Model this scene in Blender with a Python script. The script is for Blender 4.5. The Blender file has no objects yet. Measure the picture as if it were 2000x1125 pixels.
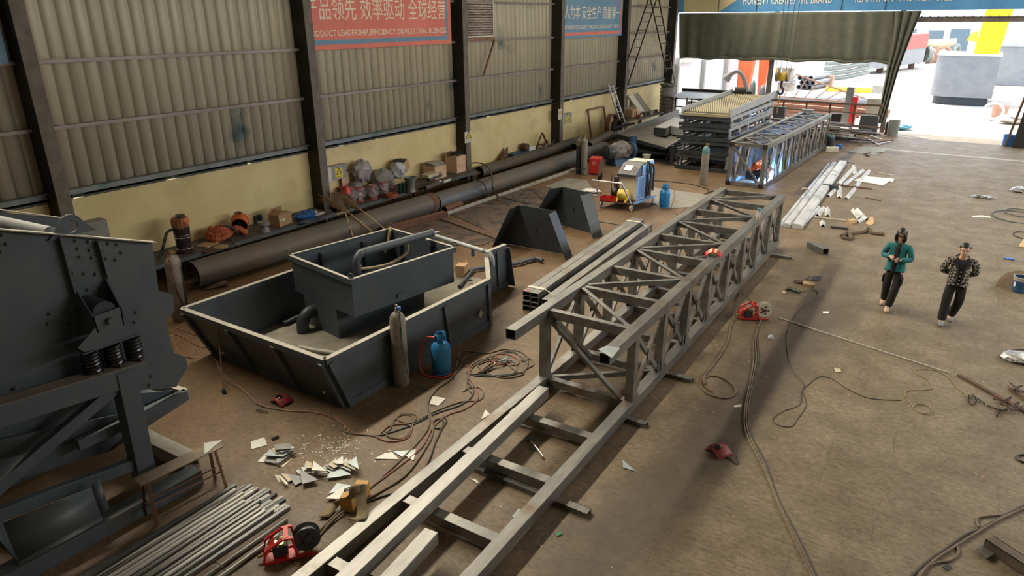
import bpy, math, random
from math import sin, cos, pi, sqrt, atan2, radians
from mathutils import Vector, Matrix

# ------------------------------------------------------------------ camera, world, lights, exposure
SC = bpy.context.scene
COL = SC.collection
FPX, PITCH, ROLL, YAW, CAMH = 1358.33, .368860, -.00650533, -.580468, 5.5
_fw = Vector((sin(YAW)*cos(PITCH), cos(YAW)*cos(PITCH), -sin(PITCH)))
_r = Vector((cos(YAW), -sin(YAW), 0)); _u = _r.cross(_fw)
RGT = cos(ROLL)*_r + sin(ROLL)*_u
UPV = -sin(ROLL)*_r + cos(ROLL)*_u
cam_data = bpy.data.cameras.new('camera')
cam_data.sensor_width = 36; cam_data.lens = FPX/2000*36; cam_data.clip_end = 600
cam = bpy.data.objects.new('camera', cam_data); COL.objects.link(cam)
cam.matrix_world = Matrix(((RGT.x, UPV.x, -_fw.x, 0), (RGT.y, UPV.y, -_fw.y, 0), (RGT.z, UPV.z, -_fw.z, CAMH), (0, 0, 0, 1)))
SC.camera = cam

w = bpy.data.worlds.new('sky'); SC.world = w; w.use_nodes = True
bg = w.node_tree.nodes['Background']; bg.inputs[0].default_value = (0.80, 0.88, 1.0, 1); bg.inputs[1].default_value = 3.5
SC.view_settings.view_transform = 'Standard'; SC.view_settings.look = 'None'
SC.view_settings.gamma = 1; SC.view_settings.use_curve_mapping = False
SC.view_settings.exposure = 0.0

sd = bpy.data.lights.new('sun', 'SUN'); sd.energy = 8; sd.angle = radians(.6); sd.color = (1, .95, .86)
so = bpy.data.objects.new('sun', sd); COL.objects.link(so)
so.rotation_euler = Vector((-.50, .33, 1.3)).to_track_quat('Z', 'Y').to_euler()

def area(name, loc, sx, sy, energy, color, tilt=(0, 0, 0), spread=180):
    d = bpy.data.lights.new(name, 'AREA'); d.shape = 'RECTANGLE'; d.size = sx; d.size_y = sy
    d.energy = energy; d.color = color; d.spread = radians(spread)
    o = bpy.data.objects.new(name, d); COL.objects.link(o); o.location = loc; o.rotation_euler = tilt
    return o
# daylight through the west roof strip, plus an added fill on the right
area('skylight_west', (-12.6, 22, 9.3), .6, 38, 3100, (1, .89, .70), (0, radians(-50), 0), 118)
area('window_band_daylight', (8.7, 24, 6.6), 2.4, 28, 2750, (1, .96, .90), (0, radians(68), 0), 170)
# the welding arc inside the far lattice girder
arc = bpy.data.lights.new('welding_arc', 'POINT'); arc.energy = 420; arc.color = (.16, .42, 1); arc.shadow_soft_size = .02

# ------------------------------------------------------------------ pixel -> world helpers (planes of the place)
def ray(x, y): return RGT*(x-1000) + UPV*(562.5-y) + _fw*FPX
def G(x, y, z=0.0):
    d = ray(x, y); return Vector((0, 0, CAMH)) + d*((z-CAMH)/d.z)
def onX(x, y, X):
    d = ray(x, y); return Vector((0, 0, CAMH)) + d*(X/d.x)
def onY(x, y, Y):
    d = ray(x, y); return Vector((0, 0, CAMH)) + d*(Y/d.y)

# ------------------------------------------------------------------ materials
MATS = {}
def mat(name, c1, c2=None, rough=.6, metal=0., scale=4., bump=0., stretch=None, detail=5., lo=.35, hi=.65, emit=None, alpha=1., trans=0., c3=None, s3=1.2, lo3=.55, hi3=.7, coord='Object'):
    if name in MATS: return MATS[name]
    m = bpy.data.materials.new(name); m.use_nodes = True; nt = m.node_tree; N = nt.nodes; L = nt.links
    b = N['Principled BSDF']; b.inputs['Roughness'].default_value = rough; b.inputs['Metallic'].default_value = metal
    b.inputs['Base Color'].default_value = (*c1, 1); b.inputs['Alpha'].default_value = alpha
    b.inputs['Transmission Weight'].default_value = trans
    if emit: b.inputs['Emission Color'].default_value = (*c1, 1); b.inputs['Emission Strength'].default_value = emit
    if c2 is not None or bump:
        tc = N.new('ShaderNodeTexCoord'); mp = N.new('ShaderNodeMapping'); L.new(tc.outputs[coord], mp.inputs[0])
        if stretch: mp.inputs['Scale'].default_value = stretch
        nz = N.new('ShaderNodeTexNoise'); nz.inputs['Scale'].default_value = scale; nz.inputs['Detail'].default_value = detail
        nz.inputs['Roughness'].default_value = .62
        L.new(mp.outputs[0], nz.inputs['Vector'])
        if c2 is not None:
            cr = N.new('ShaderNodeValToRGB'); cr.color_ramp.elements[0].position = lo; cr.color_ramp.elements[1].position = hi
            cr.color_ramp.elements[0].color = (*c1, 1); cr.color_ramp.elements[1].color = (*c2, 1)
            L.new(nz.outputs['Fac'], cr.inputs[0]); out = cr.outputs[0]
            if c3 is not None:
                n3 = N.new('ShaderNodeTexNoise'); n3.inputs['Scale'].default_value = s3; n3.inputs['Detail'].default_value = 6
                L.new(tc.outputs[coord], n3.inputs['Vector'])
                r3 = N.new('ShaderNodeValToRGB'); r3.color_ramp.elements[0].position = lo3; r3.color_ramp.elements[1].position = hi3
                mx = N.new('ShaderNodeMix'); mx.data_type = 'RGBA'; L.new(n3.outputs['Fac'], r3.inputs[0]); L.new(r3.outputs[0], mx.inputs['Factor'])
                L.new(out, mx.inputs['A']); mx.inputs['B'].default_value = (*c3, 1); out = mx.outputs['Result']
            L.new(out, b.inputs['Base Color'])
        if bump:
            bp = N.new('ShaderNodeBump'); bp.inputs['Strength'].default_value = bump; bp.inputs['Distance'].default_value = .02
            L.new(nz.outputs['Fac'], bp.inputs['Height']); L.new(bp.outputs[0], b.inputs['Normal'])
    MATS[name] = m; return m

M = dict(
    rawsteel=mat('raw_steel', (.13, .135, .135), (.27, .265, .245), .42, .55, 3, .1, (1, .25, 1), c3=(.15, .105, .075), s3=2.2, lo3=.56, hi3=.75),
    brightsteel=mat('bright_steel', (.20, .20, .19), (.33, .325, .31), .42, .5, 3, 0, (1, .2, 1)),
    greypaint=mat('grey_paint', (.062, .080, .098), (.084, .103, .120), .5, .1, 2.2, c3=(.075, .075, .07), s3=1.1, lo3=.6, hi3=.8),
    darkpaint=mat('dark_grey_paint', (.030, .040, .050), (.045, .055, .064), .48, .1, 2.2),
    dustedge=mat('dusty_rim', (.32, .305, .26), (.42, .40, .35), .6, .1, 6),
    tray_floor=mat('dusty_tray_floor', (.17, .155, .125), (.26, .235, .19), .75, 0, 2.5),
    palegrey=mat('pale_grey_paint', (.34, .36, .38), (.42, .44, .45), .5, .1, 3),
    galv=mat('galvanised_steel', (.50, .52, .54), (.66, .68, .70), .42, .25, 2, 0, (3, .5, 1), c3=(.32, .33, .35), s3=2.2, lo3=.5, hi3=.7),
    pipe=mat('dusty_old_pipe', (.10, .105, .10), (.15, .13, .105), .62, .25, 1.6, .15, (1, .5, 1), c3=(.16, .125, .09), s3=1.4, lo3=.48, hi3=.7),
    rust=mat('rust', (.12, .058, .034), (.18, .088, .05), .85, .1, 6, .3),
    darkrust=mat('dark_rust', (.085, .055, .042), (.15, .09, .06), .8, .2, 5, .3),
    primer=mat('red_primer', (.20, .10, .07), (.28, .15, .10), .7, 0, 5),
    plate=mat('old_floor_plate', (.085, .07, .058), (.16, .11, .08), .55, .4, 1.6, .1, c3=(.055, .05, .048), s3=2.5, lo3=.5, hi3=.6),
    plategrey=mat('grey_floor_plate', (.22, .22, .20), (.30, .28, .24), .5, .3, 2, c3=(.20, .15, .11), s3=1.5),
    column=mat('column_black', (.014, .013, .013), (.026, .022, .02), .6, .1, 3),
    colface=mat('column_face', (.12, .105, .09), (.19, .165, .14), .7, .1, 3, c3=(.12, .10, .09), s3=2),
    girt=mat('girt_steel', (.20, .17, .15), (.30, .27, .24), .5, .3, 2, 0, (1, .2, 1)),
    sill=mat('sill_channel', (.16, .18, .18), (.24, .26, .255), .5, .3, 2, c3=(.05, .15, .11), s3=.35, lo3=.62, hi3=.66),
    cream=mat('cream_wall', (.68, .56, .29), (.77, .65, .36), .9, 0, 1.1, .15, c3=(.52, .43, .27), s3=.8, lo3=.58, hi3=.75),
    clad=mat('wall_cladding', (.42, .385, .28), (.54, .50, .375), .55, .15, .9, 0, (1, 6, .25), c3=(.10, .18, .18), s3=.55, lo3=.65, hi3=.74),
    concrete=mat('yard_concrete', (.42, .38, .33), (.52, .47, .41), .9, 0, .6),
    oxy=mat('grey_cylinder_paint', (.20, .185, .15), (.28, .255, .21), .6, .1, 6, .1, c3=(.13, .11, .085), s3=4),
    blue=mat('gas_bottle_blue', (.015, .17, .42), (.03, .22, .50), .4, .1, 5),
    brass=mat('brass', (.45, .36, .18), None, .35, .8),
    red=mat('red_paint', (.48, .022, .02), (.56, .035, .03), .4, .05, 5),
    darkred=mat('mask_red', (.20, .018, .02), (.26, .028, .026), .55, 0, 5),
    pinkred=mat('faded_red', (.36, .10, .09), (.42, .13, .11), .7, 0, 7),
    black=mat('black_plastic', (.018, .018, .02), None, .45),
    rubber=mat('rubber', (.05, .045, .04), (.08, .07, .06), .7, 0, 8),
    cablebrown=mat('dusty_cable', (.13, .10, .07), (.21, .165, .115), .7, 0, 5),
    cablered=mat('red_hose', (.24, .10, .07), (.33, .15, .11), .6, 0, 5),
    cableblue=mat('dull_blue_hose', (.045, .07, .075), (.09, .11, .11), .6, 0, 5),
    hosered=mat('bright_red_hose', (.62, .05, .04), None, .4),
    wood=mat('wood', (.46, .31, .16), (.58, .41, .22), .7, 0, 4, .1, (1, 6, 1)),
    oakblock=mat('orange_wood', (.50, .26, .06), (.62, .36, .10), .6, 0, 4, .1),
    card=mat('cardboard', (.44, .28, .15), (.50, .33, .19), .85, 0, 3),
    ply=mat('plywood', (.62, .42, .29), (.70, .50, .36), .75, 0, 3),
    bag=mat('clear_plastic_bag', (.42, .40, .40), (.55, .53, .52), .22, 0, 5, .6, alpha=.42),
    foil=mat('crumpled_foil', (.75, .77, .80), (.9, .9, .92), .2, .85, 18, .9),
    paper=mat('paper', (.78, .76, .70), None, .8),
    sheet=mat('pale_plate', (.50, .50, .46), (.62, .61, .57), .45, .2, 3),
    darksheet=mat('dark_plate', (.16, .165, .17), (.22, .22, .22), .4, .4, 3),
    bluesheet=mat('bluish_plate', (.30, .36, .38), (.40, .45, .46), .4, .3, 3),
    rustsheet=mat('yellowed_plate', (.50, .42, .28), (.60, .54, .40), .6, .1, 3),
    tarp=mat('olive_tarpaulin', (.105, .113, .084), (.134, .142, .106), .8, 0, 3),
    webbing=mat('lifting_sling', (.24, .18, .10), (.34, .27, .17), .9, 0, 12, .3),
    skin=mat('skin', (.68, .43, .31), None, .55),
    orange=mat('orange_paint', (.62, .125, .035), (.70, .16, .05), .5, 0, 4),
    orangehose=mat('orange_duct', (.36, .08, .035), (.45, .12, .05), .7, 0, 6, .3),
    yellow=mat('yellow_paint', (.72, .50, .04), (.78, .56, .07), .5, 0, 4),
    white=mat('white_paint', (.75, .75, .74), None, .5),
    offwhite=mat('off_white_case', (.62, .58, .48), (.68, .64, .54), .5, 0, 3),
    darkcase=mat('charcoal_case', (.05, .055, .065), None, .5),
    glass=mat('clear_bottle', (.75, .80, .80), None, .1, 0, alpha=.35),
    chrome=mat('chrome', (.75, .75, .76), None, .18, 1.),
    galvfar=mat('tank_grey', (.21, .22, .23), (.25, .26, .27), .5, .1, 2),
    brickred=mat('brick_red_steel', (.42, .22, .15), (.52, .31, .22), .7, 0, 3),
    straw=mat('straw', (.20, .13, .06), (.28, .19, .09), .9, 0, 20),
    motorblue=mat('motor_blue', (.03, .08, .17), (.05, .11, .21), .5, .1, 4),
    darkgreen=mat('dark_green', (.02, .055, .04), None, .3),
    valve=mat('green_grey_casting', (.17, .20, .19), (.24, .26, .24), .5, .2, 6),
    teal=mat('teal_jacket', (.01, .135, .15), (.015, .165, .18), .75, 0, 9, .2),
    blackcloth=mat('black_cloth', (.012, .012, .013), (.02, .02, .022), .9, 0, 9, .2),
    hair=mat('black_hair', (.010, .009, .009), (.02, .018, .017), .45, 0, 30),
    shoe=mat('tan_shoe', (.50, .36, .25), None, .7), greyshoe=mat('grey_shoe', (.20, .22, .23), None, .7),
    orangecloth=mat('orange_workwear', (.62, .10, .03), (.70, .14, .05), .8, 0, 9),
    signyellow=mat('sign_yellow', (.75, .62, .05), None, .5), black2=mat('sign_black', (.02, .02, .02), None, .6),
    banner_red=mat('banner_red', (.74, .20, .155), (.80, .24, .19), .7, 0, 1), banner_blue=mat('banner_blue', (.15, .29, .43), (.18, .33, .48), .7, 0, 1),
    letters=mat('banner_letters', (.90, .80, .64), None, .7), header_blue=mat('header_blue', (.075, .27, .56), (.11, .35, .66), .6, 0, .8),
    header_cream=mat('header_cream', (.66, .56, .32), (.72, .62, .38), .6, 0, .8),
    tyre=mat('grey_hose_rubber', (.05, .047, .043), (.24, .22, .20), .5, .1, 7, .2, (1, 1, 3)),  # grey mottling painted over the black rubber to read as highlights
    white_wall=mat('white_outdoor_wall', (.62, .60, .60), (.72, .70, .70), .85, 0, 1.5, 0, (1, 4, .3)),
    blueplastic=mat('blue_plastic', (.02, .10, .40), (.05, .2, .55), .35, 0, 6, .3),
    lens=mat('dark_glass', (.01, .01, .012), None, .1),
    screen=mat('pale_screen', (.70, .72, .68), None, .3),
)

# chequered wool of the cardigan
def _chk():
    m = bpy.data.materials.new('chequered_knit'); m.use_nodes = True; N = m.node_tree.nodes; L = m.node_tree.links
    b = N['Principled BSDF']; b.inputs['Roughness'].default_value = .9
    tc = N.new('ShaderNodeTexCoord'); mp = N.new('ShaderNodeMapping'); mp.inputs['Rotation'].default_value = (0, radians(38), 0)
    ck = N.new('ShaderNodeTexChecker'); ck.inputs['Scale'].default_value = 23
    ck.inputs['Color1'].default_value = (.015, .015, .016, 1); ck.inputs['Color2'].default_value = (.30, .28, .24, 1)
    L.new(tc.outputs['Object'], mp.inputs[0]); L.new(mp.outputs[0], ck.inputs['Vector']); L.new(ck.outputs['Color'], b.inputs['Base Color'])
    return m
M['check'] = _chk()

# workshop floor: worn concrete, scored into slabs, oil and rust stained
def _floor():
    m = bpy.data.materials.new('worn_concrete_floor'); m.use_nodes = True; nt = m.node_tree; N = nt.nodes; L = nt.links
    b = N['Principled BSDF']
    tc = N.new('ShaderNodeTexCoord')
    def noise(scale, detail=6, rough=.6, st=None, dist=0):
        n = N.new('ShaderNodeTexNoise'); n.inputs['Scale'].default_value = scale; n.inputs['Detail'].default_value = detail
        n.inputs['Roughness'].default_value = rough; n.inputs['Distortion'].default_value = dist
        if st:
            mp = N.new('ShaderNodeMapping'); mp.inputs['Scale'].default_value = st; L.new(tc.outputs['Object'], mp.inputs[0]); L.new(mp.outputs[0], n.inputs['Vector'])
        else: L.new(tc.outputs['Object'], n.inputs['Vector'])
        return n.outputs['Fac']
    def ramp(s, stops):
        r = N.new('ShaderNodeValToRGB'); e = r.color_ramp.elements
        e[0].position, e[0].color = stops[0][0], (*stops[0][1], 1); e[1].position, e[1].color = stops[-1][0], (*stops[-1][1], 1)
        for p, c in stops[1:-1]: k = e.new(p); k.color = (*c, 1)
        L.new(s, r.inputs[0]); return r.outputs[0]
    def mix(a, bb, f, mode='MIX'):
        x = N.new('ShaderNodeMix'); x.data_type = 'RGBA'; x.blend_type = mode
        for k, v in (('A', a), ('B', bb)):
            if isinstance(v, tuple): x.inputs[k].default_value = (*v, 1)
            else: L.new(v, x.inputs[k])
        if isinstance(f, (int, float)): x.inputs['Factor'].default_value = f
        else: L.new(f, x.inputs['Factor'])
        return x.outputs['Result']
    def math_(op, a, bb=None, c=None):
        x = N.new('ShaderNodeMath'); x.operation = op; x.use_clamp = op in ('MULTIPLY',)
        for i, v in enumerate((a, bb, c)):
            if v is None: continue
            if isinstance(v, (int, float)): x.inputs[i].default_value = v
            else: L.new(v, x.inputs[i])
        return x.outputs[0]
    base = ramp(noise(1.3, 9, .65), [(.3, (.135, .105, .070)), (.5, (.19, .155, .108)), (.72, (.265, .22, .16))])
    fine = ramp(noise(11, 8, .75, (1, 1.8, 1)), [(.34, (.50, .47, .42)), (.5, (.95, .94, .92)), (.66, (1.3, 1.28, 1.24))])
    col = mix(base, fine, .9, 'MULTIPLY')
    # brown rusty west side
    sx = N.new('ShaderNodeSeparateXYZ'); L.new(tc.outputs['Object'], sx.inputs[0])
    nx = math_('ADD', sx.outputs['X'], math_('MULTIPLY_ADD', noise(.7, 4), 5.0, -2.5))
    mr = N.new('ShaderNodeMapRange'); mr.inputs['From Min'].default_value = 0; mr.inputs['From Max'].default_value = -9; L.new(nx, mr.inputs['Value'])
    col = mix(col, mix(col, (.74, .53, .33), 1.0, 'MULTIPLY'), mr.outputs[0])
    # scored lines / cracks
    dn = N.new('ShaderNodeTexNoise'); dn.inputs['Scale'].default_value = 3.2; dn.inputs['Detail'].default_value = 7; L.new(tc.outputs['Object'], dn.inputs['Vector'])
    va = N.new('ShaderNodeVectorMath'); va.operation = 'MULTIPLY_ADD'; L.new(dn.outputs['Color'], va.inputs[0]); va.inputs[1].default_value = (.15, .15, 0); L.new(tc.outputs['Object'], va.inputs[2])
    def lines(w, h, size):
        br = N.new('ShaderNodeTexBrick'); br.inputs['Scale'].default_value = 1; br.inputs['Brick Width'].default_value = w; br.inputs['Row Height'].default_value = h
        br.inputs['Mortar Size'].default_value = size; br.inputs['Mortar Smooth'].default_value = .3; br.offset = .37; L.new(va.outputs[0], br.inputs['Vector']); return br.outputs['Fac']
    f1 = math_('MULTIPLY', lines(.85, .155, .010), ramp(noise(3.2, 8, .75, (.6, 1.2, 1)), [(.46, (0, 0, 0)), (.58, (1, 1, 1))]))
    f2 = math_('MULTIPLY', lines(1.9, 1.35, .010), ramp(noise(.8, 4), [(.4, (0, 0, 0)), (.55, (1, 1, 1))]))
    col = mix(col, (.10, .075, .055), math_('MULTIPLY', f1, .62))
    col = mix(col, (.10, .075, .055), math_('MULTIPLY', f2, .6))
    # oil and grime blots
    g = math_('MULTIPLY', ramp(noise(.55, 7, .66, None, .6), [(.56, (0, 0, 0)), (.74, (1, 1, 1))]), .62)
    col = mix(col, (.085, .068, .050), g)
    o = math_('MULTIPLY', ramp(noise(9, 3, .5), [(.70, (0, 0, 0)), (.74, (1, 1, 1))]), .5)
    col = mix(col, (.42, .24, .07), o)
    # long soft-edged dark band running down the hall, fading at the far end
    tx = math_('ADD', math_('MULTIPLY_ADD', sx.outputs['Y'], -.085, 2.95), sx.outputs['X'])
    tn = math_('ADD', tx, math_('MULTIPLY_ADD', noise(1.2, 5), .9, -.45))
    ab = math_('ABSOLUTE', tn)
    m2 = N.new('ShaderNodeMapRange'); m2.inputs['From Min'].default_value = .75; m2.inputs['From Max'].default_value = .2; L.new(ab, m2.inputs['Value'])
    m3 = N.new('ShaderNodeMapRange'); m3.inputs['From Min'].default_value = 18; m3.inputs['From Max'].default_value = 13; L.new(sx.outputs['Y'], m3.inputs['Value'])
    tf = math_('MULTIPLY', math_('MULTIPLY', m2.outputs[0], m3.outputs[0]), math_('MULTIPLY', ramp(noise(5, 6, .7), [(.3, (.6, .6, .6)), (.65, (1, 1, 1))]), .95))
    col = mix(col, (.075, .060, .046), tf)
    L.new(col, b.inputs['Base Color'])
    rr = N.new('ShaderNodeMapRange'); rr.inputs['To Min'].default_value = .32; rr.inputs['To Max'].default_value = .8; L.new(noise(2.2, 6), rr.inputs['Value'])
    L.new(rr.outputs[0], b.inputs['Roughness'])
    bp = N.new('ShaderNodeBump'); bp.inputs['Strength'].default_value = .25; bp.inputs['Distance'].default_value = .01
    L.new(math_('SUBTRACT', noise(20, 5, .7), math_('MULTIPLY', f1, .6)), bp.inputs['Height']); L.new(bp.outputs[0], b.inputs['Normal'])
    return m
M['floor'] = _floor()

# ------------------------------------------------------------------ mesh builder
V = Vector
def basis(d, up=V((0, 0, 1))):
    d = d.normalized()
    if abs(d.dot(up)) > .995: up = V((0, 1, 0))
    s = d.cross(up).normalized(); u = s.cross(d).normalized(); return d, s, u
class MB:
    def __init__(s): s.v = []; s.f = []
    def add(s, vs, fs):
        n = len(s.v); s.v += [V(v) for v in vs]; s.f += [tuple(i+n for i in f) for f in fs]; return s
    def box(s, c, size, R=None, rz=0):
        c = V(c); a = [V((x, y, z)) for z in (-.5, .5) for y in (-.5, .5) for x in (-.5, .5)]
        R = R or (Matrix.Rotation(rz, 3, 'Z') if rz else None)
        vs = []
        for p in a:
            q = V((p.x*size[0], p.y*size[1], p.z*size[2])); vs.append(c + (R @ q if R else q))
        return s.add(vs, [(0, 2, 3, 1), (4, 5, 7, 6), (0, 1, 5, 4), (2, 6, 7, 3), (0, 4, 6, 2), (1, 3, 7, 5)])
    def b2(s, lo, hi):
        lo, hi = V(lo), V(hi); return s.box((lo+hi)/2, hi-lo)
    def beam(s, p, q, w, h, t=0, up=V((0, 0, 1)), off=(0, 0)):
        p, q = V(p), V(q); d, sd_, u = basis(q-p, V(up)); o = sd_*off[0]+u*off[1]
        def ring(c, w, h): return [c+o+sd_*a*w/2+u*b*h/2 for a, b in ((-1, -1), (1, -1), (1, 1), (-1, 1))]
        if not t:
            return s.add(ring(p, w, h)+ring(q, w, h), [(3, 2, 1, 0), (4, 5, 6, 7)]+[(i, (i+1) % 4, 4+(i+1) % 4, 4+i) for i in range(4)])
        vs = ring(p, w, h)+ring(q, w, h)+ring(p, w-2*t, h-2*t)+ring(q, w-2*t, h-2*t); f = []
        for i in range(4):
            j = (i+1) % 4
            f += [(i, j, 4+j, 4+i), (8+j, 8+i, 12+i, 12+j), (j, i, 8+i, 8+j), (4+i, 4+j, 12+j, 12+i)]
        return s.add(vs, f)
    def angle(s, p, q, w, t=.006, up=V((0, 0, 1)), flip=1):
        p, q = V(p), V(q); d, sd_, u = basis(q-p, V(up))
        s.beam(p+u*w/2*0, q, w, t, up=up); o = sd_*(w/2-t/2)*flip
        return s.beam(p-u*w/2+o, q-u*w/2+o, t, w, up=up)
    def chan(s, p, q, w, h, t=.008, up=V((0, 0, 1))):
        p, q = V(p), V(q); d, sd_, u = basis(q-p, V(up))
        s.beam(p+u*(h-t)/2, q+u*(h-t)/2, w, t, up=up)
        for k in (-1, 1): s.beam(p+sd_*k*(w-t)/2, q+sd_*k*(w-t)/2, t, h, up=up)
        return s
    def ibeam(s, p, q, w, h, t=.012, up=V((0, 0, 1))):
        p, q = V(p), V(q); d, sd_, u = basis(q-p, V(up))
        for k in (-1, 1): s.beam(p+u*k*(h-t)/2, q+u*k*(h-t)/2, w, t, up=up)
        return s.beam(p, q, t, h-2*t, up=up)
    def cyl(s, p, q, r, r2=None, n=16, cap=True, t=0):
        p, q = V(p), V(q); r2 = r if r2 is None else r2; d, a, u = basis(q-p)
        R = lambda c, rr: [c+a*cos(2*pi*i/n)*rr+u*sin(2*pi*i/n)*rr for i in range(n)]
        if t:
            vs = R(p, r)+R(q, r2)+R(p, r-t)+R(q, r2-t); f = []
            for i in range(n):
                j = (i+1) % n
                f += [(i, j, n+j, n+i), (2*n+j, 2*n+i, 3*n+i, 3*n+j), (j, i, 2*n+i, 2*n+j), (n+i, n+j, 3*n+j, 3*n+i)]
            return s.add(vs, f)
        f = [(i, (i+1) % n, n+(i+1) % n, n+i) for i in range(n)]
        if cap: f += [tuple(range(n-1, -1, -1)), tuple(range(n, 2*n))]
        return s.add(R(p, r)+R(q, r2), f)
    def tube(s, pts, r, n=8, cap=True, closed=False, rs=None):
        pts = [V(p) for p in pts]; N_ = len(pts); prev = None; vs = []
        for i, p in enumerate(pts):
            a = pts[(i-1) % N_] if (i or closed) else pts[0]; b = pts[(i+1) % N_] if (i < N_-1 or closed) else pts[-1]
            d = (b-a); d = d.normalized() if d.length > 1e-9 else V((1, 0, 0))
            if prev is None: _, sd_, u = basis(d)
            else:
                sd_ = (prev - d*prev.dot(d)); sd_ = sd_.normalized() if sd_.length > 1e-6 else basis(d)[1]; u = sd_.cross(d)
            prev = sd_; rr = rs[i] if rs else r
            vs += [p+sd_*cos(2*pi*k/n)*rr+u*sin(2*pi*k/n)*rr for k in range(n)]
        f = []
        for i in range(N_ if closed else N_-1):
            j = (i+1) % N_
            f += [(i*n+k, j*n+k, j*n+(k+1) % n, i*n+(k+1) % n) for k in range(n)]
        if cap and not closed: f += [tuple(range(n)), tuple(range((N_-1)*n+n-1, (N_-1)*n-1, -1))]
        return s.add(vs, f)
    def lathe(s, c, prof, n=20, R=None, cap=True):
        c = V(c); vs = []
        for r, z in prof:
            for k in range(n):
                q = V((cos(2*pi*k/n)*r, sin(2*pi*k/n)*r, z)); vs.append(c+(R @ q if R else q))
        f = [(i*n+k, i*n+(k+1) % n, (i+1)*n+(k+1) % n, (i+1)*n+k) for i in range(len(prof)-1) for k in range(n)]
        if cap and prof[0][0] > 1e-6: f.append(tuple(range(n-1, -1, -1)))
        if cap and prof[-1][0] > 1e-6: f.append(tuple(range((len(prof)-1)*n, len(prof)*n)))
        return s.add(vs, f)
    def prism(s, poly, vec):
        poly = [V(p) for p in poly]; vec = V(vec); n = len(poly)
        nrm = V((0, 0, 0))
        for i in range(n): nrm += (poly[i]-poly[0]).cross(poly[(i+1) % n]-poly[0])
        if nrm.dot(vec) > 0: a, b = poly, [p+vec for p in poly]
        else: a, b = [p+vec for p in poly], poly
        return s.add(a+b, [tuple(range(n-1, -1, -1)), tuple(range(n, 2*n))]+[(i, (i+1) % n, n+(i+1) % n, n+i) for i in range(n)])
    def plate(s, poly, t):
        poly = [V(p) for p in poly]; n = V((0, 0, 0))
        for i in range(1, len(poly)-1): n += (poly[i]-poly[0]).cross(poly[i+1]-poly[0])
        return s.prism(poly, n.normalized()*t)
    def ball(s, c, r, n=12, m=8, R=None):
        r = V(r) if hasattr(r, '__len__') else V((r, r, r)); c = V(c); vs = []; 
        for i in range(m+1):
            th = pi*i/m
            for k in range(n):
                q = V((r.x*sin(th)*cos(2*pi*k/n), r.y*sin(th)*sin(2*pi*k/n), -r.z*cos(th))); vs.append(c+(R @ q if R else q))
        return s.add(vs, [(i*n+k, i*n+(k+1) % n, (i+1)*n+(k+1) % n, (i+1)*n+k) for i in range(m) for k in range(n)])
    def grid(s, fn, nu, nv):
        vs = [fn(i/nu, j/nv) for j in range(nv+1) for i in range(nu+1)]
        return s.add(vs, [(j*(nu+1)+i, j*(nu+1)+i+1, (j+1)*(nu+1)+i+1, (j+1)*(nu+1)+i) for j in range(nv) for i in range(nu)])
    def build(s, name, m, parent=None, world=False, label=None, cat=None, group=None, kind=None, bev=0, sharp=35, solid=0, sub=0, origin=None):
        me = bpy.data.meshes.new(name)
        if parent is not None: O = V(parent_loc(parent)) if world else V((0, 0, 0))
        elif origin is not None: O = V(origin)
        else:
            xs = [v.x for v in s.v]; ys = [v.y for v in s.v]; zs = [v.z for v in s.v]
            O = V(((min(xs)+max(xs))/2, (min(ys)+max(ys))/2, min(zs)))
        me.from_pydata([tuple(v-O) for v in s.v], [], s.f); me.validate(); me.update()
        me.materials.append(M[m] if isinstance(m, str) else m)
        me.polygons.foreach_set('use_smooth', [True]*len(me.polygons)); me.set_sharp_from_angle(angle=radians(sharp))
        o = bpy.data.objects.new(name, me); COL.objects.link(o)
        if parent is not None: o.parent = parent
        else: o.location = O
        if solid: md = o.modifiers.new('thickness', 'SOLIDIFY'); md.thickness = solid; md.offset = 0
        if sub: md = o.modifiers.new('smooth', 'SUBSURF'); md.levels = sub; md.render_levels = sub
        if bev: md = o.modifiers.new('bevel', 'BEVEL'); md.width = bev; md.segments = 2; md.limit_method = 'ANGLE'; md.angle_limit = radians(40); md.harden_normals = True
        if label: o['label'] = label
        if cat: o['category'] = cat
        if group: o['group'] = group
        if kind: o['kind'] = kind
        return o
def parent_loc(p):
    l = V((0, 0, 0))
    while p is not None: l = l + p.location; p = p.parent
    return l
def thing(name, label, cat, loc=(0, 0, 0), rz=0, group=None):
    o = bpy.data.objects.new(name, None); COL.objects.link(o); o.empty_display_size = .2
    o.location = loc; o.rotation_euler = (0, 0, rz); o['label'] = label; o['category'] = cat
    if group: o['group'] = group
    return o
def dup(root, loc, rz=0, label=None, group=None, rot=None, scale=None):
    r = root.copy(); COL.objects.link(r); r.location = loc; r.rotation_euler = rot or (0, 0, rz)
    if scale: r.scale = scale
    if label: r['label'] = label
    if group: r['group'] = group
    for ch in list(root.children):
        c = ch.copy(); COL.objects.link(c); c.parent = r
        for g in ch.children:
            d = g.copy(); COL.objects.link(d); d.parent = c
    return r
def spline(pts, k=6, closed=False):
    P = [V(p) for p in pts]; n = len(P); out = []
    rng = range(n if closed else n-1)
    for i in rng:
        p0 = P[(i-1) % n] if (i or closed) else P[0]; p1 = P[i]; p2 = P[(i+1) % n]; p3 = P[(i+2) % n] if (i < n-2 or closed) else P[-1]
        for j in range(k):
            t = j/k; out.append(.5*((2*p1)+(p2-p0)*t+(2*p0-5*p1+4*p2-p3)*t*t+(3*p1-p0-3*p2+p3)*t**3))
    if not closed: out.append(P[-1])
    return out
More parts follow.
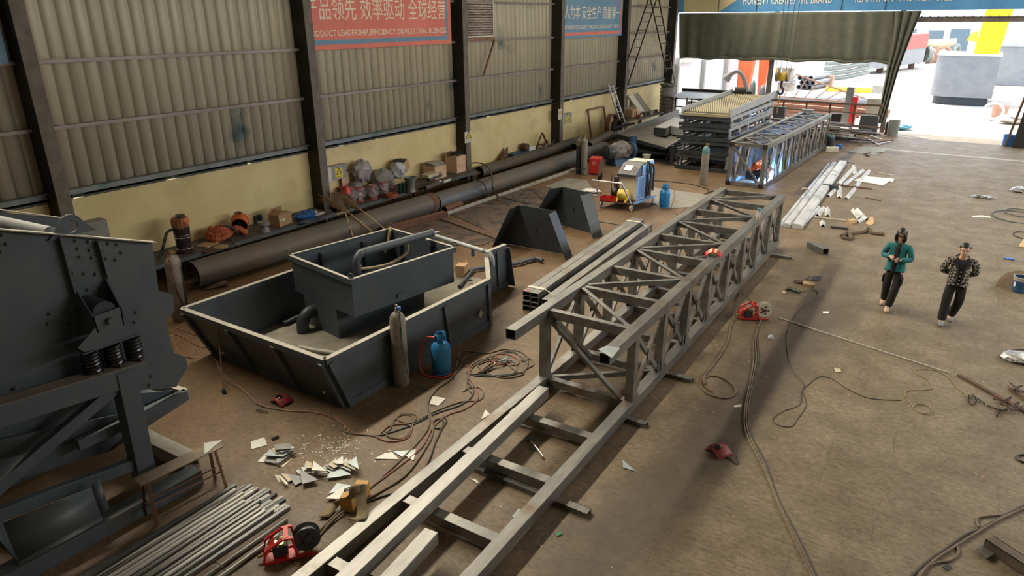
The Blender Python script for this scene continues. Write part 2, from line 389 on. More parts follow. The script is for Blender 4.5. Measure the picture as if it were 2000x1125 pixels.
def text(name, s_, m, p0, p1, height, normal, parent=None, world=False, depth=.004, bold=0., label=None):
    """letters standing on the line p0 -> p1, fitted to it, facing normal"""
    c = bpy.data.curves.new(name, 'FONT'); c.body = s_; c.size = 1; c.extrude = 0; c.offset = bold; c.resolution_u = 2
    t = bpy.data.objects.new(name, c); COL.objects.link(t); bpy.context.view_layer.update()
    me = bpy.data.meshes.new_from_object(t.evaluated_get(bpy.context.evaluated_depsgraph_get()))
    bpy.data.objects.remove(t); bpy.data.curves.remove(c)
    xs = [v.co.x for v in me.vertices]; ys = [v.co.y for v in me.vertices]
    x0, x1, y0, y1 = min(xs), max(xs), min(ys), max(ys)
    p0, p1, nn = V(p0), V(p1), V(normal).normalized(); dx = (p1-p0); up = nn.cross(dx).normalized()
    O = parent_loc(parent) if (parent is not None and world) else (V((0, 0, 0)) if parent is not None else p0)
    for v in me.vertices:
        a = (v.co.x-x0)/(x1-x0); b_ = (v.co.y-y0)/(y1-y0)
        v.co = p0+dx*a+up*b_*height+nn*depth-O
    me.update(); me.materials.append(M[m] if isinstance(m, str) else m)
    o = bpy.data.objects.new(name, me); COL.objects.link(o)
    if parent is not None: o.parent = parent
    else: o.location = O
    if label: o['label'] = label
    return o
def struct(mb, name, m, **k): return mb.build(name, m, kind='structure', **k)
random.seed(7)
# ================================================================== the hall
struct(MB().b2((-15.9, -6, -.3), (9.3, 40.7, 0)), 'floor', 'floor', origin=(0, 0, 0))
struct(MB().b2((-60, 40.7, -.35), (70, 190, -.02)), 'trim_20', 'concrete', label='yard paving outside the hall')
struct(MB().b2((-15.9, -6, 0), (-15.6, 40.7, 2.02)), 'wall_left', 'cream')
# corrugated cladding above, one continuous ribbed sheet with small rust holes
def cladding(name, x, y0, y1, z0, z1, face=1):
    mb = MB(); pitch = .30; y = y0; pts = []
    while y < y1:
        pts += [(y, 0), (y+.235, 0), (y+.25, .028), (y+.285, .028)]; y += pitch
    pts.append((y1, 0)); pts = [p for p in pts if p[0] <= y1+1e-6]
    vs = [(x-face*d, yy, z) for z in (z0, z1) for yy, d in pts]; n = len(pts)
    mb.add(vs, [(i, n+i, n+i+1, i+1) if face > 0 else (i, i+1, n+i+1, n+i) for i in range(n-1)])
    return struct(mb, name, 'clad', sharp=20, solid=.004)
cladding('wall_left', -15.66, -6, 40.6, 2.06, 9.2)
cladding('wall_right', 9.0, -6, 40.6, 0, 9.2, -1)
struct(MB().b2((-15.9, -6.3, 0), (9.3, -6, 9.4)), 'wall_back', 'clad')
struct(MB().b2((8.90, 10, 5.3), (8.96, 38, 7.9)), 'window_4', 'white', label='long window band in the right wall')  # unseen panel added to go with the fill light on the right
# roof with two long translucent strips
rf = MB()
for a, b in ((-16.2, -13.3), (-11.9, 2.5), (3.9, 9.6)): rf.b2((a, -6.3, 9.5), (b, 41, 9.65))
struct(rf, 'ceiling', 'clad')
for i, (a, b) in enumerate(((-13.3, -11.9), (2.5, 3.9))):
    struct(MB().b2((a, -6.3, 9.5), (b, 41, 9.52)), 'window_%d' % (i+2), 'white', label='long roof light strip')
# rails (girts) and sill channel along the left wall
k = 1
for z in (3.53, 4.80, 6.10, 7.40):
    mb = MB(); mb.b2((-15.62, -6, z-.06), (-15.50, 40.5, z+.01)); mb.b2((-15.50, -6, z-.06), (-15.49, 40.5, z-.0))
    struct(mb, 'trim_%d' % k, 'girt'); k += 1
mb = MB(); mb.b2((-15.60, -6, 2.12), (-15.56, 40.5, 2.24)); mb.b2((-15.62, -6, 2.24), (-15.44, 40.5, 2.25)); mb.b2((-15.62, -6, 2.06), (-15.5, 40.5, 2.07))
struct(mb, 'trim_5', 'sill')
mb = MB(); y = -6; random.seed(33)
while y < 40:
    l = random.uniform(.5, 3.2); mb.b2((-15.70, y, 2.02), (-15.60, min(40.5, y+l), 2.12)); y += l+random.uniform(.02, .35)
struct(mb, 'trim_6', 'column')
struct(MB().b2((-15.68, -6, 2.075), (-15.60, 40.5, 2.12)), 'trim_6', 'column')
# columns: H sections; lit room flange painted paler, shaded sides painted near black
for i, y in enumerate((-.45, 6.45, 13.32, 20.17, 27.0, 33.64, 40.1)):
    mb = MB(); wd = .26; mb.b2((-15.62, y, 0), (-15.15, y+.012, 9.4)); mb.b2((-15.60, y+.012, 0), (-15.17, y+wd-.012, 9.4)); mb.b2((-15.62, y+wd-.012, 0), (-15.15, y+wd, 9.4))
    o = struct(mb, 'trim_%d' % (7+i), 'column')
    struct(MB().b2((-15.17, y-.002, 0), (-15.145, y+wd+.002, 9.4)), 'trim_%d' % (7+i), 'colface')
# base band and dirty concrete kerb by the wall
# doorway wall at the far end: frieze above, tarpaulin bay, open bay
DY = 40.3
struct(MB().b2((-15.6, DY, 5.78), (9.0, DY+.1, 9.4)), 'wall_front', 'header_blue')
struct(MB().b2((4.2, DY, 0), (9.0, DY+.12, 5.78)), 'wall_front', 'clad')
a = onY(1335, 25, DY); b_ = onY(1403, 25, DY); c = onY(1432, 0, DY)
struct(MB().prism([(a.x, DY-.01, 5.78), (b_.x, DY-.01, 5.78), (c.x+1.5, DY-.01, 7.2), (c.x+1.5, DY-.01, 9.3), (a.x, DY-.01, 9.3)], (0, .01, 0)), 'trim_21', 'header_cream')
for px in (1404, 1478, 1644, 1730):
    a = onY(px, 12, DY); struct(MB().b2((a.x-.015, DY-.02, 5.78), (a.x+.015, DY-.012, 9.3)), 'trim_22', 'black2')
a, b_ = onY(1451, 8.5, DY), onY(1625, 4.5, DY)
text('frieze_text', 'HONESTY CREATES THE BRAND', 'paper', (a.x, DY-.02, 6.14), (b_.x, DY-.02, 6.14), .40, (0, -1, 0), depth=0, bold=.012)['kind'] = 'structure'
a, b_ = onY(1670, 4.5, DY), onY(1845, 1, DY)
text('frieze_text', 'REPUTATION WINS THE WORLD', 'paper', (a.x, DY-.02, 6.17), (b_.x+.35, DY-.02, 6.17), .40, (0, -1, 0), depth=0, bold=.012)['kind'] = 'structure'
for i, o in enumerate([o for o in COL.objects if o.name.startswith('frieze_text')]): o.name = 'trim_23' if i == 0 else 'trim_24'
# door head beam of the open bay with bolts, door posts
mb = MB(); mb.b2((-3.6, DY-.05, 5.26), (4.3, DY+.05, 5.46)); mb.b2((-3.6, DY-.1, 5.46), (4.3, DY+.1, 5.49))
for i in range(22): mb.cyl((-3.4+i*.34, DY-.06, 5.49), (-3.4+i*.34, DY-.06, 5.53), .03, n=6)
struct(mb, 'trim_25', 'colface')
for nm, x in (('trim_26', -3.9), ('trim_27', -9.78)):
    mb = MB(); mb.ibeam((x, DY+.25, 0), (x, DY+.25, 5.78), .2, .26, up=(0, 1, 0)); struct(mb, nm, 'colface')
struct(MB().b2((4.15, DY-.1, 0), (4.4, DY+.2, 5.78)), 'trim_28', 'column')
# roof valley gutter of louvre window in bay three
p0, p1 = onX(913, 72, -15.45), onX(966, 72, -15.45)
wz0 = p0.z
wn = struct(MB().b2((-15.52, p0.y, wz0-.03), (-15.47, p1.y, wz0+.02)).b2((-15.52, p0.y, wz0), (-15.47, p0.y+.05, 6.9)).b2((-15.52, p1.y-.05, wz0), (-15.47, p1.y, 6.9)).b2((-15.52, p0.y, 6.85), (-15.47, p1.y, 6.9)), 'window_1', 'offwhite')
lv = MB(); z = wz0+.06; random.seed(3)
while z < 6.84:
    lv.add([(-15.52, p0.y+.05, z+.07), (-15.52, p1.y-.05, z+.07), (-15.46+random.uniform(-.01, .01), p1.y-.05, z), (-15.46+random.uniform(-.01, .01), p0.y+.05, z)], [(0, 1, 2, 3)]); z += .085
lv.build('louvre', mat('rusty_louvre', (.30, .22, .17), (.62, .58, .52), .6, .1, 5, 0, (1, .6, 4)), wn, world=True, solid=.004)
struct(MB().b2((-15.53, p0.y+.02, wz0), (-15.525, p1.y-.02, 6.88)), 'trim_29', 'darkrust')
struct(MB().b2((-15.5, p0.y-.2, wz0-.16), (-15.44, p1.y+.02, wz0-.05)), 'trim_30', 'primer')
a, b_ = onX(966, 78, -15.42), onX(944, 148, -15.42)
tie = MB().beam(a, b_, .06, .05).build('steel_strut', 'primer', label='thin maroon diagonal strut on the wall below the louvre window', cat='strut')

# ---- banners on the left wall
def banner(name, label, main, edge, corners, lines, bord):
    (xa, ya), (xb, yb) = corners           # bottom-left / bottom-right pixels
    X = -15.42; A, B = onX(xa, ya, X), onX(xb, yb, X); z0 = (A.z+B.z)/2; z1 = z0+2.9
    t = thing(name, label, 'banner', (X, (A.y+B.y)/2, z0))
    MB().b2((X-.012, A.y, z0), (X, B.y, z1)).build('cloth', main, t, world=True)
    s1 = MB()
    for o_ in bord:
        s1.b2((X, A.y+.05, z0+o_), (X+.004, B.y-o_*1.3, z0+o_+.13)); s1.b2((X, B.y-o_*1.3-.13, z0+o_+.13), (X+.004, B.y-o_*1.3, z1-o_))
    s1.build('border_stripe', edge, t, world=True)
    return t, X
t, X = banner('slogan_banner', 'red slogan banner with cream lettering above the plastic-wrapped castings', 'banner_red', 'banner_blue', ((598, 98), (882, 86.5)), None, (.13,))
a, b_ = onX(597, 46, X), onX(871, 38, X)
text('slogan_lettering', '产品领先 效率驱动 全球经营', 'letters', (X, a.y, b_.z), (X, b_.y, b_.z), .60, (1, 0, 0), t, True, .006, 0)
a, b_ = onX(603, 77, X), onX(873, 65.5, X)
text('english_lettering', 'PRODUCT LEADERSHIP,EFFICIENCY DRIVE,GLOBAL BUSINESS.', 'letters', (X, a.y, b_.z), (X, b_.y, b_.z), .185, (1, 0, 0), t, True, .006, .008)
t, X = banner('slogan_banner', 'blue slogan banner with orange border, between the last columns', 'banner_blue', 'banner_red', ((1100, 75.5), (1214, 69.5)), None, (.10,))
a, b_ = onX(1092, 38.5, X), onX(1210.5, 37, X)
text('slogan_lettering', '以人为本 安全生产 质量第一', 'letters', (X, a.y, b_.z), (X, b_.y, b_.z), .57, (1, 0, 0), t, True, .006, 0)
a, b_ = onX(1091, 60.5, X), onX(1209, 55.5, X)
text('english_lettering', 'PEOPLE ORIENTED,SAFETY PRODUCTION,QUALITY FIRST.', 'letters', (X, a.y, b_.z), (X, b_.y, b_.z), .185, (1, 0, 0), t, True, .006, .008)
# third banner, only its corner shows at the left edge
X = -15.42; a = onX(18, 124, X)
t = thing('slogan_banner', 'dark blue and red banner end at the far left edge of the wall', 'banner', (X, a.y-3, a.z))
MB().b2((X-.012, a.y-6, a.z), (X, a.y, a.z+2.9)).build('cloth', 'banner_blue', t, world=True)
MB().b2((X, a.y-6, a.z+.35), (X+.004, a.y-.45, a.z+2.0)).build('border_stripe', 'banner_red', t, world=True)

# ---- tarpaulin: gathered hanging sheet and the bunched side
random.seed(11)
L0, R0 = -15.0, -3.75
ph = [(random.uniform(0, 6.3), random.uniform(2.2, 9), random.uniform(.01, .042)) for _ in range(9)]
def cur(u, v):
    x = L0+(R0-L0)*u; z = 5.75-(5.75-3.47)*v - (.09*abs(sin(x*1.35+.4))*v)
    f = sum(a_*sin(x*fr+p_+v*1.1*sin(p_)) for p_, fr, a_ in ph)*(.35+.65*v)
    if v > .93: f += .10*(v-.93)/.07
    lean = .10*sin(v*3.1)
    return V((x+.25*v*sin(x*.7), DY-.22+f-lean*.3, z))
t = thing('tarpaulin_curtain', 'olive tarpaulin curtain rolled half up across the wide bay', 'curtain', (-9.4, DY-.2, 3.4))
MB().grid(cur, 150, 18).build('hanging_sheet', 'tarp', t, world=True, solid=.01, sharp=80)
def roll(u):
    p = cur(u, 1); return V((p.x, p.y-.02, p.z+.02))
MB().tube([roll(i/90)+V((0, .02*sin(i), .02*sin(i*.7))) for i in range(91)], .085, 8).build('rolled_hem', 'tarp', t, world=True)
def fall(u, v):   # bunched drape by the door post, narrowing down
    z = 5.75-v*5.24
    cx = -3.72-.18*min(1, v*2)+.05*sin(v*5)-.5*max(0, v-.8); wd = (.62*(1-v)**3+.22+.07*sin(v*3))
    x = cx+wd*(u-.5)*1.5; y = DY-.28+.10*sin(u*22+v*2)*(1-.3*v)-.10*sin(u*pi)
    return V((x, y, z))
MB().grid(fall, 40, 30).build('gathered_drape', 'tarp', t, world=True, solid=.02, sharp=80)
struct(MB().prism([G(1690, 287, .001), G(2010, 315, .001), G(2010, 317.5, .001), G(1690, 289, .001)], (0, 0, .004)), 'trim_31', 'dustedge', label='worn pale line across the floor')  # pale strip stands in for a streak of sunlight on the floor
# ================================================================== vibrating screen on its sprung base (near left)
XP = -8.0
scr = thing('vibrating_screen', 'large dark grey vibrating screen with bolted side plate on coil springs', 'vibrating screen', (-8.8, 3.2, 0))
def PX(*pts, X=XP): return [onX(x, y, X) for x, y in pts]
outline = [(-260, 405), (0, 447), (297, 472), (310, 568), (338, 576), (341, 606), (324, 628), (340, 690), (362, 697), (367, 716), (347, 750), (345, 756), (130, 775), (-60, 830), (-330, 880)]
side = MB().prism(PX(*outline), (-.025, 0, 0)).build('side_plate', 'greypaint', scr, world=True)
for nm, dx in (('far_side_plate', -1.9),):
    MB().prism([p+V((dx, 0, 0)) for p in PX(*[(-260, 405), (0, 447), (297, 472), (310, 568), (338, 576), (341, 606), (324, 628), (340, 690), (362, 697), (367, 716), (347, 750), (345, 756), (130, 775), (-60, 830), (-330, 880)])], (.025, 0, 0)).build('side_plate', 'greypaint', scr, world=True)
# top flange along the plate edge
a, b_, c = onX(-260, 405, XP), onX(0, 447, XP), onX(299, 472, XP)
MB().beam(a+V((.03, 0, .0)), b_+V((.03, 0, 0)), .10, .012).beam(b_+V((.03, 0, 0)), c+V((.03, 0, 0)), .10, .012).build('top_flange', 'dustedge', scr, world=True)
a2, c2 = a+V((-1.9, 0, 0)), c+V((-1.9, 0, 0))
MB().beam(a2, c2, .10, .012).build('top_flange', 'dustedge', scr, world=True)
# lifting eye with hole, on the near flange
e0, e1 = onX(108, 456, XP), onX(172, 461, XP); em = (e0+e1)/2
ey = MB(); R_ = .13
prof = [V((XP, em.y-.26, em.z)), V((XP, em.y+.26, em.z))]+[V((XP, em.y+cos(t)*R_, em.z+.10+sin(t)*R_)) for t in [radians(k) for k in range(20, 161, 20)]]
hole = [V((XP, em.y+cos(t)*.07, em.z+.10+sin(t)*.07)) for t in [2*pi*k/16 for k in range(16)]]
outer = [V((XP, em.y-.24, em.z)), V((XP, em.y, em.z)), V((XP, em.y+.24, em.z))]
ring_o = []
for k in range(16):
    t_ = 2*pi*k/16; y, z = cos(t_), sin(t_)
    if z < -.2: q = V((XP, em.y+max(-.25, min(.25, y*.33)), em.z))
    elif z < .35: q = V((XP, em.y+(1 if y > 0 else -1)*(.21-.2*max(0, z+.2)), em.z+.08+.10*z))
    else: q = V((XP, em.y+y*R_, em.z+.10+z*R_))
    ring_o.append(q)
vs = hole+ring_o; vs2 = [p+V((.03, 0, 0)) for p in vs]; n = 16
fs = [(i, (i+1) % n, n+(i+1) % n, n+i) for i in range(n)]+[(2*n+n+i, 2*n+n+(i+1) % n, 2*n+(i+1) % n, 2*n+i) for i in range(n)]
fs += [(n+i, n+(i+1) % n, 3*n+(i+1) % n, 3*n+i) for i in range(n)]+[((i+1) % n, i, 2*n+i, 2*n+(i+1) % n) for i in range(n)]
ey.add(vs+vs2, fs).build('lifting_eye', 'greypaint', scr, world=True, label='lifting eye with a round hole on the top flange')
# pale cross tube and its bolted flange, cross tubes between plates
p = onX(108, 452, XP-.1)+V((0, -.05, -.02)); q = V((XP-1.88, p.y-.1, p.z-.03))
MB().cyl(p+V((0, 0, 0)), q, .085, n=20).build('cross_tube', 'palegrey', scr, world=True, label='pale cross tube between the side plates')
for yy, zz in ((2.0, 2.5), (3.0, 2.45), (3.9, 2.35)):
    MB().cyl((XP-.02, yy, zz), (XP-1.88, yy, zz), .09, n=14).build('cross_tube', 'greypaint', scr, world=True)
fl = MB(); fc = q+V((.02, 0, 0)); fl.cyl(fc, fc+V((.02, 0, 0)), .15, n=8)
for k in range(6): t_ = k*pi/3; fl.cyl(fc+V((.02, .12*cos(t_), .12*sin(t_))), fc+V((.05, .12*cos(t_), .12*sin(t_))), .02, n=6)
fl.build('tube_flange', 'darkpaint', scr, world=True)
# bolts
def bolt(px, py, X=XP+.0):
    c = onX(px, py, X); mb = MB().cyl(c, c+V((.01, 0, 0)), .024, n=10).cyl(c+V((.01, 0, 0)), c+V((.03, 0, 0)), .015, n=6)
    mb.build('bolt', mat('bolt_zinc', (.13, .13, .125), None, .35, .8), scr, world=True)
for px, py in ((5, 458), (13, 476), (2, 492), (97, 612), (94, 632), (137, 612), (134, 632), (135, 548), (148, 470), (173, 472), (152, 485), (176, 488), (156, 501), (180, 503), (212, 475), (229, 477), (201, 490), (237, 493), (207, 505), (226, 507), (142, 533), (165, 534), (187, 535), (210, 542), (172, 565), (196, 566), (181, 596), (204, 597), (266, 610), (263, 629), (263, 737), (294, 735), (292, 752), (262, 754), (27, 758), (25, 779)): bolt(px, py)
# two vertical ribs and the bearing box under them
for (x0, y0), (x1, y1), dx in (((112, 462), (163, 650), .07), ((186, 470), (206, 540), .07)):
    A, B = onX(x0, y0, XP), onX(x1, y1, XP)
    MB().beam(A+V((dx/2, 0, 0)), B+V((dx/2, 0, 0)), .018, dx, up=(1, 0, 0)).build('stiffener_rib', 'greypaint', scr, world=True)
def P2(px, py, X): return onX(px, py, X)
Xo = XP+.42
tl, bl = P2(143, 560, XP), P2(160, 655, XP); tr, br = P2(206, 540, XP), P2(232, 630, XP)
fo = [P2(181, 619, Xo), P2(237, 599, Xo), P2(243, 635, Xo), P2(190, 650, Xo)]   # outer face of the bearing box
MB().prism([tl, fo[0], fo[3], bl], (0, .015, 0)).build('bearing_cheek', 'greypaint', scr, world=True)
MB().prism([tr, fo[1], fo[2], br], (0, -.015, 0)).build('bearing_cheek', 'greypaint', scr, world=True)
MB().prism(fo, (-.018, 0, 0)).build('bearing_front_plate', 'greypaint', scr, world=True)
c = (fo[0]+fo[1]+fo[2]+fo[3])/4
MB().cyl(c, c+V((.05, 0, 0)), .04, n=6).build('bolt', 'greypaint', scr, world=True)
MB().cyl((XP, c.y, c.z+.08), (XP+.36, c.y, c.z+.08), .13, n=18).build('bearing_housing', 'darkpaint', scr, world=True)
# spring saddle plate above the springs
sd1 = [P2(152, 680, Xo), P2(186, 640, Xo), P2(242, 636, Xo), P2(272, 646, Xo), P2(274, 655, Xo), P2(166, 688, Xo)]
sb = MB().prism(sd1, (-.015, 0, 0))
lo = sorted([P2(160, 687, Xo), P2(272, 655, Xo)], key=lambda v: v.y); zt = lo[0].z
zs = (lo[0].z+lo[1].z)/2
sb.b2((XP+.02, lo[0].y, zs-.015), (Xo+.01, lo[1].y, zs+.0))
sb.build('spring_saddle', 'greypaint', scr, world=True)
# springs stand on the upper beam
bm_top = 1.93
for i, (px, top, bot) in enumerate(((178, 686, 730), (221, 672, 714), (260, 658, 702))):
    yc = P2(px, (top+bot)/2, XP+.22).y; zb, zt_ = P2(px, bot, XP+.22).z, P2(px, top, XP+.22).z
    pts = []; T_ = 6.5
    for k in range(int(T_*16)+1):
        t_ = k/16; pts.append(V((XP+.22+  .080*cos(t_*2*pi), yc+.080*sin(t_*2*pi), zb+(zt_-zb)*t_/T_)))
    MB().tube(pts, .021, 6).build('coil_spring', mat('spring_black', (.03, .03, .033), None, .22, .5), scr, world=True, label='black coil spring carrying the side plate')
# support frame, in the plane just outside the plate
XF = XP+.25
zlow = P2(178, 732, XF).z
def fb(name, p, q, w_=.20, t_=.20, X=XF): 
    A, B = onX(*p, X), onX(*q, X); MB().beam(A, B, t_, w_, up=(0, 0, 1)).build(name, 'greypaint', scr, world=True, bev=.008)
A, B = onX(-120, 820, XF), onX(278, 702, XF); d_ = (B-A).normalized()
MB().beam(A-V((0, 0, .13)), B-V((0, 0, .13)), .17, .25).build('upper_beam', 'greypaint', scr, world=True, bev=.008)
A2, B2 = onX(-100, 805, XF), onX(283, 697, XF)
MB().beam(A+V((0, 0, 0.0)), B+V((0, 0, 0.0)), .21, .012).build('beam_flange', mat('dusty_flange', (.13, .115, .095), (.20, .17, .13), .8), scr, world=True)
MB().beam(onX(238, 722, XF), onX(282, 930, XF)-V((0, 0, .0)), .20, .22, up=(0, 1, 0)).build('leg', 'greypaint', scr, world=True, bev=.008)
MB().beam(onX(238, 722, XF-1.7)+V((0, 0, 0)), onX(282, 930, XF)+V((-1.75, 0, 0)), .20, .22, up=(0, 1, 0)).build('leg', 'greypaint', scr, world=True)
lg = onX(282, 930, XF)
MB().beam(onX(-60, 1000, XF), onX(226, 755, XF), .10, .13).build('diagonal_brace', 'greypaint', scr, world=True, bev=.006)
MB().beam(onX(-40, 1018, XF), onX(262, 905, XF), .10, .14).build('lower_brace', 'greypaint', scr, world=True, bev=.006)
MB().prism([onX(246, 716, XF+.02), onX(283, 702, XF+.02), onX(262, 742, XF+.02)], (-.015, 0, 0)).build('gusset', 'greypaint', scr, world=True)
# discharge tray at the far end, under the plate
tr_ = MB()
for (p, q) in (((150, 792), (364, 773)), ((150, 800), (330, 762))):
    pass
A, B = onX(130, 792, XP+.05), onX(364, 770, XP+.05)
A.z = B.z-.0
MB().beam(A, B, .09, .13).build('discharge_lip', 'greypaint', scr, world=True)
MB().beam(B, B+V((-1.9, -.25, 0)), .08, .13).build('discharge_lip', 'dustedge', scr, world=True)
# hopper below: sloping plates
hp = MB(); u0, u1 = onX(365, 782, XP), onX(-60, 870, XP); l0, l1 = onX(215, 880, XP-.3), onX(-60, 960, XP-.3)
hp.add([u0, u1, l1, l0], [(0, 1, 2, 3)]); r0, r1 = u0+V((-1.9, 0, 0)), u1+V((-1.9, 0, 0))
hp.add([u0, l0, l0+V((-1.3, 0, 0)), r0], [(0, 1, 2, 3)]); hp.add([r0, r1, l1+V((-1.3, 0, 0)), l0+V((-1.3, 0, 0))], [(0, 1, 2, 3)])
hp.build('discharge_hopper', 'greypaint', scr, world=True, solid=.02)
MB().prism(PX((-80, 800), (345, 762), (300, 800), (205, 884), (0, 945), (-80, 965), X=XP-.12), (-.02, 0, 0)).build('hopper_side', 'greypaint', scr, world=True)
# lower chute with open mouth resting on the skid
ch = MB(); a = [G(35, 1098, .25), G(198, 1008, .25), G(178, 952, .62), G(5, 1022, .62)]
ch.add(a, [(0, 1, 2, 3)]); ch.add([a[1], a[2], a[2]+V((0, .10, .10)), a[1]+V((0, .1, .05))], [(0, 1, 2, 3)])
ch.add([a[0], a[3], a[3]+V((-.1, -.2, .35))], [(0, 1, 2)]); ch.add([a[0], a[1], a[1]+V((.02, 0, -.12)), a[0]+V((.02, 0, -.12))], [(0, 1, 2, 3)])
ch.build('chute', 'greypaint', scr, world=True, solid=.014)
# skid frame on the floor
sk = .2
MB().beam((-7.62, .2, .10), (-7.46, 4.02, .10), .22, .2, .012).build('skid_beam', 'greypaint', scr, world=True, bev=.008)
MB().beam((-9.55, .2, .10), (-9.40, 4.1, .10), .22, .2, .012).build('skid_beam', 'greypaint', scr, world=True)
MB().beam(G(272, 842, .2)+V((0, 0, -.1)), G(372, 890, .2)+V((0, 0, -.1)), .2, .2, .012).build('skid_beam', 'dustedge', scr, world=True, label='dust-covered end beam of the base')
MB().beam((-9.5, 2.2, .10), (-7.6, 2.2, .10), .16, .18).build('skid_beam', 'greypaint', scr, world=True)

# ================================================================== bench with offcut
bn = thing('work_bench', 'low rusty steel bench with a triangular offcut on its end', 'bench', G(350, 985))
A, B = G(272, 940, .56), G(425, 868, .56); d_, s_, u_ = basis(B-A); hw = .105
MB().box((A+B)/2-V((0, 0, .0)), ((B-A).length+.05, hw*2, .012), rz=atan2(d_.y, d_.x)).build('bench_top', mat('worn_bench_top', (.15, .125, .10), (.24, .19, .14), .5, .3, 5, .1, c3=(.34, .17, .06), s3=5, lo3=.62, hi3=.72), bn, world=True)
ft = []
for e, k in ((A+d_*.06, -1), (A+d_*.06, 1), (B-d_*.08, -1), (B-d_*.08, 1)):
    top = e+s_*k*.07; foot = V((e.x, e.y, 0))+s_*k*.14+(d_*(-.03) if e.x < -7.25 else d_*.03)
    MB().angle(foot, top-V((0, 0, .006)), .04, .005).build('leg', 'rust', bn, world=True); ft.append(foot)
MB().cyl(ft[0].lerp(A, .35)+V((0, 0, 0)), ft[2].lerp(B, .35), .010, n=8).cyl(ft[1].lerp(A, .4), ft[3].lerp(B, .4), .010, n=8).cyl(ft[2].lerp(B, .5), ft[3].lerp(B, .5), .008, n=6).build('stretcher', 'rust', bn, world=True)
c0 = G(405, 884, .57); MB().plate([G(400, 888, .568), G(434, 860, .572), G(398, 866, .568)], .006).build('steel_triangle', 'sheet', label='pale triangular offcut lying on the low rusty bench', cat='steel plate')

# ================================================================== open settling tray with the inner tank
tray = thing('hopper_tray', 'large open dark grey steel tray with sloping front, holding the tank', 'steel tray', (-8.9, 8.6, 0))
H_ = .95
rimp = [V((-9.85, 11.94, 0)), V((-9.9, 11.3, 0)), V((-10.55, 10.0, 0)), V((-10.66, 6.04, 0)), V((-7.17, 6.01, 0)), V((-7.08, 9.99, 0)), V((-8.06, 11.3, 0)), V((-8.0, 11.94, 0))]
basep = [V((-9.85, 11.94, 0)), V((-9.9, 11.3, 0)), V((-10.5, 10.05, 0)), V((-10.55, 6.42, 0)), V((-7.19, 6.36, 0)), V((-7.1, 10.05, 0)), V((-8.0, 11.3, 0)), V((-7.98, 11.94, 0))]
zr = [.95]*8
names = ['side_wall', 'slanted_wall', 'side_wall', 'front_wall', 'side_wall', 'slanted_wall', 'side_wall']
for i in range(7):
    a, b_, c, d_ = basep[i]+V((0, 0, .0)), basep[i+1]+V((0, 0, .0)), rimp[i+1]+V((0, 0, H_)), rimp[i]+V((0, 0, H_))
    MB().plate([a, b_, c, d_], .02).build(names[i], 'greypaint', tray, world=True)
    r_ = MB().beam(rimp[i]+V((0, 0, H_-.035)), rimp[i+1]+V((0, 0, H_-.035)), .09, .09).build('rim', 'greypaint', tray, world=True)
    MB().beam(rimp[i]+V((0, 0, H_+.012)), rimp[i+1]+V((0, 0, H_+.012)), .088, .005).build('rim_top', 'dustedge', r_, world=True, label='dusty pale top edge of the rim')
MB().prism([p+V((0, 0, .03)) for p in basep], (0, 0, -.03)).build('tray_floor', 'tray_floor', tray, world=True)
# vertical stiffeners outside
def stiff(i, t_, wd=.09):
    a, b_ = basep[i].lerp(basep[i+1], t_), rimp[i].lerp(rimp[i+1], t_)+V((0, 0, H_-.06))
    out = (basep[i+1]-basep[i]).cross(V((0, 0, 1))).normalized()
    out = -out if out.dot(basep[i]-V((-8.9, 8.6, 0))) < 0 else out
    MB().beam(a+out*.035, b_+out*.035, wd, .07, up=out).build('stiffener', 'greypaint', tray, world=True, bev=.004)
for t_ in (.015, .36, .68, .985): stiff(3, t_)
for t_ in (.015, .345, .665, .985): stiff(4, t_)
stiff(6, .5); stiff(6, .02); stiff(1, .5)
for i in (3, 4, 6):
    a, b_ = basep[i], basep[i+1]; out = (b_-a).cross(V((0, 0, 1))).normalized(); out = -out if out.dot(a-V((-8.9, 8.6, 0))) < 0 else out
    MB().beam(a+out*.03+V((0, 0, .06)), b_+out*.03+V((0, 0, .06)), .05, .12).build('base_rail', 'greypaint', tray, world=True)
MB().prism([V((-8.02, 11.94, .04)), V((-7.76, 11.94, .04)), V((-7.88, 11.94, .9)), V((-8.02, 11.94, .9))], (0, .02, 0)).build('end_flange', 'greypaint', tray, world=True)
for p_ in ((403, 711), (633, 763), (438, 690)):
    pass
# pale marks (chalk discs) on the sloping front face and a small name plate on the side
nf = (basep[4]-basep[3]).cross(rimp[3]+V((0, 0, H_))-basep[3]).normalized(); nf = nf if nf.y < 0 else -nf
def onfront(px, py):
    d = ray(px, py); o = V((0, 0, CAMH)); t_ = (basep[3]-o).dot(nf)/d.dot(nf); return o+d*t_
for px, py in ((497, 712), (634, 765), (437, 688)):
    c = onfront(px, py); r_ = .032; MB().cyl(c+nf*.004, c+nf*.024, r_, n=14).build('round_plug', 'paper', tray, world=True, label='small pale round plug in the sloping front')
c = onX(936, 612, -7.06); MB().prism([c+V((.03, -.07, 0)), c+V((.03, 0, -.08)), c+V((.03, .07, 0)), c+V((.03, 0, .08))], (.008, 0, 0)).build('square_tab', 'dustedge', tray, world=True)

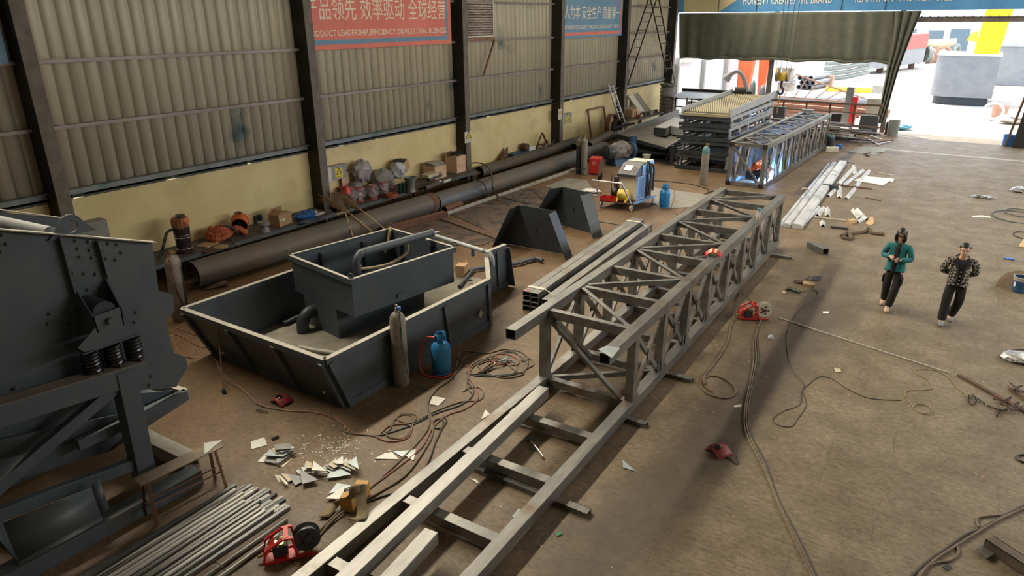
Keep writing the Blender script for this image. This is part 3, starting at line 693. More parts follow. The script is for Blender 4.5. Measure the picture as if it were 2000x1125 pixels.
# inner tank: wide upper box on a narrower lower box
TO = V((-10.40, 8.2, 0)); ta = radians(-9.5)
tank = thing('settling_tank', 'stepped dark grey rectangular tank standing inside the large tray', 'tank', (TO.x, TO.y, .03), ta)
W_, D_ = 1.95, 2.38; zu0, zu1 = .62, 1.32
bx = lambda lo, hi: MB().b2(lo, hi)
for nm, lo, hi in (('front_panel', (0, 0, zu0-.03), (W_, .02, zu1-.03)), ('back_panel', (0, D_-.02, zu0-.03), (W_, D_, zu1-.03)), ('side_panel', (0, .02, zu0-.03), (.02, D_-.02, zu1-.03)), ('side_panel', (W_-.02, .02, zu0-.03), (W_, D_-.02, zu1-.03))):
    bx(lo, hi).build(nm, 'greypaint', tank)
MB().b2((.02, .02, zu0-.03), (W_-.02, D_-.02, zu0-.01)).build('bottom_panel', 'darkpaint', tank)
lo_x0, lo_x1 = .30, 1.38
MB().b2((lo_x0, 0, .0), (lo_x1, D_-.32, zu0-.03)).build('lower_box', 'greypaint', tank)
for lo, hi in (((-.05, -.05, zu1-.10), (W_+.05, .0, zu1)), ((-.05, D_, zu1-.10), (W_+.05, D_+.05, zu1)), ((-.05, 0, zu1-.10), (0, D_, zu1)), ((W_, 0, zu1-.10), (W_+.05, D_, zu1))):
    bx(lo, hi).build('rim', 'greypaint', tank, bev=.004)
for lo, hi in (((-.05, -.05, zu1), (W_+.05, .01, zu1+.004)), ((-.05, D_-.01, zu1), (W_+.05, D_+.05, zu1+.004)), ((-.05, 0.01, zu1), (.01, D_-.01, zu1+.004)), ((W_-.01, 0.01, zu1), (W_+.05, D_-.01, zu1+.004))):
    bx(lo, hi).build('rim_top', 'dustedge', tank, label='dusty pale top edge of the rim')
for x, y in ((-.02, -.02), (W_+.02, -.02), (W_+.02, D_+.02), (-.02, D_+.02)):
    MB().tube([V((x+.045*cos(t_)*cos(.6), y+.045*cos(t_)*sin(.6), zu1+.055+.045*sin(t_))) for t_ in [2*pi*k/12 for k in range(12)]], .012, 6, closed=True).build('lifting_eye', 'greypaint', tank)
for y in (.6, 1.6): MB().b2((.02, y, zu0), (.09, y+.05, zu1-.1)).b2((W_-.09, y, zu0), (W_-.02, y+.05, zu1-.1)).build('inner_stiffener', 'darkpaint', tank)
MB().b2((.35, D_-.09, zu0), (.40, D_-.02, zu1-.1)).b2((1.35, D_-.09, zu0), (1.40, D_-.02, zu1-.1)).build('inner_stiffener', 'darkpaint', tank)
MB().b2((W_, .95, .72), (W_+.03, 1.12, .75)).b2((W_, .95, .68), (W_+.03, .98, .72)).build('small_bracket', 'greypaint', tank)
# elbow stub on the lower box front
el = [V((.62, .0, .36)), V((.62, -.10, .355)), V((.62, -.20, .31)), V((.62, -.26, .22)), V((.62, -.28, .10)), V((.62, -.28, .03))]
MB().tube(spline(el, 4), .115, 16).build('outlet_elbow', 'darkpaint', tank)
# big feed pipe lying across the tank with elbow and rags
fp = thing('feed_pipe', 'long grey pipe with an elbow laid across the open tank', 'pipe', (TO.x, TO.y, 1.0))
z_ = 1.50; p0, p1 = G(843, 455, z_), G(712, 492, z_)
e = (p1-p0).normalized()
pts = [p0, p0.lerp(p1, .5), p1, p1+e*.12+V((0, 0, -.03)), p1+e*.19+V((0, 0, -.12)), p1+e*.20+V((0, 0, -.26)), p1+e*.20+V((0, 0, -.42))]
MB().tube([p0]+spline(pts[1:], 6), .075, 20, cap=True).build('pipe_run', 'greypaint', fp, world=True)
MB().cyl(p0+e*-.02, p0+e*.04, .085, n=20).cyl(p1+e*-.02, p1+e*.015, .082, n=20).build('collar', 'greypaint', fp, world=True)
rg = p1+e*.20+V((0, 0, -.26))
MB().tube(spline([p0.lerp(p1, .45)+V((0, .06, .02)), p0.lerp(p1, .5)+V((.1, .1, -.2)), p0.lerp(p1, .75)+V((.05, .1, -.36)), rg+V((0, .1, -.05)), rg+V((.05, .05, .05)), rg+V((-.08, 0, -.12))], 6), .03, 6).build('lifting_sling', 'webbing', label='khaki lifting sling hanging over the feed pipe in the tank', cat='sling')
rb = V((TO.x, TO.y, 0))+Matrix.Rotation(ta, 3, 'Z') @ V((.02, D_-.02, 1.3))
MB().tube(spline([rb+V((0, 0, .08)), rb+V((.05, -.08, .0)), rb+V((.06, -.16, -.2)), rb+V((.02, -.24, -.42))], 5), .035, 7).build('lifting_sling', 'webbing', label='knotted sling hanging into the far corner of the tank', cat='sling')
# outlet pipe on the spout end of the tray
op = thing('outlet_pipe', 'slim grey pipe with down-turned end across the tray mouth', 'pipe', (-8.9, 11.5, 1.0))
z_ = 1.05; a, b_ = G(845, 459, z_), G(950, 492, z_)
dd = (b_-a).normalized()
MB().tube([a]+spline([a.lerp(b_, .5), b_, b_+dd*.10+V((0, 0, -.02)), b_+dd*.17+V((0, 0, -.10)), b_+dd*.18+V((0, 0, -.25))], 5), .045, 14).build('pipe_run', 'palegrey', op, world=True)
MB().cyl(b_+dd*-.06, b_+dd*-.02, .06, n=14).cyl(b_+dd*-.04, b_+dd*-.04+V((0, 0, .11)), .015, n=8).build('clamp', 'chrome', op, world=True)
MB().box(a.lerp(b_, .76)+V((0, 0, -.11)), (.05, .05, .15)).build('pipe_bracket', 'greypaint', op, world=True)
# loose pipes lying on the tray floor and beyond its mouth
def loose_pipe(label, pts, r, m='greypaint', stubs=(), name='pipe'):
    t = thing(name, label, 'pipe', pts[0]); MB().tube(spline(pts, 5), r, 12).build('pipe_run', m, t, world=True)
    if stubs:
        for p_, q_ in stubs: MB().cyl(p_, q_, r*.6, n=10).build('branch', m, t, world=True)
    return t
loose_pipe('dark hooked pipe on the tray floor left of the tank', [G(604, 612, .1), G(575, 622, .1), G(560, 630, .09), G(551, 627, .09), G(549, 618, .09)], .045, 'darkpaint')
loose_pipe('grey pipe with a branch, lying inside the tray mouth', [G(897, 560, .08), G(923, 527, .08)], .04, 'greypaint', [(G(913, 548, .08), G(922, 547, .12))])
loose_pipe('pale pipe lying along the front corner of the tray floor', [G(585, 678, .07), G(620, 685, .07), G(655, 690, .07)], .04, 'dustedge')
loose_pipe('long grey pipe with stubs, running out of the tray mouth', [G(898, 534, .09), G(930, 525, .07), G(1000, 516, .07), G(1040, 506, .07), G(1047, 504, .07), G(1060, 509, .07)], .045, 'greypaint', [(G(991, 515, .07), G(996, 518, .07)), (G(1015, 512, .07), G(1020, 515, .07))])
bxs = thing('cardboard_box', 'small open cardboard box standing in the tray mouth', 'box', G(905, 527, .03))
MB().box(G(902, 527, .16), (.22, .26, .26), rz=.3).build('carton', 'card', bxs, world=True)
MB().plate([G(908, 507, .29), G(913, 509, .29), G(911, 514, .24), G(906, 511, .22)], .005).build('flap', 'card', bxs, world=True)

# ================================================================== two hoods (bent steel covers)
def hood(name, label, q, tops, m='darkpaint'):
    # q: left-front foot, right-front foot pixels ; built from measured plan, open front
    t = thing(name, label, 'steel hood', q)
    (a, b_, c, d_), (A, B, Cc, D) = tops   # base ring and top ring: front-left, back-left, back-right, front-right
    MB().plate([b_, c, Cc, B], .012).build('back_panel', m, t, world=True)
    MB().plate([a, b_, B, A], .012).build('side_panel', m, t, world=True)
    MB().plate([c, d_, D, Cc], .012).build('side_panel', 'palegrey' if 0 else 'greypaint', t, world=True)  # same paint; lit flange painted in lighter grey, shaded panels darker
    mid = (b_+c+B+Cc)/4; n = (c-b_).cross(B-b_).normalized(); n = n if n.y < 0 else -n
    MB().cyl(mid+n*.015, mid+n*.06, .02, n=8).build('bolt', 'darkpaint', t, world=True)
    o = MB().beam(B.lerp(b_, .22)+n*.012, Cc.lerp(c, .22)+n*.012, .01, .02).build('weld_seam', 'darkpaint', t, world=True)
    return t
hood('steel_hood', 'nearer of the two trapezoid steel hoods standing on the floor', V((-8.8, 14.4, 0)),
     ([V((-9.85, 14.1, .01)), V((-9.85, 14.5, .01)), V((-7.74, 14.55, .01)), V((-7.72, 14.18, .01))], [V((-9.28, 14.06, 1.1)), V((-9.30, 14.5, 1.1)), V((-8.20, 14.5, 1.1)), V((-8.20, 14.15, 1.1))]))
hood('steel_hood', 'farther of the two trapezoid steel hoods standing on the floor', V((-9.0, 16.6, 0)),
     ([V((-10.1, 16.3, .01)), V((-10.05, 16.95, .01)), V((-7.84, 16.44, .01)), V((-7.95, 16.09, .01))], [V((-9.52, 16.47, 1.1)), V((-9.34, 16.88, 1.1)), V((-8.31, 16.63, 1.1)), V((-8.46, 16.26, 1.1))]))
# ================================================================== lattice girders
def member(p, q, w_, h_, nm, par, m='rawsteel', t=0, up=(0, 0, 1), bev=.006):
    return MB().beam(p, q, w_, h_, t, up=V(up)).build(nm, m, par, bev=bev)
ga = radians(1.0)
gx, gy = -5.04, 8.42
gird = thing('lattice_girder', 'long raw steel lattice girder in the middle of the floor, nearest the camera', 'lattice girder', (gx, gy, 0), ga)
Wg, Lg, c_, zb, zt = 1.62, 9.45, .16, .22, 1.40
zc0, zc1 = zb-c_/2, zt-c_/2
member((c_/2, -.93, zc1), (c_/2, Lg, zc1), c_, c_, 'top_chord', gird, t=.008)
member((Wg-c_/2, -.93, zc1), (Wg-c_/2, Lg, zc1), c_, c_, 'top_chord', gird, t=.008)
member((c_/2, -8, zc0), (c_/2, Lg, zc0), c_, c_, 'bottom_chord', gird, t=.008)
member((Wg-c_/2, -8, zc0), (Wg-c_/2, Lg, zc0), c_, c_, 'bottom_chord', gird, t=.008)
ys = [.08+k*1.162 for k in range(9)]
for k, y in enumerate(ys):
    member((c_, y, zc1-.02), (Wg-c_, y, zc1-.02), .10, .14, 'top_rung', gird)
    member((c_, y, zc0-.01), (Wg-c_, y, zc0-.01), .12, .13, 'bottom_rung', gird)
    for x in (c_/2, Wg-c_/2): member((x, y, zb), (x, y, zt-c_), .13, .15, 'post', gird, up=(0, 1, 0))
for y in (-1.07, -2.22, -3.42, -4.62, -5.8): member((c_, y, zc0-.01), (Wg-c_, y, zc0-.01), .14, .13, 'bottom_rung', gird)
for k in range(8):
    y0, y1 = ys[k], ys[k+1]
    a, b_ = ((Wg-c_-.01, y0+.02, zt-.03), (c_+.01, y1-.09, zt-.03)) if k % 2 == 0 else ((c_+.01, y0+.09, zt-.03), (Wg-c_-.01, y1-.02, zt-.03))
    MB().angle(a, b_, .07, .008).build('top_diagonal', 'rawsteel', gird)
    if k % 3 == 0: MB().angle((c_, y0+.06, zb-.03), (Wg-c_, y1-.06, zb-.03), .07, .008).build('bottom_diagonal', 'rawsteel', gird)
    for x, nx in ((c_/2, -1), (Wg-c_/2, 1)):
        ym = (y0+y1)/2; zm = (zb+zt-c_)/2; ins = .0
        for s_ in (1, -1):
            p, q = (V((x+ins*nx, y0+.07, zb if s_ > 0 else zt-c_)), V((x+ins*nx, y1-.07, zt-c_ if s_ > 0 else zb)))
            MB().beam(p, q, .075, .05, up=(1, 0, 0)).build('side_brace', 'rawsteel', gird)
        hx = x+nx*.035
        MB().prism([(hx, ym-.085, zm), (hx, ym, zm-.17), (hx, ym+.085, zm), (hx, ym, zm+.17)], (nx*.008, 0, 0)).build('gusset_plate', 'rawsteel', gird)
        for yy, sg in ((y0+.065, 1), (y1-.065, -1)):
            MB().prism([(hx, yy, zb), (hx, yy+sg*.13, zb), (hx, yy, zb+.2)], (nx*.008, 0, 0)).prism([(hx, yy, zt-c_), (hx, yy+sg*.13, zt-c_), (hx, yy, zt-c_-.2)], (nx*.008, 0, 0)).build('gusset_plate', 'rawsteel', gird)
MB().beam((c_+.04, .0, zt-c_-.0), (Wg-c_-.04, .0, zb+.0), .05, .075, up=(0, 1, 0)).build('end_brace', 'rawsteel', gird)
MB().beam((c_+.06, .12, zt-c_-.05), (c_+.3, .9, zb+.08), .06, .09, up=(1, 0, 0)).build('inner_brace', 'rawsteel', gird)
# packing channels under the girder
for (px, py), (qx, qy), lb in (((1300, 725), (1352, 743), 'channel packer under the girder beside the coiled whip'), ((1090, 985), (1150, 1003), 'channel packer under the near end of the girder'), ((1500, 499), (1546, 504), 'pale channel packer under the far end of the girder'), ((1235, 822), (1262, 830), 'short dark packer beside the girder foot')):
    q = G(qx, qy, .03); p = V((q.x-(2.1 if 'short' not in lb else .3), q.y+.02, q.z))
    MB().chan(p, q, .12, .06, .006).build('packing_channel', 'rawsteel' if 'pale' not in lb else 'brightsteel', label=lb, cat='steel channel')
# loose beams beside and in the girder
a, b_ = G(1062, 758, .36), G(677, 1125, .36)
a.z = b_.z = .225+.08; d_ = (b_-a).normalized()
MB().beam(a, a+d_*9, .17, .16, .008).build('steel_box_beam', 'brightsteel', bev=.006, label='long bright box beam lying on the rungs inside the left chord', cat='steel beam')
a, b_ = G(843, 1037, .36), G(762, 1125, .36); a.z = b_.z = .225+.075; d_ = (b_-a).normalized()
MB().beam(a, a+d_*2.6, .17, .15, 0).build('steel_box_beam', 'brightsteel', bev=.006, label='shorter bright box beam beside it at the bottom of the girder', cat='steel beam')
# square plate on the open chord end, visor mask, tape, bottle, rags
gl = lambda x, y, z: gird.matrix_basis @ V((x, y, z))
bpy.context.view_layer.update()
MB().plate([G(1168, 682, zt+.003), G(1185, 675, zt+.003), G(1211, 680, zt+.003), G(1195, 699, zt+.003)], .006).build('steel_square', 'bluesheet', label='small pale square plate lying on the open chord end', cat='steel plate')

bt = thing('drink_bottle', 'clear bottle with brown drink and teal cap on the top chord', 'bottle', G(1480, 431, zt))
c = G(1480, 430, zt)
MB().lathe(c, [(0.03, 0), (.04, .005), (.04, .19), (.03, .215)], 16).build('bottle_body', 'glass', bt, world=True)
MB().lathe(c, [(.036, .006), (.036, .08), (.0, .08)], 16).build('drink', mat('brown_tea', (.42, .17, .04), None, .2), bt, world=True)
MB().lathe(c, [(.034, .21), (.036, .215), (.036, .262), (.03, .27), (0, .27)], 16).build('cap', mat('teal_cap', (.10, .38, .42), None, .4), bt, world=True)

def mask(name, label, c, rz, stripes=False, tilt=0.):
    """hand-held welding shield: shallow curved shell with window"""
    t = thing(name, label, 'welding mask', c, rz)
    def sh(u, v):
        x = (u-.5)*.30; y = (v-.5)*.24; z = .085*(1-(2*u-1)**2)*.9+.035*(1-(2*v-1)**2)
        k = 1-.12*abs(2*v-1)**3; return V((x*k, y, z+.004))
    MB().grid(sh, 16, 12).build('shell', 'darkred' if not stripes else 'red', t, solid=.006)
    MB().grid(lambda u, v: sh(.30+u*.4, .18+v*.30)+V((0, 0, .007)), 6, 5).build('window', 'lens', t, solid=.006) if not stripes else None
    if stripes:
        for u0 in (.26, .56):
            MB().grid(lambda u, v: sh(u0+u*.15, .01+v*.98)+V((0, 0, .006)), 4, 10).build('stripe', mat('mask_cream', (.72, .62, .32), None, .6), t, solid=.002)
    MB().tube([sh(0, k/10) for k in range(11)], .007, 6).tube([sh(1, k/10) for k in range(11)], .007, 6).tube([sh(k/10, 0) for k in range(11)], .007, 6).build('edge_rim', 'darkred' if not stripes else 'red', t)
    return t
m_ = mask('welding_mask', 'red and cream striped welding shield on the girder top chord', G(1394, 500, zt)+V((-.02, .05, 0)), .2, True); m_.scale = (1, 1, 1)
mask('welding_mask', 'dark red welding mask lying on the floor by the sloping tray front', G(551, 785), -.1)
mask('welding_mask', 'dark red welding mask alone on the open floor right of the girder', G(1404, 884), -.5)
MB().tube(spline([G(1415, 893, .01), G(1427, 897, .012), G(1437, 906, .01), G(1441, 902, .012), G(1438, 890, .01)], 4), .008, 6).build('mask_headband', 'black', label='black headband lying beside the lone mask', cat='headband')

# ---- second lattice girder, with the welder in it
g2a = radians(-1.6); 
g2 = thing('lattice_girder', 'farther lattice girder with a welder crouching inside its near end', 'lattice girder', (-6.97, 24.42, 0), g2a)
W2, L2, c2, z2 = 1.30, 9.9, .15, 1.5
def m2(p, q, w_, h_, nm, m='rawsteel', up=(0, 0, 1), t=0): return MB().beam(p, q, w_, h_, t, up=V(up)).build(nm, m, g2)
for x in (c2/2, W2-c2/2):
    m2((x, 0, z2-c2/2), (x, L2, z2-c2/2), c2, c2, 'top_chord', 'brightsteel' if 0 else 'rawsteel', t=.01)
    m2((x, 0, c2/2), (x, L2, c2/2), c2, c2, 'bottom_chord', t=.01)
n2 = 8; yy2 = [.075+k*(L2-.15)/n2 for k in range(n2+1)]
for k, y in enumerate(yy2):
    m2((c2, y, z2-.07), (W2-c2, y, z2-.07), .09, .12, 'top_rung'); m2((c2, y, .07), (W2-c2, y, .07), .09, .12, 'bottom_rung')
    for x in (c2/2, W2-c2/2): m2((x, y, c2), (x, y, z2-c2), .12 if k else .13, .14, 'post', up=(0, 1, 0))
for k in range(n2):
    y0, y1 = yy2[k], yy2[k+1]; ym = (y0+y1)/2
    for s_ in (0, 1):
        a, b_ = ((c2, y0, z2-.03), (W2-c2, y1, z2-.03)) if s_ else ((W2-c2, y0, z2-.03), (c2, y1, z2-.03))
        MB().angle(a, b_, .06, .008).build('top_diagonal', 'brightsteel', g2)
    for x in (c2/2, W2-c2/2):
        MB().beam((x, y0+.07, z2-c2), (x, ym, c2), .06, .06, up=(1, 0, 0)).beam((x, ym, c2), (x, y1-.07, z2-c2), .06, .06, up=(1, 0, 0)).build('side_brace', 'rawsteel', g2)
for x in (c2/2, W2-c2/2): [MB().box((x, -.004, zz_), (c2+.004, .012, c2+.004)).build('end_cap', 'column', g2) for zz_ in (z2-c2/2, c2/2)]
MB().beam((c2, .0, z2-c2), (W2-c2, .0, c2), .05, .075, up=(0, 1, 0)).build('end_brace', 'rawsteel', g2)
MB().box((c2+.10, -.055, z2-.07), (.09, .01, .04)).build('paper_tag', 'card', g2)

# ================================================================== banded stack of rectangular tubes beside the girder
bpts = []
A = V((-6.86, 10.98, 0)); B = V((-7.28, 17.35, 0)); dB = (B-A).normalized(); sB = V((dB.y, -dB.x, 0))
tw, th = .175, .105; first = None; idx = 0
place = ['left column', 'middle column', 'right column']
lv_ = ['lowest', 'second from the floor', 'third from the floor', 'topmost']
for col_ in range(3):
    for r_ in range(4 if col_ < 2 else 3):
        off = 0 if col_ < 2 else .03
        p = A+sB*(col_*(tw+.004)+off+(.0 if col_ < 2 else .03))+V((0, 0, th*(r_+.5)))+dB*random.uniform(-.02, .03); q = p+dB*6.25
        lb = 'rectangular steel tube in the banded stack, %s in the %s' % (lv_[r_] if r_ < 3 or col_ < 2 else '', place[col_]) if not (col_ == 2 and r_ == 2) else 'rectangular steel tube in the banded stack, topmost in the right column'
        MB().beam(p, q, tw-.004, th-.003, .007).build('rectangular_tube', 'rawsteel', label=lb, cat='steel tube', group='banded stack of rectangular tubes', bev=.004)
for s_, lb in ((.28, 'white plastic packing band round the near end of the tube stack'), (5.9, 'white plastic packing band round the far end of the tube stack')):
    c = A+dB*s_; z_ = th*4+.006; e = c+sB*(tw*2+.02)
    p_ = [c-sB*(tw/2+.006)+V((0, 0, .0)), c-sB*(tw/2+.006)+V((0, 0, z_)), c+sB*(tw*1.5+.012)+V((0, 0, z_)), e+sB*(tw*.5+.03)+V((0, 0, th*3+.01)), e+sB*(tw*.5+.09)+V((0, 0, th*3-.06)), e+sB*(tw*.5+.09)+V((0, 0, .0))]
    mb = MB()
    for i in range(5): mb.beam(p_[i], p_[i+1], .10 if i == 1 else .03, .005, up=dB.cross(p_[i+1]-p_[i]) if 0 else V((0, 0, 1)) if i != 0 and i != 4 else V((1, 0, 0)))
    mb.build('packing_band', 'offwhite', label=lb, cat='packing band')
MB().box(A+dB*.07+V((0, 0, th*4+.003)), (.07, .05, .002)).build('red_tag', 'red', label='small red paint mark on top of the tube stack', cat='paint mark')

# ================================================================== loose round and flat bars, front left
random.seed(5); k = 0
f0, f1 = G(465, 948), G(575, 985)     # far ends line
ddir = (G(205, 1120)-G(470, 955)).normalized()
kinds = []
N_ = 17
for i in range(N_):
    t_ = i/(N_-1); s_ = f0.lerp(f1, t_)+ddir*random.uniform(-.08, .12); L_ = random.uniform(3.0, 3.6)
    d2 = (ddir+V((random.uniform(-.02, .02), 0, 0))).normalized(); h_ = random.choice((.025, .03, .04)); wd = random.uniform(.03, .062)
    lay = .0
    o = MB().beam(s_+V((0, 0, h_/2+lay)), s_+d2*L_+V((0, 0, h_/2+lay)), wd, h_, .003 if random.random() < .5 else 0)
    mt = random.choice(('rawsteel', 'brightsteel', 'darkpaint', 'darksheet'))
    desc = {'darkpaint': 'blackish', 'rawsteel': 'dull grey', 'brightsteel': 'bright', 'darksheet': 'dark'}[mt]
    ordn = ['first', 'second', 'third', 'fourth', 'fifth', 'sixth', 'seventh', 'eighth', 'ninth', 'tenth', 'eleventh', 'twelfth', 'thirteenth', 'fourteenth', 'fifteenth', 'sixteenth', 'last'][i]
    o.build('steel_bar', mt, label='%s steel bar in the pile by the bench, %s from the left, bottom layer' % (desc, ordn), cat='steel bar', group='steel bars piled beside the bench')
for i in range(12):
    t_ = (i+.6)/12.6; s_ = f0.lerp(f1, t_)+ddir*random.uniform(.02, .40); L_ = random.uniform(2.7, 3.4)
    h_ = .03; d2 = (ddir+V((random.uniform(-.03, .03), 0, 0))).normalized()
    mt = random.choice(('sheet', 'rawsteel', 'brightsteel'))
    ordn = ['first', 'second', 'third', 'fourth', 'fifth', 'sixth', 'seventh', 'eighth', 'ninth', 'tenth', 'eleventh', 'last'][i]
    MB().beam(s_+V((0, 0, .058)), s_+d2*L_+V((0, 0, .058)), .038, h_).build('steel_bar', mt, label='%s steel bar in the pile by the bench, %s from the left, upper layer' % ({'sheet': 'pale', 'brightsteel': 'bright', 'rawsteel': 'dull grey'}[mt], ordn), cat='steel bar', group='steel bars piled beside the bench')
s_ = G(560, 1015, .02); MB().cyl(s_, s_+ddir*3, .022, n=10).build('steel_pipe', 'rawsteel', label='thin round pipe lying right of the bar pile', cat='steel pipe')
s_ = G(545, 1045, .02); MB().cyl(s_, s_+ddir*2.4, .026, n=10).build('steel_pipe', 'brightsteel', label='bright round pipe tied with wire, beside the wire feeder', cat='steel pipe')
MB().tube(spline([G(405, 1103, .03), G(425, 1100, .07), G(440, 1118, .03), G(432, 1122, .03)], 4), .005, 5).build('tie_wire', 'black', label='loop of tie wire round the pipes at the bottom edge', cat='wire')
# ================================================================== along the left wall
ZS = .45
def shelf(name, label, y0, y1, x0=-15.58, x1=-14.56, z=ZS, legs=()):
    t = thing(name, label, 'shelf', (x1, (y0+y1)/2, 0))
    MB().b2((x0, y0, z-.012), (x1, y1, z)).build('shelf_top', mat('shelf_mesh', (.09, .08, .07), (.15, .13, .11), .7, .2, 8), t, world=True)
    MB().b2((x1-.01, y0, z-.09), (x1+.01, y1, z+.002)).build('front_rail', mat('shelf_rail', (.09, .105, .115), (.13, .15, .155), .5, .2, 3), t, world=True)
    for y in legs:
        MB().b2((x1-.08, y-.04, 0), (x1-.01, y+.04, z-.09)).build('leg', 'column', t, world=True)
        MB().b2((x0+.02, y-.04, 0), (x0+.09, y+.04, z-.012)).build('leg', 'column', t, world=True)
    return t
shelf('storage_shelf', 'low steel shelf by the wall carrying the vacuum cleaner and orange fan', 4.2, 13.22, legs=(4.6, 9.7, 13.0))
shelf('storage_shelf', 'low steel shelf by the wall carrying plastic-wrapped castings and crates', 13.72, 20.0, legs=(14.0, 16.6, 19.7))
S = lambda x, y, z=ZS: G(x, y, z)

# vacuum cleaner
c = S(362, 492); vc = thing('vacuum_cleaner', 'tall black and orange workshop vacuum cleaner with chrome bands on the shelf', 'vacuum cleaner', c)
k = .92
MB().lathe(c, [(.0, .02), (.20, .02), (.21, .06), (.17, .07), (.17, .34), (.175, .36), (.175, .40), (.19, .62)], 24).build('drum', mat('dark_drum', (.04, .035, .04), (.09, .07, .07), .25, .4, 6), vc, world=True)
for z_ in (.10, .36, .42): MB().lathe(c, [(.176, z_), (.186, z_+.01), (.176, z_+.022)], 24).build('chrome_band', 'chrome', vc, world=True, label='chrome band')
MB().lathe(c, [(.19, .62), (.195, .64), (.195, .78), (.17, .83), (0, .84)], 24).build('motor_head', 'orange', vc, world=True, label='orange motor head')
MB().lathe(c+V((.02, .02, 0)), [(.10, .82), (.10, .90), (.0, .91)], 16).build('cap', 'black', vc, world=True)
MB().tube(spline([c+V((-.02, -.15, .60)), c+V((-.04, -.32, .55)), c+V((.0, -.46, .35)), c+V((.0, -.58, .12)), c+V((.02, -.66, .05))], 6), .032, 8).build('hose', 'black', vc, world=True)
cw = MB(); random.seed(2)
for i in range(9):
    a_ = i*.35-1.2; cw.tube(spline([c+V((.12*cos(a_), .12*sin(a_)-.05, .90)), c+V((.20*cos(a_), .20*sin(a_)-.05, .78)), c+V((.215*cos(a_), .215*sin(a_)-.05, .58+.05*random.random())), c+V((.21*cos(a_+.25), .21*sin(a_+.25)-.05, .74)), c+V((.08*cos(a_), .08*sin(a_)-.05, .92))], 4), .007, 5)
cw.build('coiled_cord', 'cablebrown', vc, world=True, label='tan cord hung in loops over the head')

# orange flexible duct, flattened coil
c = S(428, 468); dt = thing('flexible_duct', 'crumpled orange flexible ventilation duct coiled on the shelf', 'duct', c)
for i, (r_, z_) in enumerate(((.21, .09), (.19, .19), (.13, .27))):
    pts = [c+V((cos(a_)*r_*(1+.06*sin(5*a_)), sin(a_)*r_*1.2, z_+.02*sin(3*a_+i))) for a_ in [2*pi*q/40 for q in range(40)]]
    rs = [.062+.014*(q % 2) for q in range(40)]
    MB().tube(pts, .07, 10, closed=True, rs=rs).build('duct_coil', 'orangehose', dt, world=True)
MB().tube([c+V((.05+.02*q, .30+.045*q, .10+.10*sin(q*.5))) for q in range(9)], .06, 10, rs=[.07+.02*(q % 2) for q in range(9)]).build('duct_end', 'orangehose', dt, world=True)
MB().tube(spline([c+V((.1, .1, .33)), c+V((.12, .26, .30)), c+V((.16, .36, .16)), c+V((.2, .42, .05))], 5), .03, 6).build('strap', 'black', dt, world=True)
# orange axial fan
c = S(472, 455); fn = thing('ventilation_fan', 'orange portable axial fan drum standing on the shelf', 'fan', c)
ax = V((.62, -.55, -.12)).normalized(); ce = c+V((-.02, 0, .25))
MB().cyl(ce-ax*.17, ce+ax*.17, .20, n=28, t=.012).build('drum_casing', 'orange', fn, world=True)
for s_ in (-.17, .17): MB().tube([ce+ax*s_+(basis(ax)[1]*cos(a_)+basis(ax)[2]*sin(a_))*.205 for a_ in [2*pi*q/28 for q in range(28)]], .016, 6, closed=True).build('rim_ring', 'orange', fn, world=True)
MB().cyl(ce-ax*.05, ce+ax*.10, .06, n=14).build('hub', 'black', fn, world=True)
mb = MB()
for q in range(7):
    a_ = 2*pi*q/7; d1 = basis(ax)[1]*cos(a_)+basis(ax)[2]*sin(a_); d2 = basis(ax)[1]*cos(a_+.5)+basis(ax)[2]*sin(a_+.5)
    mb.add([ce+d1*.05-ax*.02, ce+d1*.185-ax*.02, ce+d2*.185+ax*.04, ce+d2*.05+ax*.04], [(0, 1, 2, 3)])
mb.build('blades', 'darkcase', fn, world=True, solid=.004)
MB().cyl(ce-ax*.15, ce-ax*.14, .19, n=20).build('rear_grille', 'black', fn, world=True)
for s_ in (-.1, .1): MB().box(ce+ax*s_+V((0, 0, -.22)), (.05, .16, .06)).build('foot', 'orange', fn, world=True)
MB().tube(spline([ce+V((-.08, -.1, .2)), ce+V((-.05, 0, .29)), ce+V((.0, .1, .26)), ce+V((-.1, .08, .24)), ce+V((-.04, -.06, .28))], 5), .018, 6).build('coiled_cord', 'cablebrown', fn, world=True)
MB().tube(spline([S(447, 468), S(460, 478), S(470, 484), S(478, 478, .30), S(474, 462, ZS+.01)], 5), .012, 6).build('power_cable', 'black', label='thin cable looping over the shelf edge below the fan', cat='cable')
# small things on shelf one
for (px, py, r_, lb) in ((410, 490, .16, 'rusty disc lying on the shelf near the vacuum cleaner'), (432, 482, .17, 'tan disc lying on the shelf under the duct')):
    c = S(px, py); MB().cyl(c, c+V((0, 0, .012)), r_, n=24).build('flat_disc', 'wood' if 'tan' in lb else 'rust', label=lb, cat='disc')
c = S(398, 480); MB().box(c+V((0, .1, .01)), (.34, .42, .02), rz=.3).build('cardboard_sheet', 'card', label='flat piece of cardboard on the shelf behind the discs', cat='cardboard')
c = S(517, 452); pl = thing('wrapped_pulley', 'grey pulley wrapped in clear plastic, next to the cardboard box on the shelf', 'pulley', c)
MB().lathe(c, [(0, 0), (.11, .0), (.11, .04), (.07, .06), (.07, .15), (.13, .17), (.13, .23), (.05, .24), (.05, .2)], 20).build('pulley_body', 'rawsteel', pl, world=True)
MB().lathe(c, [(.15, 0), (.13, .06), (.11, .12), (.16, .19), (.15, .26)], 14).build('plastic_wrap', 'bag', pl, world=True)
c = S(506, 436); MB().lathe(c, [(0, 0), (.10, 0), (.10, .2), (.105, .21), (.09, .21), (.09, .03), (0, .03)], 18).build('blue_tin', mat('dull_blue_tin', (.05, .09, .16), (.07, .12, .2), .5, .2), label='dull blue open tin behind the wrapped pulley', cat='tin')
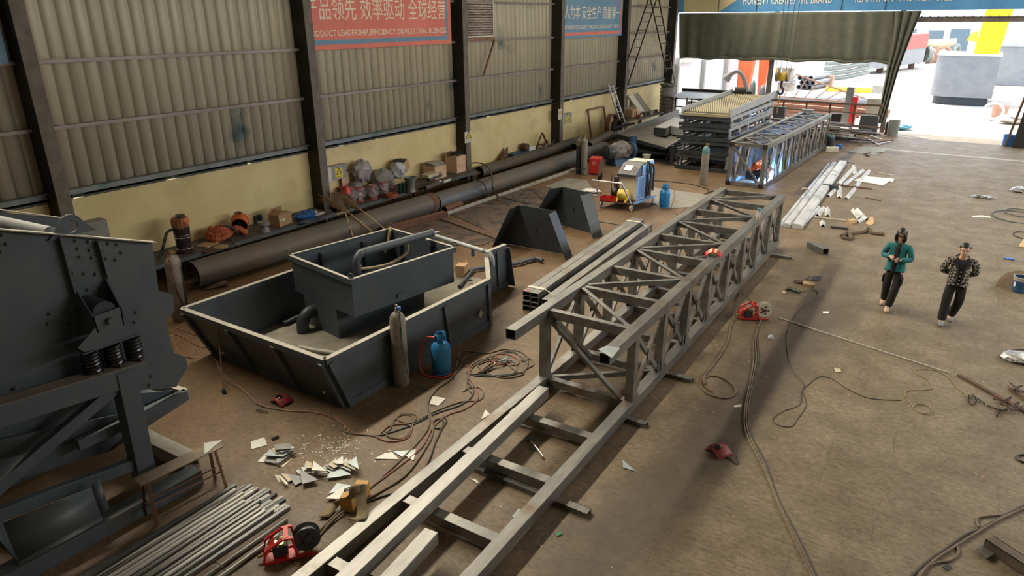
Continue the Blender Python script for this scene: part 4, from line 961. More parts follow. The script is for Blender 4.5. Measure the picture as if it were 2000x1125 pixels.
c = S(549, 438); cb = thing('cardboard_box', 'brown cardboard box with open flaps standing on the wall shelf', 'box', c)
R_ = .18; rot = lambda v: Matrix.Rotation(R_, 3, 'Z') @ V(v)
for lo, hi in (((-.17, -.25, 0), (.17, -.242, .30)), ((-.17, .242, 0), (.17, .25, .30)), ((-.17, -.25, 0), (-.162, .25, .30)), ((.162, -.25, 0), (.17, .25, .30)), ((-.17, -.25, 0), (.17, .25, .008))):
    cc = (V(lo)+V(hi))/2; MB().box(c+rot(cc), V(hi)-V(lo), rz=R_).build('box_side', 'card', cb, world=True)
for pts in (((-.17, -.25, .30), (-.17, .25, .30), (-.10, .22, .46), (-.10, -.22, .46)), ((.17, -.25, .30), (.17, .25, .30), (.02, .2, .33), (.02, -.2, .33)), ((-.17, -.25, .3), (.17, -.25, .3), (.15, -.08, .42), (-.15, -.08, .42))):
    MB().plate([c+rot(p) for p in pts], .006).build('flap', 'card', cb, world=True)
MB().box(c+rot((.172, -.08, .16)), (.004, .09, .07), rz=R_).build('paper_label', 'paper', cb, world=True)
MB().box(c+rot((.172, -.18, .19)), (.004, .06, .03), rz=R_).build('paper_label', 'paper', cb, world=True)
def lump(c, r, seed, n=14, m=9, amp=.25):
    random.seed(seed); ph_ = [(random.uniform(0, 6), random.randint(1, 5), random.randint(1, 4)) for _ in range(7)]
    mb = MB().ball((0, 0, 0), 1, n+6, m+5); mb.v = [v*random.uniform(.86, 1.08) if abs(v.z) < .99 else v for v in mb.v]
    mb.v = [V(c)+V((v.x*r[0], v.y*r[1], (v.z+1)*r[2]*.5))*(1) + V((v.x, v.y, 0))*amp*r[0]*sum(sin(p+a_*atan2(v.y, v.x)+b_*v.z*2) for p, a_, b_ in ph_)/4 for v in mb.v]
    return mb
lump(S(598, 428), (.22, .34, .24), 3).build('plastic_bag', 'blueplastic', label='crumpled blue plastic bag on the shelf beside the open box', cat='bag')
lump(S(605, 432), (.26, .36, .06), 9).build('plastic_sheet', mat('dark_blue_film', (.08, .10, .16), (.12, .14, .22), .25), label='dark film spread on the shelf in front of the blue bag', cat='plastic sheet')
lump(S(622, 420), (.10, .22, .07), 4).build('work_gloves', 'offwhite', label='pair of pale work gloves at the column end of the shelf', cat='gloves')
MB().b2((-15.3, 12.6, ZS), (-15.05, 12.95, ZS+.05)).build('paper_roll', 'paper', label='small white packet on the shelf against the column', cat='packet')

# shelf two: castings wrapped in film
def casting(px, py, label, s=1., wrap=True, m='primer', h=.42, ring=True):
    c = S(px, py); t = thing('wrapped_casting' if wrap else 'bare_casting', label, 'casting', c)
    MB().lathe(c, [(0, 0), (.15*s, 0), (.15*s, .03), (.09*s, .04), (.085*s, h-.05), (.15*s, h-.03), (.15*s, h), (.07*s, h), (.07*s, h-.2), (0, h-.2)], 18).build('flanged_body', 'pinkred' if m == 'primer' else m, t, world=True)
    if ring: MB().tube([c+V((.10*s, -.08, .15))+V((0, cos(a_)*.05, sin(a_)*.05)) for a_ in [2*pi*q/12 for q in range(12)]], .02, 6, closed=True).build('lug_ring', 'rawsteel', t, world=True)
    if wrap:
        mb = lump((c.x, c.y, c.z), (.19*s, .20*s, h*1.08), int(px), 18, 9, .22); mb.build('film_wrap', 'bag', t, world=True, label='crinkled clear film')
    return t
for a_ in ((660, 405, 'film-wrapped red casting at the near end of the second shelf', 1., True), (674, 392, 'bare red flanged casting behind the first wrapped one', 1., False), (688, 396, 'film-wrapped red casting in front of the hanging switch box', .9, True),
           (702, 392, 'film-wrapped grey-red casting, third along the second shelf', 1., True), (728, 388, 'tall film-wrapped red casting with a white label', 1., True), (749, 382, 'film-wrapped casting with grey lug just right of the labelled one', .95, True), (760, 366, 'film-wrapped dark red casting under the white bag box', 1., True)): casting(*a_)
WB = lambda px, z: V((-15.28, onX(px, 355, -15.28).y, z))
lump(WB(694, ZS), (.24, .34, .52), 61, amp=.2).build('plastic_bag', mat('grey_bag', (.20, .185, .185), (.30, .28, .28), .3, 0, 6, .5), label='stuffed grey plastic bag behind the wrapped castings', cat='bag')
lump(WB(708, ZS+.42), (.26, .34, .72), 62, amp=.22).build('plastic_bag', mat('grey_bag2', (.26, .25, .25), (.38, .36, .35), .3, 0, 6, .6), label='tall knotted grey plastic bag heaped highest on the second shelf', cat='bag')
MB().box(WB(684, ZS+.4)+V((-.2, 0, 0)), (.05, .3, .8)).build('plywood_piece', 'ply', label='plywood piece standing behind the stuffed bags', cat='plywood')
c = S(676, 378, ZS+.42); MB().lathe(c, [(.0, .0), (.16, 0), (.15, .08), (.10, .2), (.0, .24)], 16).build('red_bowl', 'red', label='bright red bowl standing on the bare casting', cat='bowl')
c = WB(782, ZS+.15); cb = thing('cardboard_box', 'tilted cardboard box lined with a white bag on the second shelf', 'box', c)
Rm = Matrix.Rotation(.4, 3, 'X') @ Matrix.Rotation(.2, 3, 'Z')
MB().box(c+V((0, .15, .50)), (.34, .30, .32), Rm).build('carton', 'card', cb, world=True)
lump(c+V((.02, -.1, .12)), (.24, .28, .58), 12).build('white_bag', mat('white_bag', (.45, .47, .50), (.58, .60, .62), .4, 0, 5, .5), cb, world=True)
lump(c+V((0, .0, .62)), (.18, .24, .12), 13).build('black_lining', 'black', cb, world=True)
lump(WB(748, ZS), (.24, .42, .70), 14).build('grey_cloth', mat('grey_cloth', (.20, .19, .175), (.28, .27, .25), .9), label='heap of grey cloth between the bag and the tilted box', cat='cloth')
c = S(803, 374); MB().lathe(c, [(0, 0), (.16, 0), (.14, .05), (.13, .28), (.20, .42), (.21, .46), (.17, .46), (.1, .3), (0, .3)], 22).build('valve_casting', 'valve', label='grey flared casting with a wide rim on the second shelf', cat='casting')
for i, (px, py) in enumerate(((782, 378), (789, 376), (795, 373))):
    c = S(px, py); mb = MB()
    for q in range(5): mb.lathe(c+V((0, 0, .065*q)), [(0, 0), (.055, .0), (.06, .01), (.06, .05), (.05, .06), (0, .06)], 12)
    mb.build('green_roller', 'darkgreen', label='stack of glossy dark green rings beside the grey flared casting, %s of three' % ['nearest', 'middle', 'farthest'][i], cat='rings', group='green ring stacks on the second shelf')
c = S(765, 385); mb = MB()
for q in range(4): mb.tube([c+V((cos(a_)*(.17-.01*q), sin(a_)*(.2-.01*q), .02+q*.03)) for a_ in [2*pi*i/24 for i in range(24)]], .014, 6, closed=True)
mb.build('orange_hose_coil', 'orangehose', label='small orange hose coil at the front edge of the second shelf', cat='hose')
c = S(805, 372)+V((.1, 0, 0)); MB().cyl(c, c+V((0, 0, .03)), .12, n=20).cyl(c+V((0, 0, .03)), c+V((0, 0, .09)), .08, n=20).build('small_flange', 'rust', label='small rusty flange at the shelf edge in front of the flared casting', cat='flange')
for i, (px, py, dz, m_, lb) in enumerate(((832, 372, .08, 'black2', 'dark rolled sheet on the second shelf, lower one'), (838, 362, .20, 'black2', 'dark rolled sheet on the second shelf, upper one'), (850, 362, .06, 'foil', 'short roll in crinkled film beside the dark rolls'), (868, 358, .05, 'paper', 'pale rag roll at the shelf edge under the plywood crate'))):
    c = S(px, py)+V((0, 0, dz)); MB().cyl(c+V((.0, -.05, 0)), c+V((-.1, .75, 0)) if i < 2 else c+V((-.05, .35, 0)), .075-.012*i, n=12, t=.012).build('rolled_sheet', mat('dark_roll', (.07, .065, .06), (.11, .10, .09), .6) if i < 2 else m_, label=lb, cat='roll')
MB().box(S(840, 345, ZS+.28)+V((-.1, .1, .03)), (.3, .6, .10), rz=.1).build('paper_sack', 'rustsheet', label='flat tan sack lying on top of the dark rolls', cat='sack')
for (px, py, sx, sy, h, lb) in ((872, 349, .50, .62, .42, 'plywood crate with grey sheets on top, on the second shelf'), (912, 337, .5, .55, .58, 'taller plywood crate at the far end of the second shelf')):
    c = S(px, py); c = V((-15.15, c.y-.05, ZS)); t = thing('plywood_crate', lb, 'crate', c)
    MB().box(c+V((0, 0, h/2)), (sx, sy, h)).build('crate_body', 'ply', t, world=True, bev=.006)
    for q in (-1, 1): MB().box(c+V((sx/2+.006, q*(sy/2-.03), h/2)), (.012, .05, h)).build('batten', 'ply', t, world=True)
    for q in range(2): MB().box(c+V((sx/2+.003, -.05+q*.0, h*.35+q*.06)), (.004, .22, .012)).build('printed_line', 'black2', t, world=True)
    if px < 900:
        for q in range(5):
            random.seed(q); MB().box(c+V((random.uniform(-.03, .03), random.uniform(-.03, .03), h+.012+.024*q)), (.42, .55, .018), rz=random.uniform(-.25, .25)).build('folded_sheet', 'dustedge', label='grey folded sheet in the stack on the shorter plywood crate', cat='sheet', group='sheets on the shorter plywood crate')
    else:
        mb = MB(); random.seed(21)
        for q in range(14):
            cc = c+V((random.uniform(-.06, .06), random.uniform(-.1, .1), h+.02+random.uniform(0, .09))); a0 = random.uniform(0, 3)
            mb.tube([cc+V((cos(a_+a0)*random.uniform(.14, .20), sin(a_+a0)*.26, .03*sin(3*a_+q))) for a_ in [2*pi*i/14 for i in range(14)]], .008, 5, closed=True)
        mb.build('wire_tangle', 'black', label='tangle of dark wire on the taller plywood crate', cat='wire')

# warning cabinets and notices
def onwall(px0, py0, px1, py1, X): a, b_ = onX(px0, py1, X), onX(px1, py0, X); return a, b_
def tri_sign(mbs, c, s, X):
    pass
def cabinet(label, px0, py0, px1, py1, X=-15.38, door=True, dep=.2):
    a, b_ = onwall(px0, py0, px1, py1, X); y0, y1, z0, z1 = a.y, b_.y, a.z, b_.z
    t = thing('switch_box', label, 'switch box', (X, (y0+y1)/2, z0))
    MB().b2((X-dep, y0, z0), (X, y1, z1)).build('box_body', mat('cabinet_grey', (.27, .27, .24), (.31, .31, .28), .5), t, world=True, bev=.006)
    w_, h = y1-y0, z1-z0; ym = y0+w_*.45
    MB().b2((X, ym-w_*.24, z0+h*.10), (X+.003, ym+w_*.24, z0+h*.80)).build('warning_sticker', 'signyellow', t, world=True, label='yellow warning sticker')
    zc = z0+h*.52; s = w_*.2
    tri = MB(); X2 = X+.004
    P_ = [(X2, ym-s, zc-s*.6), (X2, ym+s, zc-s*.6), (X2, ym, zc+s*1.15)]; Q_ = [(X2, ym-s*.68, zc-s*.42), (X2, ym+s*.68, zc-s*.42), (X2, ym, zc+s*.75)]
    tri.add(P_+Q_, [(0, 1, 4, 3), (1, 2, 5, 4), (2, 0, 3, 5)]).add([(X2, ym-.012, zc+.4*s), (X2, ym+.03*s, zc+.02*s), (X2, ym-.02, zc-.3*s), (X2, ym+.02, zc-.05*s)], [(0, 2, 1), (0, 1, 3)]).build('warning_triangle', 'black2', t, world=True)
    text('warning_text', '有电危险', 'black2', (X+.005, ym-w_*.2, z0+h*.14), (X+.005, ym+w_*.2, z0+h*.14), h*.10, (1, 0, 0), t, True, 0)
    if door: MB().b2((X-.02, y0-.18, z0-.02), (X+.01, y0-.16+.14, z1)).build('open_door', 'offwhite', t, world=True)
    MB().cyl((X, y1-.05, z0+h*.5), (X+.02, y1-.05, z0+h*.5), .015, n=8).build('lock', 'black2', t, world=True)
    return t
cabinet('grey switch box with warning sticker beside the second column, above the castings', 650, 319, 677, 353)
cabinet('grey switch box with warning sticker beside the column behind the tall cylinder', 1101, 220, 1117, 243)
cabinet('grey switch box with warning sticker above the far shelf near the black hose', 1228, 192, 1240, 210)
for lb, r in (('white notice with a warning triangle on the column by the plywood crates', (908, 255, 922, 280)), ('white notice with a warning triangle on the column by the tall cylinder', (1090, 212, 1097, 234))):
    X = -15.14; a, b_ = onwall(*r, X); t = thing('column_notice', lb, 'notice', (X, a.y, a.z)); w_, h = b_.y-a.y, b_.z-a.z
    MB().b2((X, a.y, a.z), (X+.006, b_.y, b_.z)).build('notice_board', 'offwhite', t, world=True)
    X2 = X+.008; ym = (a.y+b_.y)/2; zc = a.z+h*.62; s = w_*.38
    MB().add([(X2, ym-s, zc-s*.6), (X2, ym+s, zc-s*.6), (X2, ym, zc+s*1.1)], [(0, 1, 2)]).build('warning_triangle', 'signyellow', t, world=True)
    X2 += .001
    MB().add([(X2, ym-s, zc-s*.6), (X2, ym+s, zc-s*.6), (X2, ym, zc+s*1.1), (X2, ym-s*.7, zc-s*.44), (X2, ym+s*.7, zc-s*.44), (X2, ym, zc+s*.74)], [(0, 1, 4, 3), (1, 2, 5, 4), (2, 0, 3, 5)]).add([(X2, ym-.01, zc+s*.4), (X2, ym+.01, zc+s*.4), (X2, ym+.01, zc-s*.3), (X2, ym-.01, zc-s*.3)], [(0, 3, 2, 1)]).build('triangle_border', 'black2', t, world=True)
    text('notice_text', '当心触电', 'black2', (X+.008, ym-w_*.38, a.z+h*.14), (X+.008, ym+w_*.38, a.z+h*.14), h*.11, (1, 0, 0), t, True, 0)
# grey cabinet behind the near column, partly seen past the vibrating screen
X = -15.3; t = thing('switch_box', 'large grey cabinet behind the vibrating screen, with a yellow warning triangle', 'switch box', onX(185, 475, X))
a, b_ = onX(150, 480, X), onX(208, 428, X)
MB().b2((X-.3, a.y, a.z-.35), (X, b_.y, b_.z)).build('box_body', mat('cabinet_grey2', (.22, .22, .20), (.27, .27, .25), .5), t, world=True)
c = onX(138, 447, X+.02); MB().add([(c.x, c.y-.12, c.z-.1), (c.x, c.y+.12, c.z-.1), (c.x, c.y, c.z+.12)], [(0, 1, 2)]).build('warning_triangle', 'signyellow', t, world=True, solid=.003)

# big pipes on the floor
def bigpipe(label, pts, r, t_=.012, m='pipe', name='steel_pipe', n=28):
    return MB().cyl(pts[0], pts[1], r, n=n, t=t_).build(name, m, label=label, cat='steel pipe')
bigpipe('wide dusty steel pipe along the wall, its open end behind the tray', [V((-13.72, 8.15, .31)), V((-13.36, 16.0, .31))], .30)
gs = MB()
for q in range(4): gs.box((-13.72, 8.35, .31), (.02, .3, .50), Matrix.Rotation(q*pi/4, 3, 'Y'))
gs.build('pipe_spider', 'darkrust', label='star-shaped stiffener inside the open end of the wide pipe', cat='stiffener')
bigpipe('wide steel pipe continuing the first one towards the tall cylinder', [V((-13.34, 16.05, .29)), V((-13.18, 27.4, .29))], .28, m=mat('bluish_pipe', (.115, .13, .135), (.16, .145, .125), .55, .3, 1.6, .1, c3=(.17, .135, .10), s3=1.3))
MB().cyl((-13.37, 15.75, .31), (-13.36, 15.98, .31), .312, n=28, t=.012).build('pipe_collar', 'rust', label='rusty split collar where the two wide pipes meet', cat='collar')
bigpipe('narrower dusty pipe lying closest to the wall beyond the crates', [V((-15.0, 20.7, .22)), V((-15.2, 29.2, .22))], .21)
bigpipe('slim rusty pipe poking from the end of the narrower pipe', [V((-15.0, 19.9, .2)), V((-15.05, 21.6, .2))], .07, m='rust')
bigpipe('short pipe laid across the pipes at the far end', [G(1150, 285, .55), G(1192, 262, .62)], .17)
bigpipe('dusty pipe under the crossing one near the brown frame', [V((-14.6, 27.3, .2)), V((-14.7, 32.4, .2))], .17)
bigpipe('short stub of pipe beside the white rail', [G(868, 409, .1), G(900, 398, .1)], .10, m='rust')
p, q = G(872, 417, .04), G(1122, 331, .04)
MB().chan(p, q, .12, .07, .006).build('pale_channel_rail', mat('pale_channel', (.36, .35, .31), (.46, .45, .40), .6), label='long pale channel lying parallel to the pipes', cat='steel channel')
MB().beam(V((-13.05, 13.5, .09)), V((-12.72, 15.75, .09)), .2, .18).build('primed_beam', 'rust', label='reddish brown box beam lying against the wide pipe', cat='steel beam')
# flame-cut plates and a bracket below the wide pipe
MB().plate([G(398, 560, .02), G(440, 547, .12), G(447, 553, .10), G(400, 566, .02)], .02).build('steel_offcut', 'darkrust', label='rusty pointed plate with a hole leaning under the open pipe end', cat='steel plate')
MB().plate([G(357, 548, .2), G(388, 542, .22), G(392, 548, .2), G(357, 556, .18)], .02).build('steel_offcut', 'darkrust', label='flat rusty plate lying in the open pipe end', cat='steel plate')
# hose over the pipes
MB().tube(spline([G(908, 325, .5), G(925, 318, .5), G(945, 321, .5), G(957, 333, .45), G(962, 350, .60), G(962, 366, .55), G(968, 378, .2), G(975, 385, .02), G(990, 388, .02), G(1020, 396, .02), G(1060, 400, .02)], 6), .022, 7).build('rubber_hose', 'black', label='black hose draped over the pipes past the plywood crates', cat='hose')
MB().tube(spline([G(932, 352, .58), G(944, 358, .60), G(950, 372, .3), G(957, 386, .02), G(985, 398, .02), G(996, 402, .02)], 6), .022, 7).build('strap', 'darkrust', label='dark strap bent over the wide pipe', cat='strap')
# scrap frames between pipe and wall
fr = MB(); z0 = 0
mbp = [G(1066, 297, .35), G(1072, 268, .85), G(1082, 292, .35)]
MB().beam(V((-15.5, 25.4, .1)), V((-15.3, 25.75, 1.0)), .08, .03).beam(V((-15.3, 25.75, 1.0)), V((-15.2, 26.3, .1)), .08, .03).beam(V((-15.4, 25.6, .5)), V((-15.25, 26.05, .5)), .06, .03).build('triangular_frame', 'rust', label='rusty triangular frame leaning on the yellow wall by the column', cat='frame')
bm_ = thing('blue_winch', 'blue machine part with a white plate behind the narrow pipe', 'machine', (-15.35, 24.2, 0))
MB().b2((-15.55, 23.4, .0), (-15.2, 25.0, .45)).build('base_frame', 'motorblue', bm_, world=True)
MB().cyl((-15.45, 24.4, .58), (-15.2, 24.4, .58), .16, n=16).build('drum', 'darkrust', bm_, world=True)
MB().b2((-15.19, 24.5, .35), (-15.17, 25.0, .58)).build('white_plate', 'white', bm_, world=True, label='white plate')
MB().plate([V((-15.3, 22.4, .3)), V((-15.45, 23.3, .3)), V((-15.45, 23.3, .75)), V((-15.42, 23.2, .75))], .02).build('wooden_offcut', 'rust', label='brown triangular board standing behind the narrow pipe', cat='board')
c = V((-15.1, 25.8, .45))
sc_ = thing('scrap_bracket', 'grey and rusty clamp assembly lying across the narrow pipe', 'clamp', c)
for q in range(6):
    random.seed(q+50); MB().box(c+V((random.uniform(-.3, .3), random.uniform(-.6, .5), random.uniform(0, .15))), (.08, random.uniform(.2, .5), .05), Matrix.Rotation(random.uniform(-.6, .6), 3, 'X')@Matrix.Rotation(random.uniform(-1, 1), 3, 'Z')).build('clamp_arm', random.choice(('rawsteel', 'rust', 'darkpaint')), sc_, world=True)
fr_ = thing('brown_frame', 'reddish brown door-like frame leaning against the yellow wall', 'frame', (-15.3, 31.0, 0))
fa, fb2, hh = V((-15.25, 30.3, 0)), V((-15.25, 32.0, 0)), 1.45
MB().beam(fa+V((0, 0, .05)), fa+V((-.25, 0, hh)), .09, .07, up=(0, 1, 0)).build('frame_stile', 'primer', fr_, world=True)
MB().beam(fb2+V((0, 0, .05)), fb2+V((-.25, 0, hh)), .09, .07, up=(0, 1, 0)).build('frame_stile', 'primer', fr_, world=True)
MB().beam(fa+V((-.25, 0, hh)), fb2+V((-.25, 0, hh)), .07, .09).build('frame_head', 'primer', fr_, world=True)
MB().beam(V((-14.7, 31.3, .55)), V((-14.55, 33.6, .5)), .10, .12).build('dark_beam', 'column', label='dark beam lying in front of the brown frame', cat='steel beam')
for i, (y, r_, dx) in enumerate(((32.2, .55, -.15), (32.2, .42, .12))):
    MB().cyl((-15.1+dx, y, r_+.0), (-14.85+dx, y, r_+.0), r_, n=26, t=.03).build('steel_ring', 'darkrust' if i else 'primer', label='rusty steel ring standing by the wall, %s' % ('front one below the ladder' if i else 'rear one below the ladder'), cat='ring')
# aluminium ladder
ld = thing('ladder', 'pale aluminium ladder leaning on the wall beside the column', 'ladder', (-14.95, 33.0, 0))
a0, a1 = V((-14.75, 32.95, .05)), V((-15.3, 31.95, 2.5)); b0, b1 = V((-14.75, 33.42, .05)), V((-15.3, 32.42, 2.5))
for p, q in ((a0, a1), (b0, b1)): MB().beam(p, q, .06, .08, up=(1, 0, 0)).build('stile', 'galv', ld, world=True)
for q in range(8): t_ = (q+.6)/8; MB().cyl(a0.lerp(a1, t_), b0.lerp(b1, t_), .018, n=8).build('rung', 'galv', ld, world=True)
# tall A-shaped dark trestle on the wall
tr = thing('lattice_trestle', 'tall dark A-shaped lattice trestle against the cladding by the far bay', 'trestle', (-14.9, 37, 2))
def on(px, py): return onX(px, py, -15.0)
L1 = ((1266, 0), (1225, 120)); L2 = ((1282, 0), (1226, 166)); R1 = ((1272, 5), (1302, 142)); R2 = ((1287, 0), (1318, 162))
for a, b_ in (L1, L2, R1, R2):
    p, q = on(*a), on(*b_); p = q+(p-q)*1.25
    MB().beam(p, q, .05, .05).build('rail', 'column', tr, world=True)
for (A_, B_), n_ in (((L1, L2), 7), ((R1, R2), 8)):
    for q in range(n_):
        t_ = (q+.5)/n_; p1 = on(*A_[0]).lerp(on(*A_[1]), t_); l = on(*B_[0]), on(*B_[1]); tt = (p1.z-l[0].z)/(l[1].z-l[0].z); p2 = l[0].lerp(l[1], tt)
        if 0 <= tt <= 1: MB().beam(p1, p2, .03, .03).build('rung', 'column', tr, world=True)

# far shelf with odds and ends
shelf('storage_shelf', 'steel work table by the wall near the black hose stack', 33.6, 37.0, x1=-14.3, z=.75, legs=(33.8, 36.8))
c = V((-15.0, 34.1, .75)); MB().box(c+V((0, 0, .2)), (.45, .5, .4)).build('cardboard_box', 'card', label='brown carton on the far wall table under the switch box', cat='box')
MB().plate([V((-14.7, 34.4, .76)), V((-14.7, 34.75, .76)), V((-14.85, 34.8, 1.15)), V((-14.85, 34.5, 1.15))], .01).build('paper_sheet', 'ply', label='pale sheet leaning on the carton on the far table', cat='sheet')
for (y, m_, lb) in ((35.2, 'offwhite', 'white slanted panel leaning on the wall over the far table'), (35.9, mat('olive_panel', (.22, .20, .15), (.28, .26, .2), .6), 'olive slotted panel leaning on the wall over the far table')):
    MB().beam(V((-14.7, y, .78)), V((-15.45, y-.2, 1.75)), .5, .06, up=(1, 0, 0)).build('leaning_board', m_, label=lb, cat='panel')
for q in range(9):
    random.seed(q+90); nm = ['red_tin', 'white_jar', 'tool_box', 'steel_block', 'black_motor', 'tan_tin', 'grey_tin', 'dark_block', 'bench_vice'][q]
    y = 34.1+q*.32; s_ = random.uniform(.10, .2); colr = ['red', 'white', 'darkrust', 'rawsteel', 'black', 'rustsheet', 'rawsteel', 'darkpaint', 'darkrust'][q]
    (MB().cyl((-14.5, y, .75), (-14.5, y, .75+s_*1.2), s_*.5, n=12) if q in (0, 1, 5, 6) else MB().box((-14.6, y, .75+s_*.5), (s_, s_*1.2, s_))).build(nm, colr, label='small %s on the far wall table, among the odds and ends' % nm.replace('_', ' '), cat=nm.split('_')[-1])
MB().b2((-14.6, 34.1, 0), (-14.3, 35.4, .25)).build('pale_tray', 'rustsheet', label='tan tray under the far wall table', cat='tray')

# ================================================================== floor plates left of the hoods
for pts, m_, lb in (([(765, 457), (852, 421), (872, 424), (975, 466), (940, 480), (875, 480)], 'plate', 'large dark floor plate between the tray and the pipes'),
                    ([(878, 418), (935, 396), (1048, 388), (1070, 400), (1010, 442), (978, 462)], 'plate', 'dark oily floor plate behind the nearer hood'),
                    ([(940, 394), (1010, 368), (1070, 371), (1100, 385), (1048, 386)], 'plate', 'dark floor plate under the tangled cables')):
    MB().prism([G(x, y, .004) for x, y in pts], (0, 0, .012)).build('floor_plate', m_, label=lb, cat='steel plate')
MB().beam(G(868, 427, .03), G(980, 466, .03), .30, .05).build('steel_flat', 'darkrust', label='dark flat bar along the edge of the floor plates', cat='steel bar')
MB().prism([G(x, y, .005) for x, y in ((1064, 365), (1108, 348), (1145, 352), (1168, 384), (1150, 382))], (0, 0, .012)).build('floor_plate', 'plategrey', label='grey floor plate behind the farther hood', cat='steel plate')
MB().prism([G(x, y, .005) for x, y in ((1272, 366), (1420, 386), (1400, 402), (1302, 408), (1270, 396))], (0, 0, .012)).build('floor_plate', 'plategrey', label='grey floor plate by the small blue gas bottle', cat='steel plate')
lump(G(1155, 375, .02), (.32, .22, .10), 77).build('white_bag', 'white', label='crumpled white plastic bag on the grey plate behind the hoods', cat='bag')
# brooms
for i, (h0, h1, tip, lb) in enumerate((((752, 445), (722, 405), (690, 375), 'straw broom leaning against the wide pipe, left one'), ((770, 443), (745, 415), (732, 398), 'straw broom leaning against the wide pipe, right one'))):
    t = thing('straw_broom', lb, 'broom', G(*h0))
    b0 = V((-12.95+.15*i, 13.0+.35*i, .15)); b1 = b0+V((-.45, -.35, .55)); b2 = b1+V((-.5, -.35, .45))
    MB().cyl(b0, b1, .018, n=8).build('handle', 'wood', t, world=True)
    mb = MB(); random.seed(i+31)
    for q in range(70):
        e = b2+V((random.uniform(-.12, .12), random.uniform(-.2, .2), random.uniform(-.10, .14))); mb.cyl(b1, e, .007, .003, n=4, cap=False)
    mb.build('bristles', 'straw', t, world=True)
sv = thing('wooden_mallet', 'long-handled wooden mallet leaning on the wide pipe below the brooms', 'mallet', G(735, 452))
MB().cyl((-13.05, 12.35, .12), (-13.6, 12.6, .92), .016, n=8).build('handle', 'wood', sv, world=True)
MB().box((-12.98, 12.32, .10), (.10, .14, .14), rz=.5).build('head', 'wood', sv, world=True)
# ================================================================== gas cylinders and bottles
def oxy(label, c, h=1.32, r=.11, m='oxy', reg=None, lean=(0, 0), cap='oxy'):
    t = thing('gas_cylinder', label, 'gas cylinder', c)
    R_ = Matrix.Rotation(lean[0], 3, 'X') @ Matrix.Rotation(lean[1], 3, 'Y')
    prof = [(0, 0), (r*.92, 0), (r, .03), (r, h*.86), (r*.93, h*.91), (r*.66, h*.955), (r*.34, h*.98), (r*.30, h)]
    MB().lathe((0, 0, 0), prof+[(0, h)], 24, R_).build('cylinder_body', m, t)
    v_ = MB().lathe(R_ @ V((0, 0, h-.01)), [(.028, 0), (.028, .05), (.018, .055), (.018, .10), (0, .10)], 12, R_).build('valve', 'brass', t)
    b_ = R_ @ V((0, 0, h+.05)); MB().cyl(b_, b_+V((.07, -.02, .0)), .016, n=8).cyl(b_+V((.07, -.02, -.025)), b_+V((.07, -.02, .03)), .03, n=10).build('regulator', reg or 'brass', v_)
    if cap != m: MB().lathe((0, 0, 0), [(r*1.012, h*.80), (r*1.012, h*.862), (r*.945, h*.914), (r*.68, h*.962), (r*.36, h*.986)], 24, R_).build('painted_shoulder', cap, t)
    return t
oxy('dusty grey gas cylinder with a blue regulator standing in front of the tray', G(785, 750), 1.30, .125, reg='blueplastic')
oxy('dusty grey gas cylinder between the vibrating screen and the tray', G(352, 625), 1.34, .13, lean=(radians(-2.5), 0))
oxy('dark second gas cylinder hidden behind the one beside the vibrating screen', V((-12.75, 7.25, 0)), 1.22, .11, m='darkpaint')
oxy('dull grey gas cylinder beside the red welding machine near the pipes', G(1140, 341), 1.40, .12)
oxy('dark grey gas cylinder behind the one beside the red welding machine', G(1130, 339), 1.34, .11, m='darkpaint')
oxy('brown-grey gas cylinder with teal shoulder standing before the farther girder', G(1373, 361), 1.38, .13, cap=mat('teal_shoulder', (.10, .22, .23), None, .5))
for i, (px, py) in enumerate(((1601, 288), (1607, 283), (1614, 288), (1622, 290))):
    o = oxy('small dark gas cylinder standing behind the farther girder, %s of four' % ['leftmost', 'second', 'third', 'rightmost'][i], G(px, py), .62, .11, m='darkpaint', cap=mat('teal_shoulder', (.10, .22, .23)))
    o['group'] = 'small cylinders behind the farther girder'
MB().tube(spline([G(1140, 341, 1.25)+V((.08, -.02, 0)), G(1148, 338, 1.0), G(1145, 330, .6), G(1128, 330, .5), G(1115, 322, .4)], 5), .012, 6).build('gas_hose', 'black', label='thin black hose from the cylinder over the wide pipe', cat='hose')

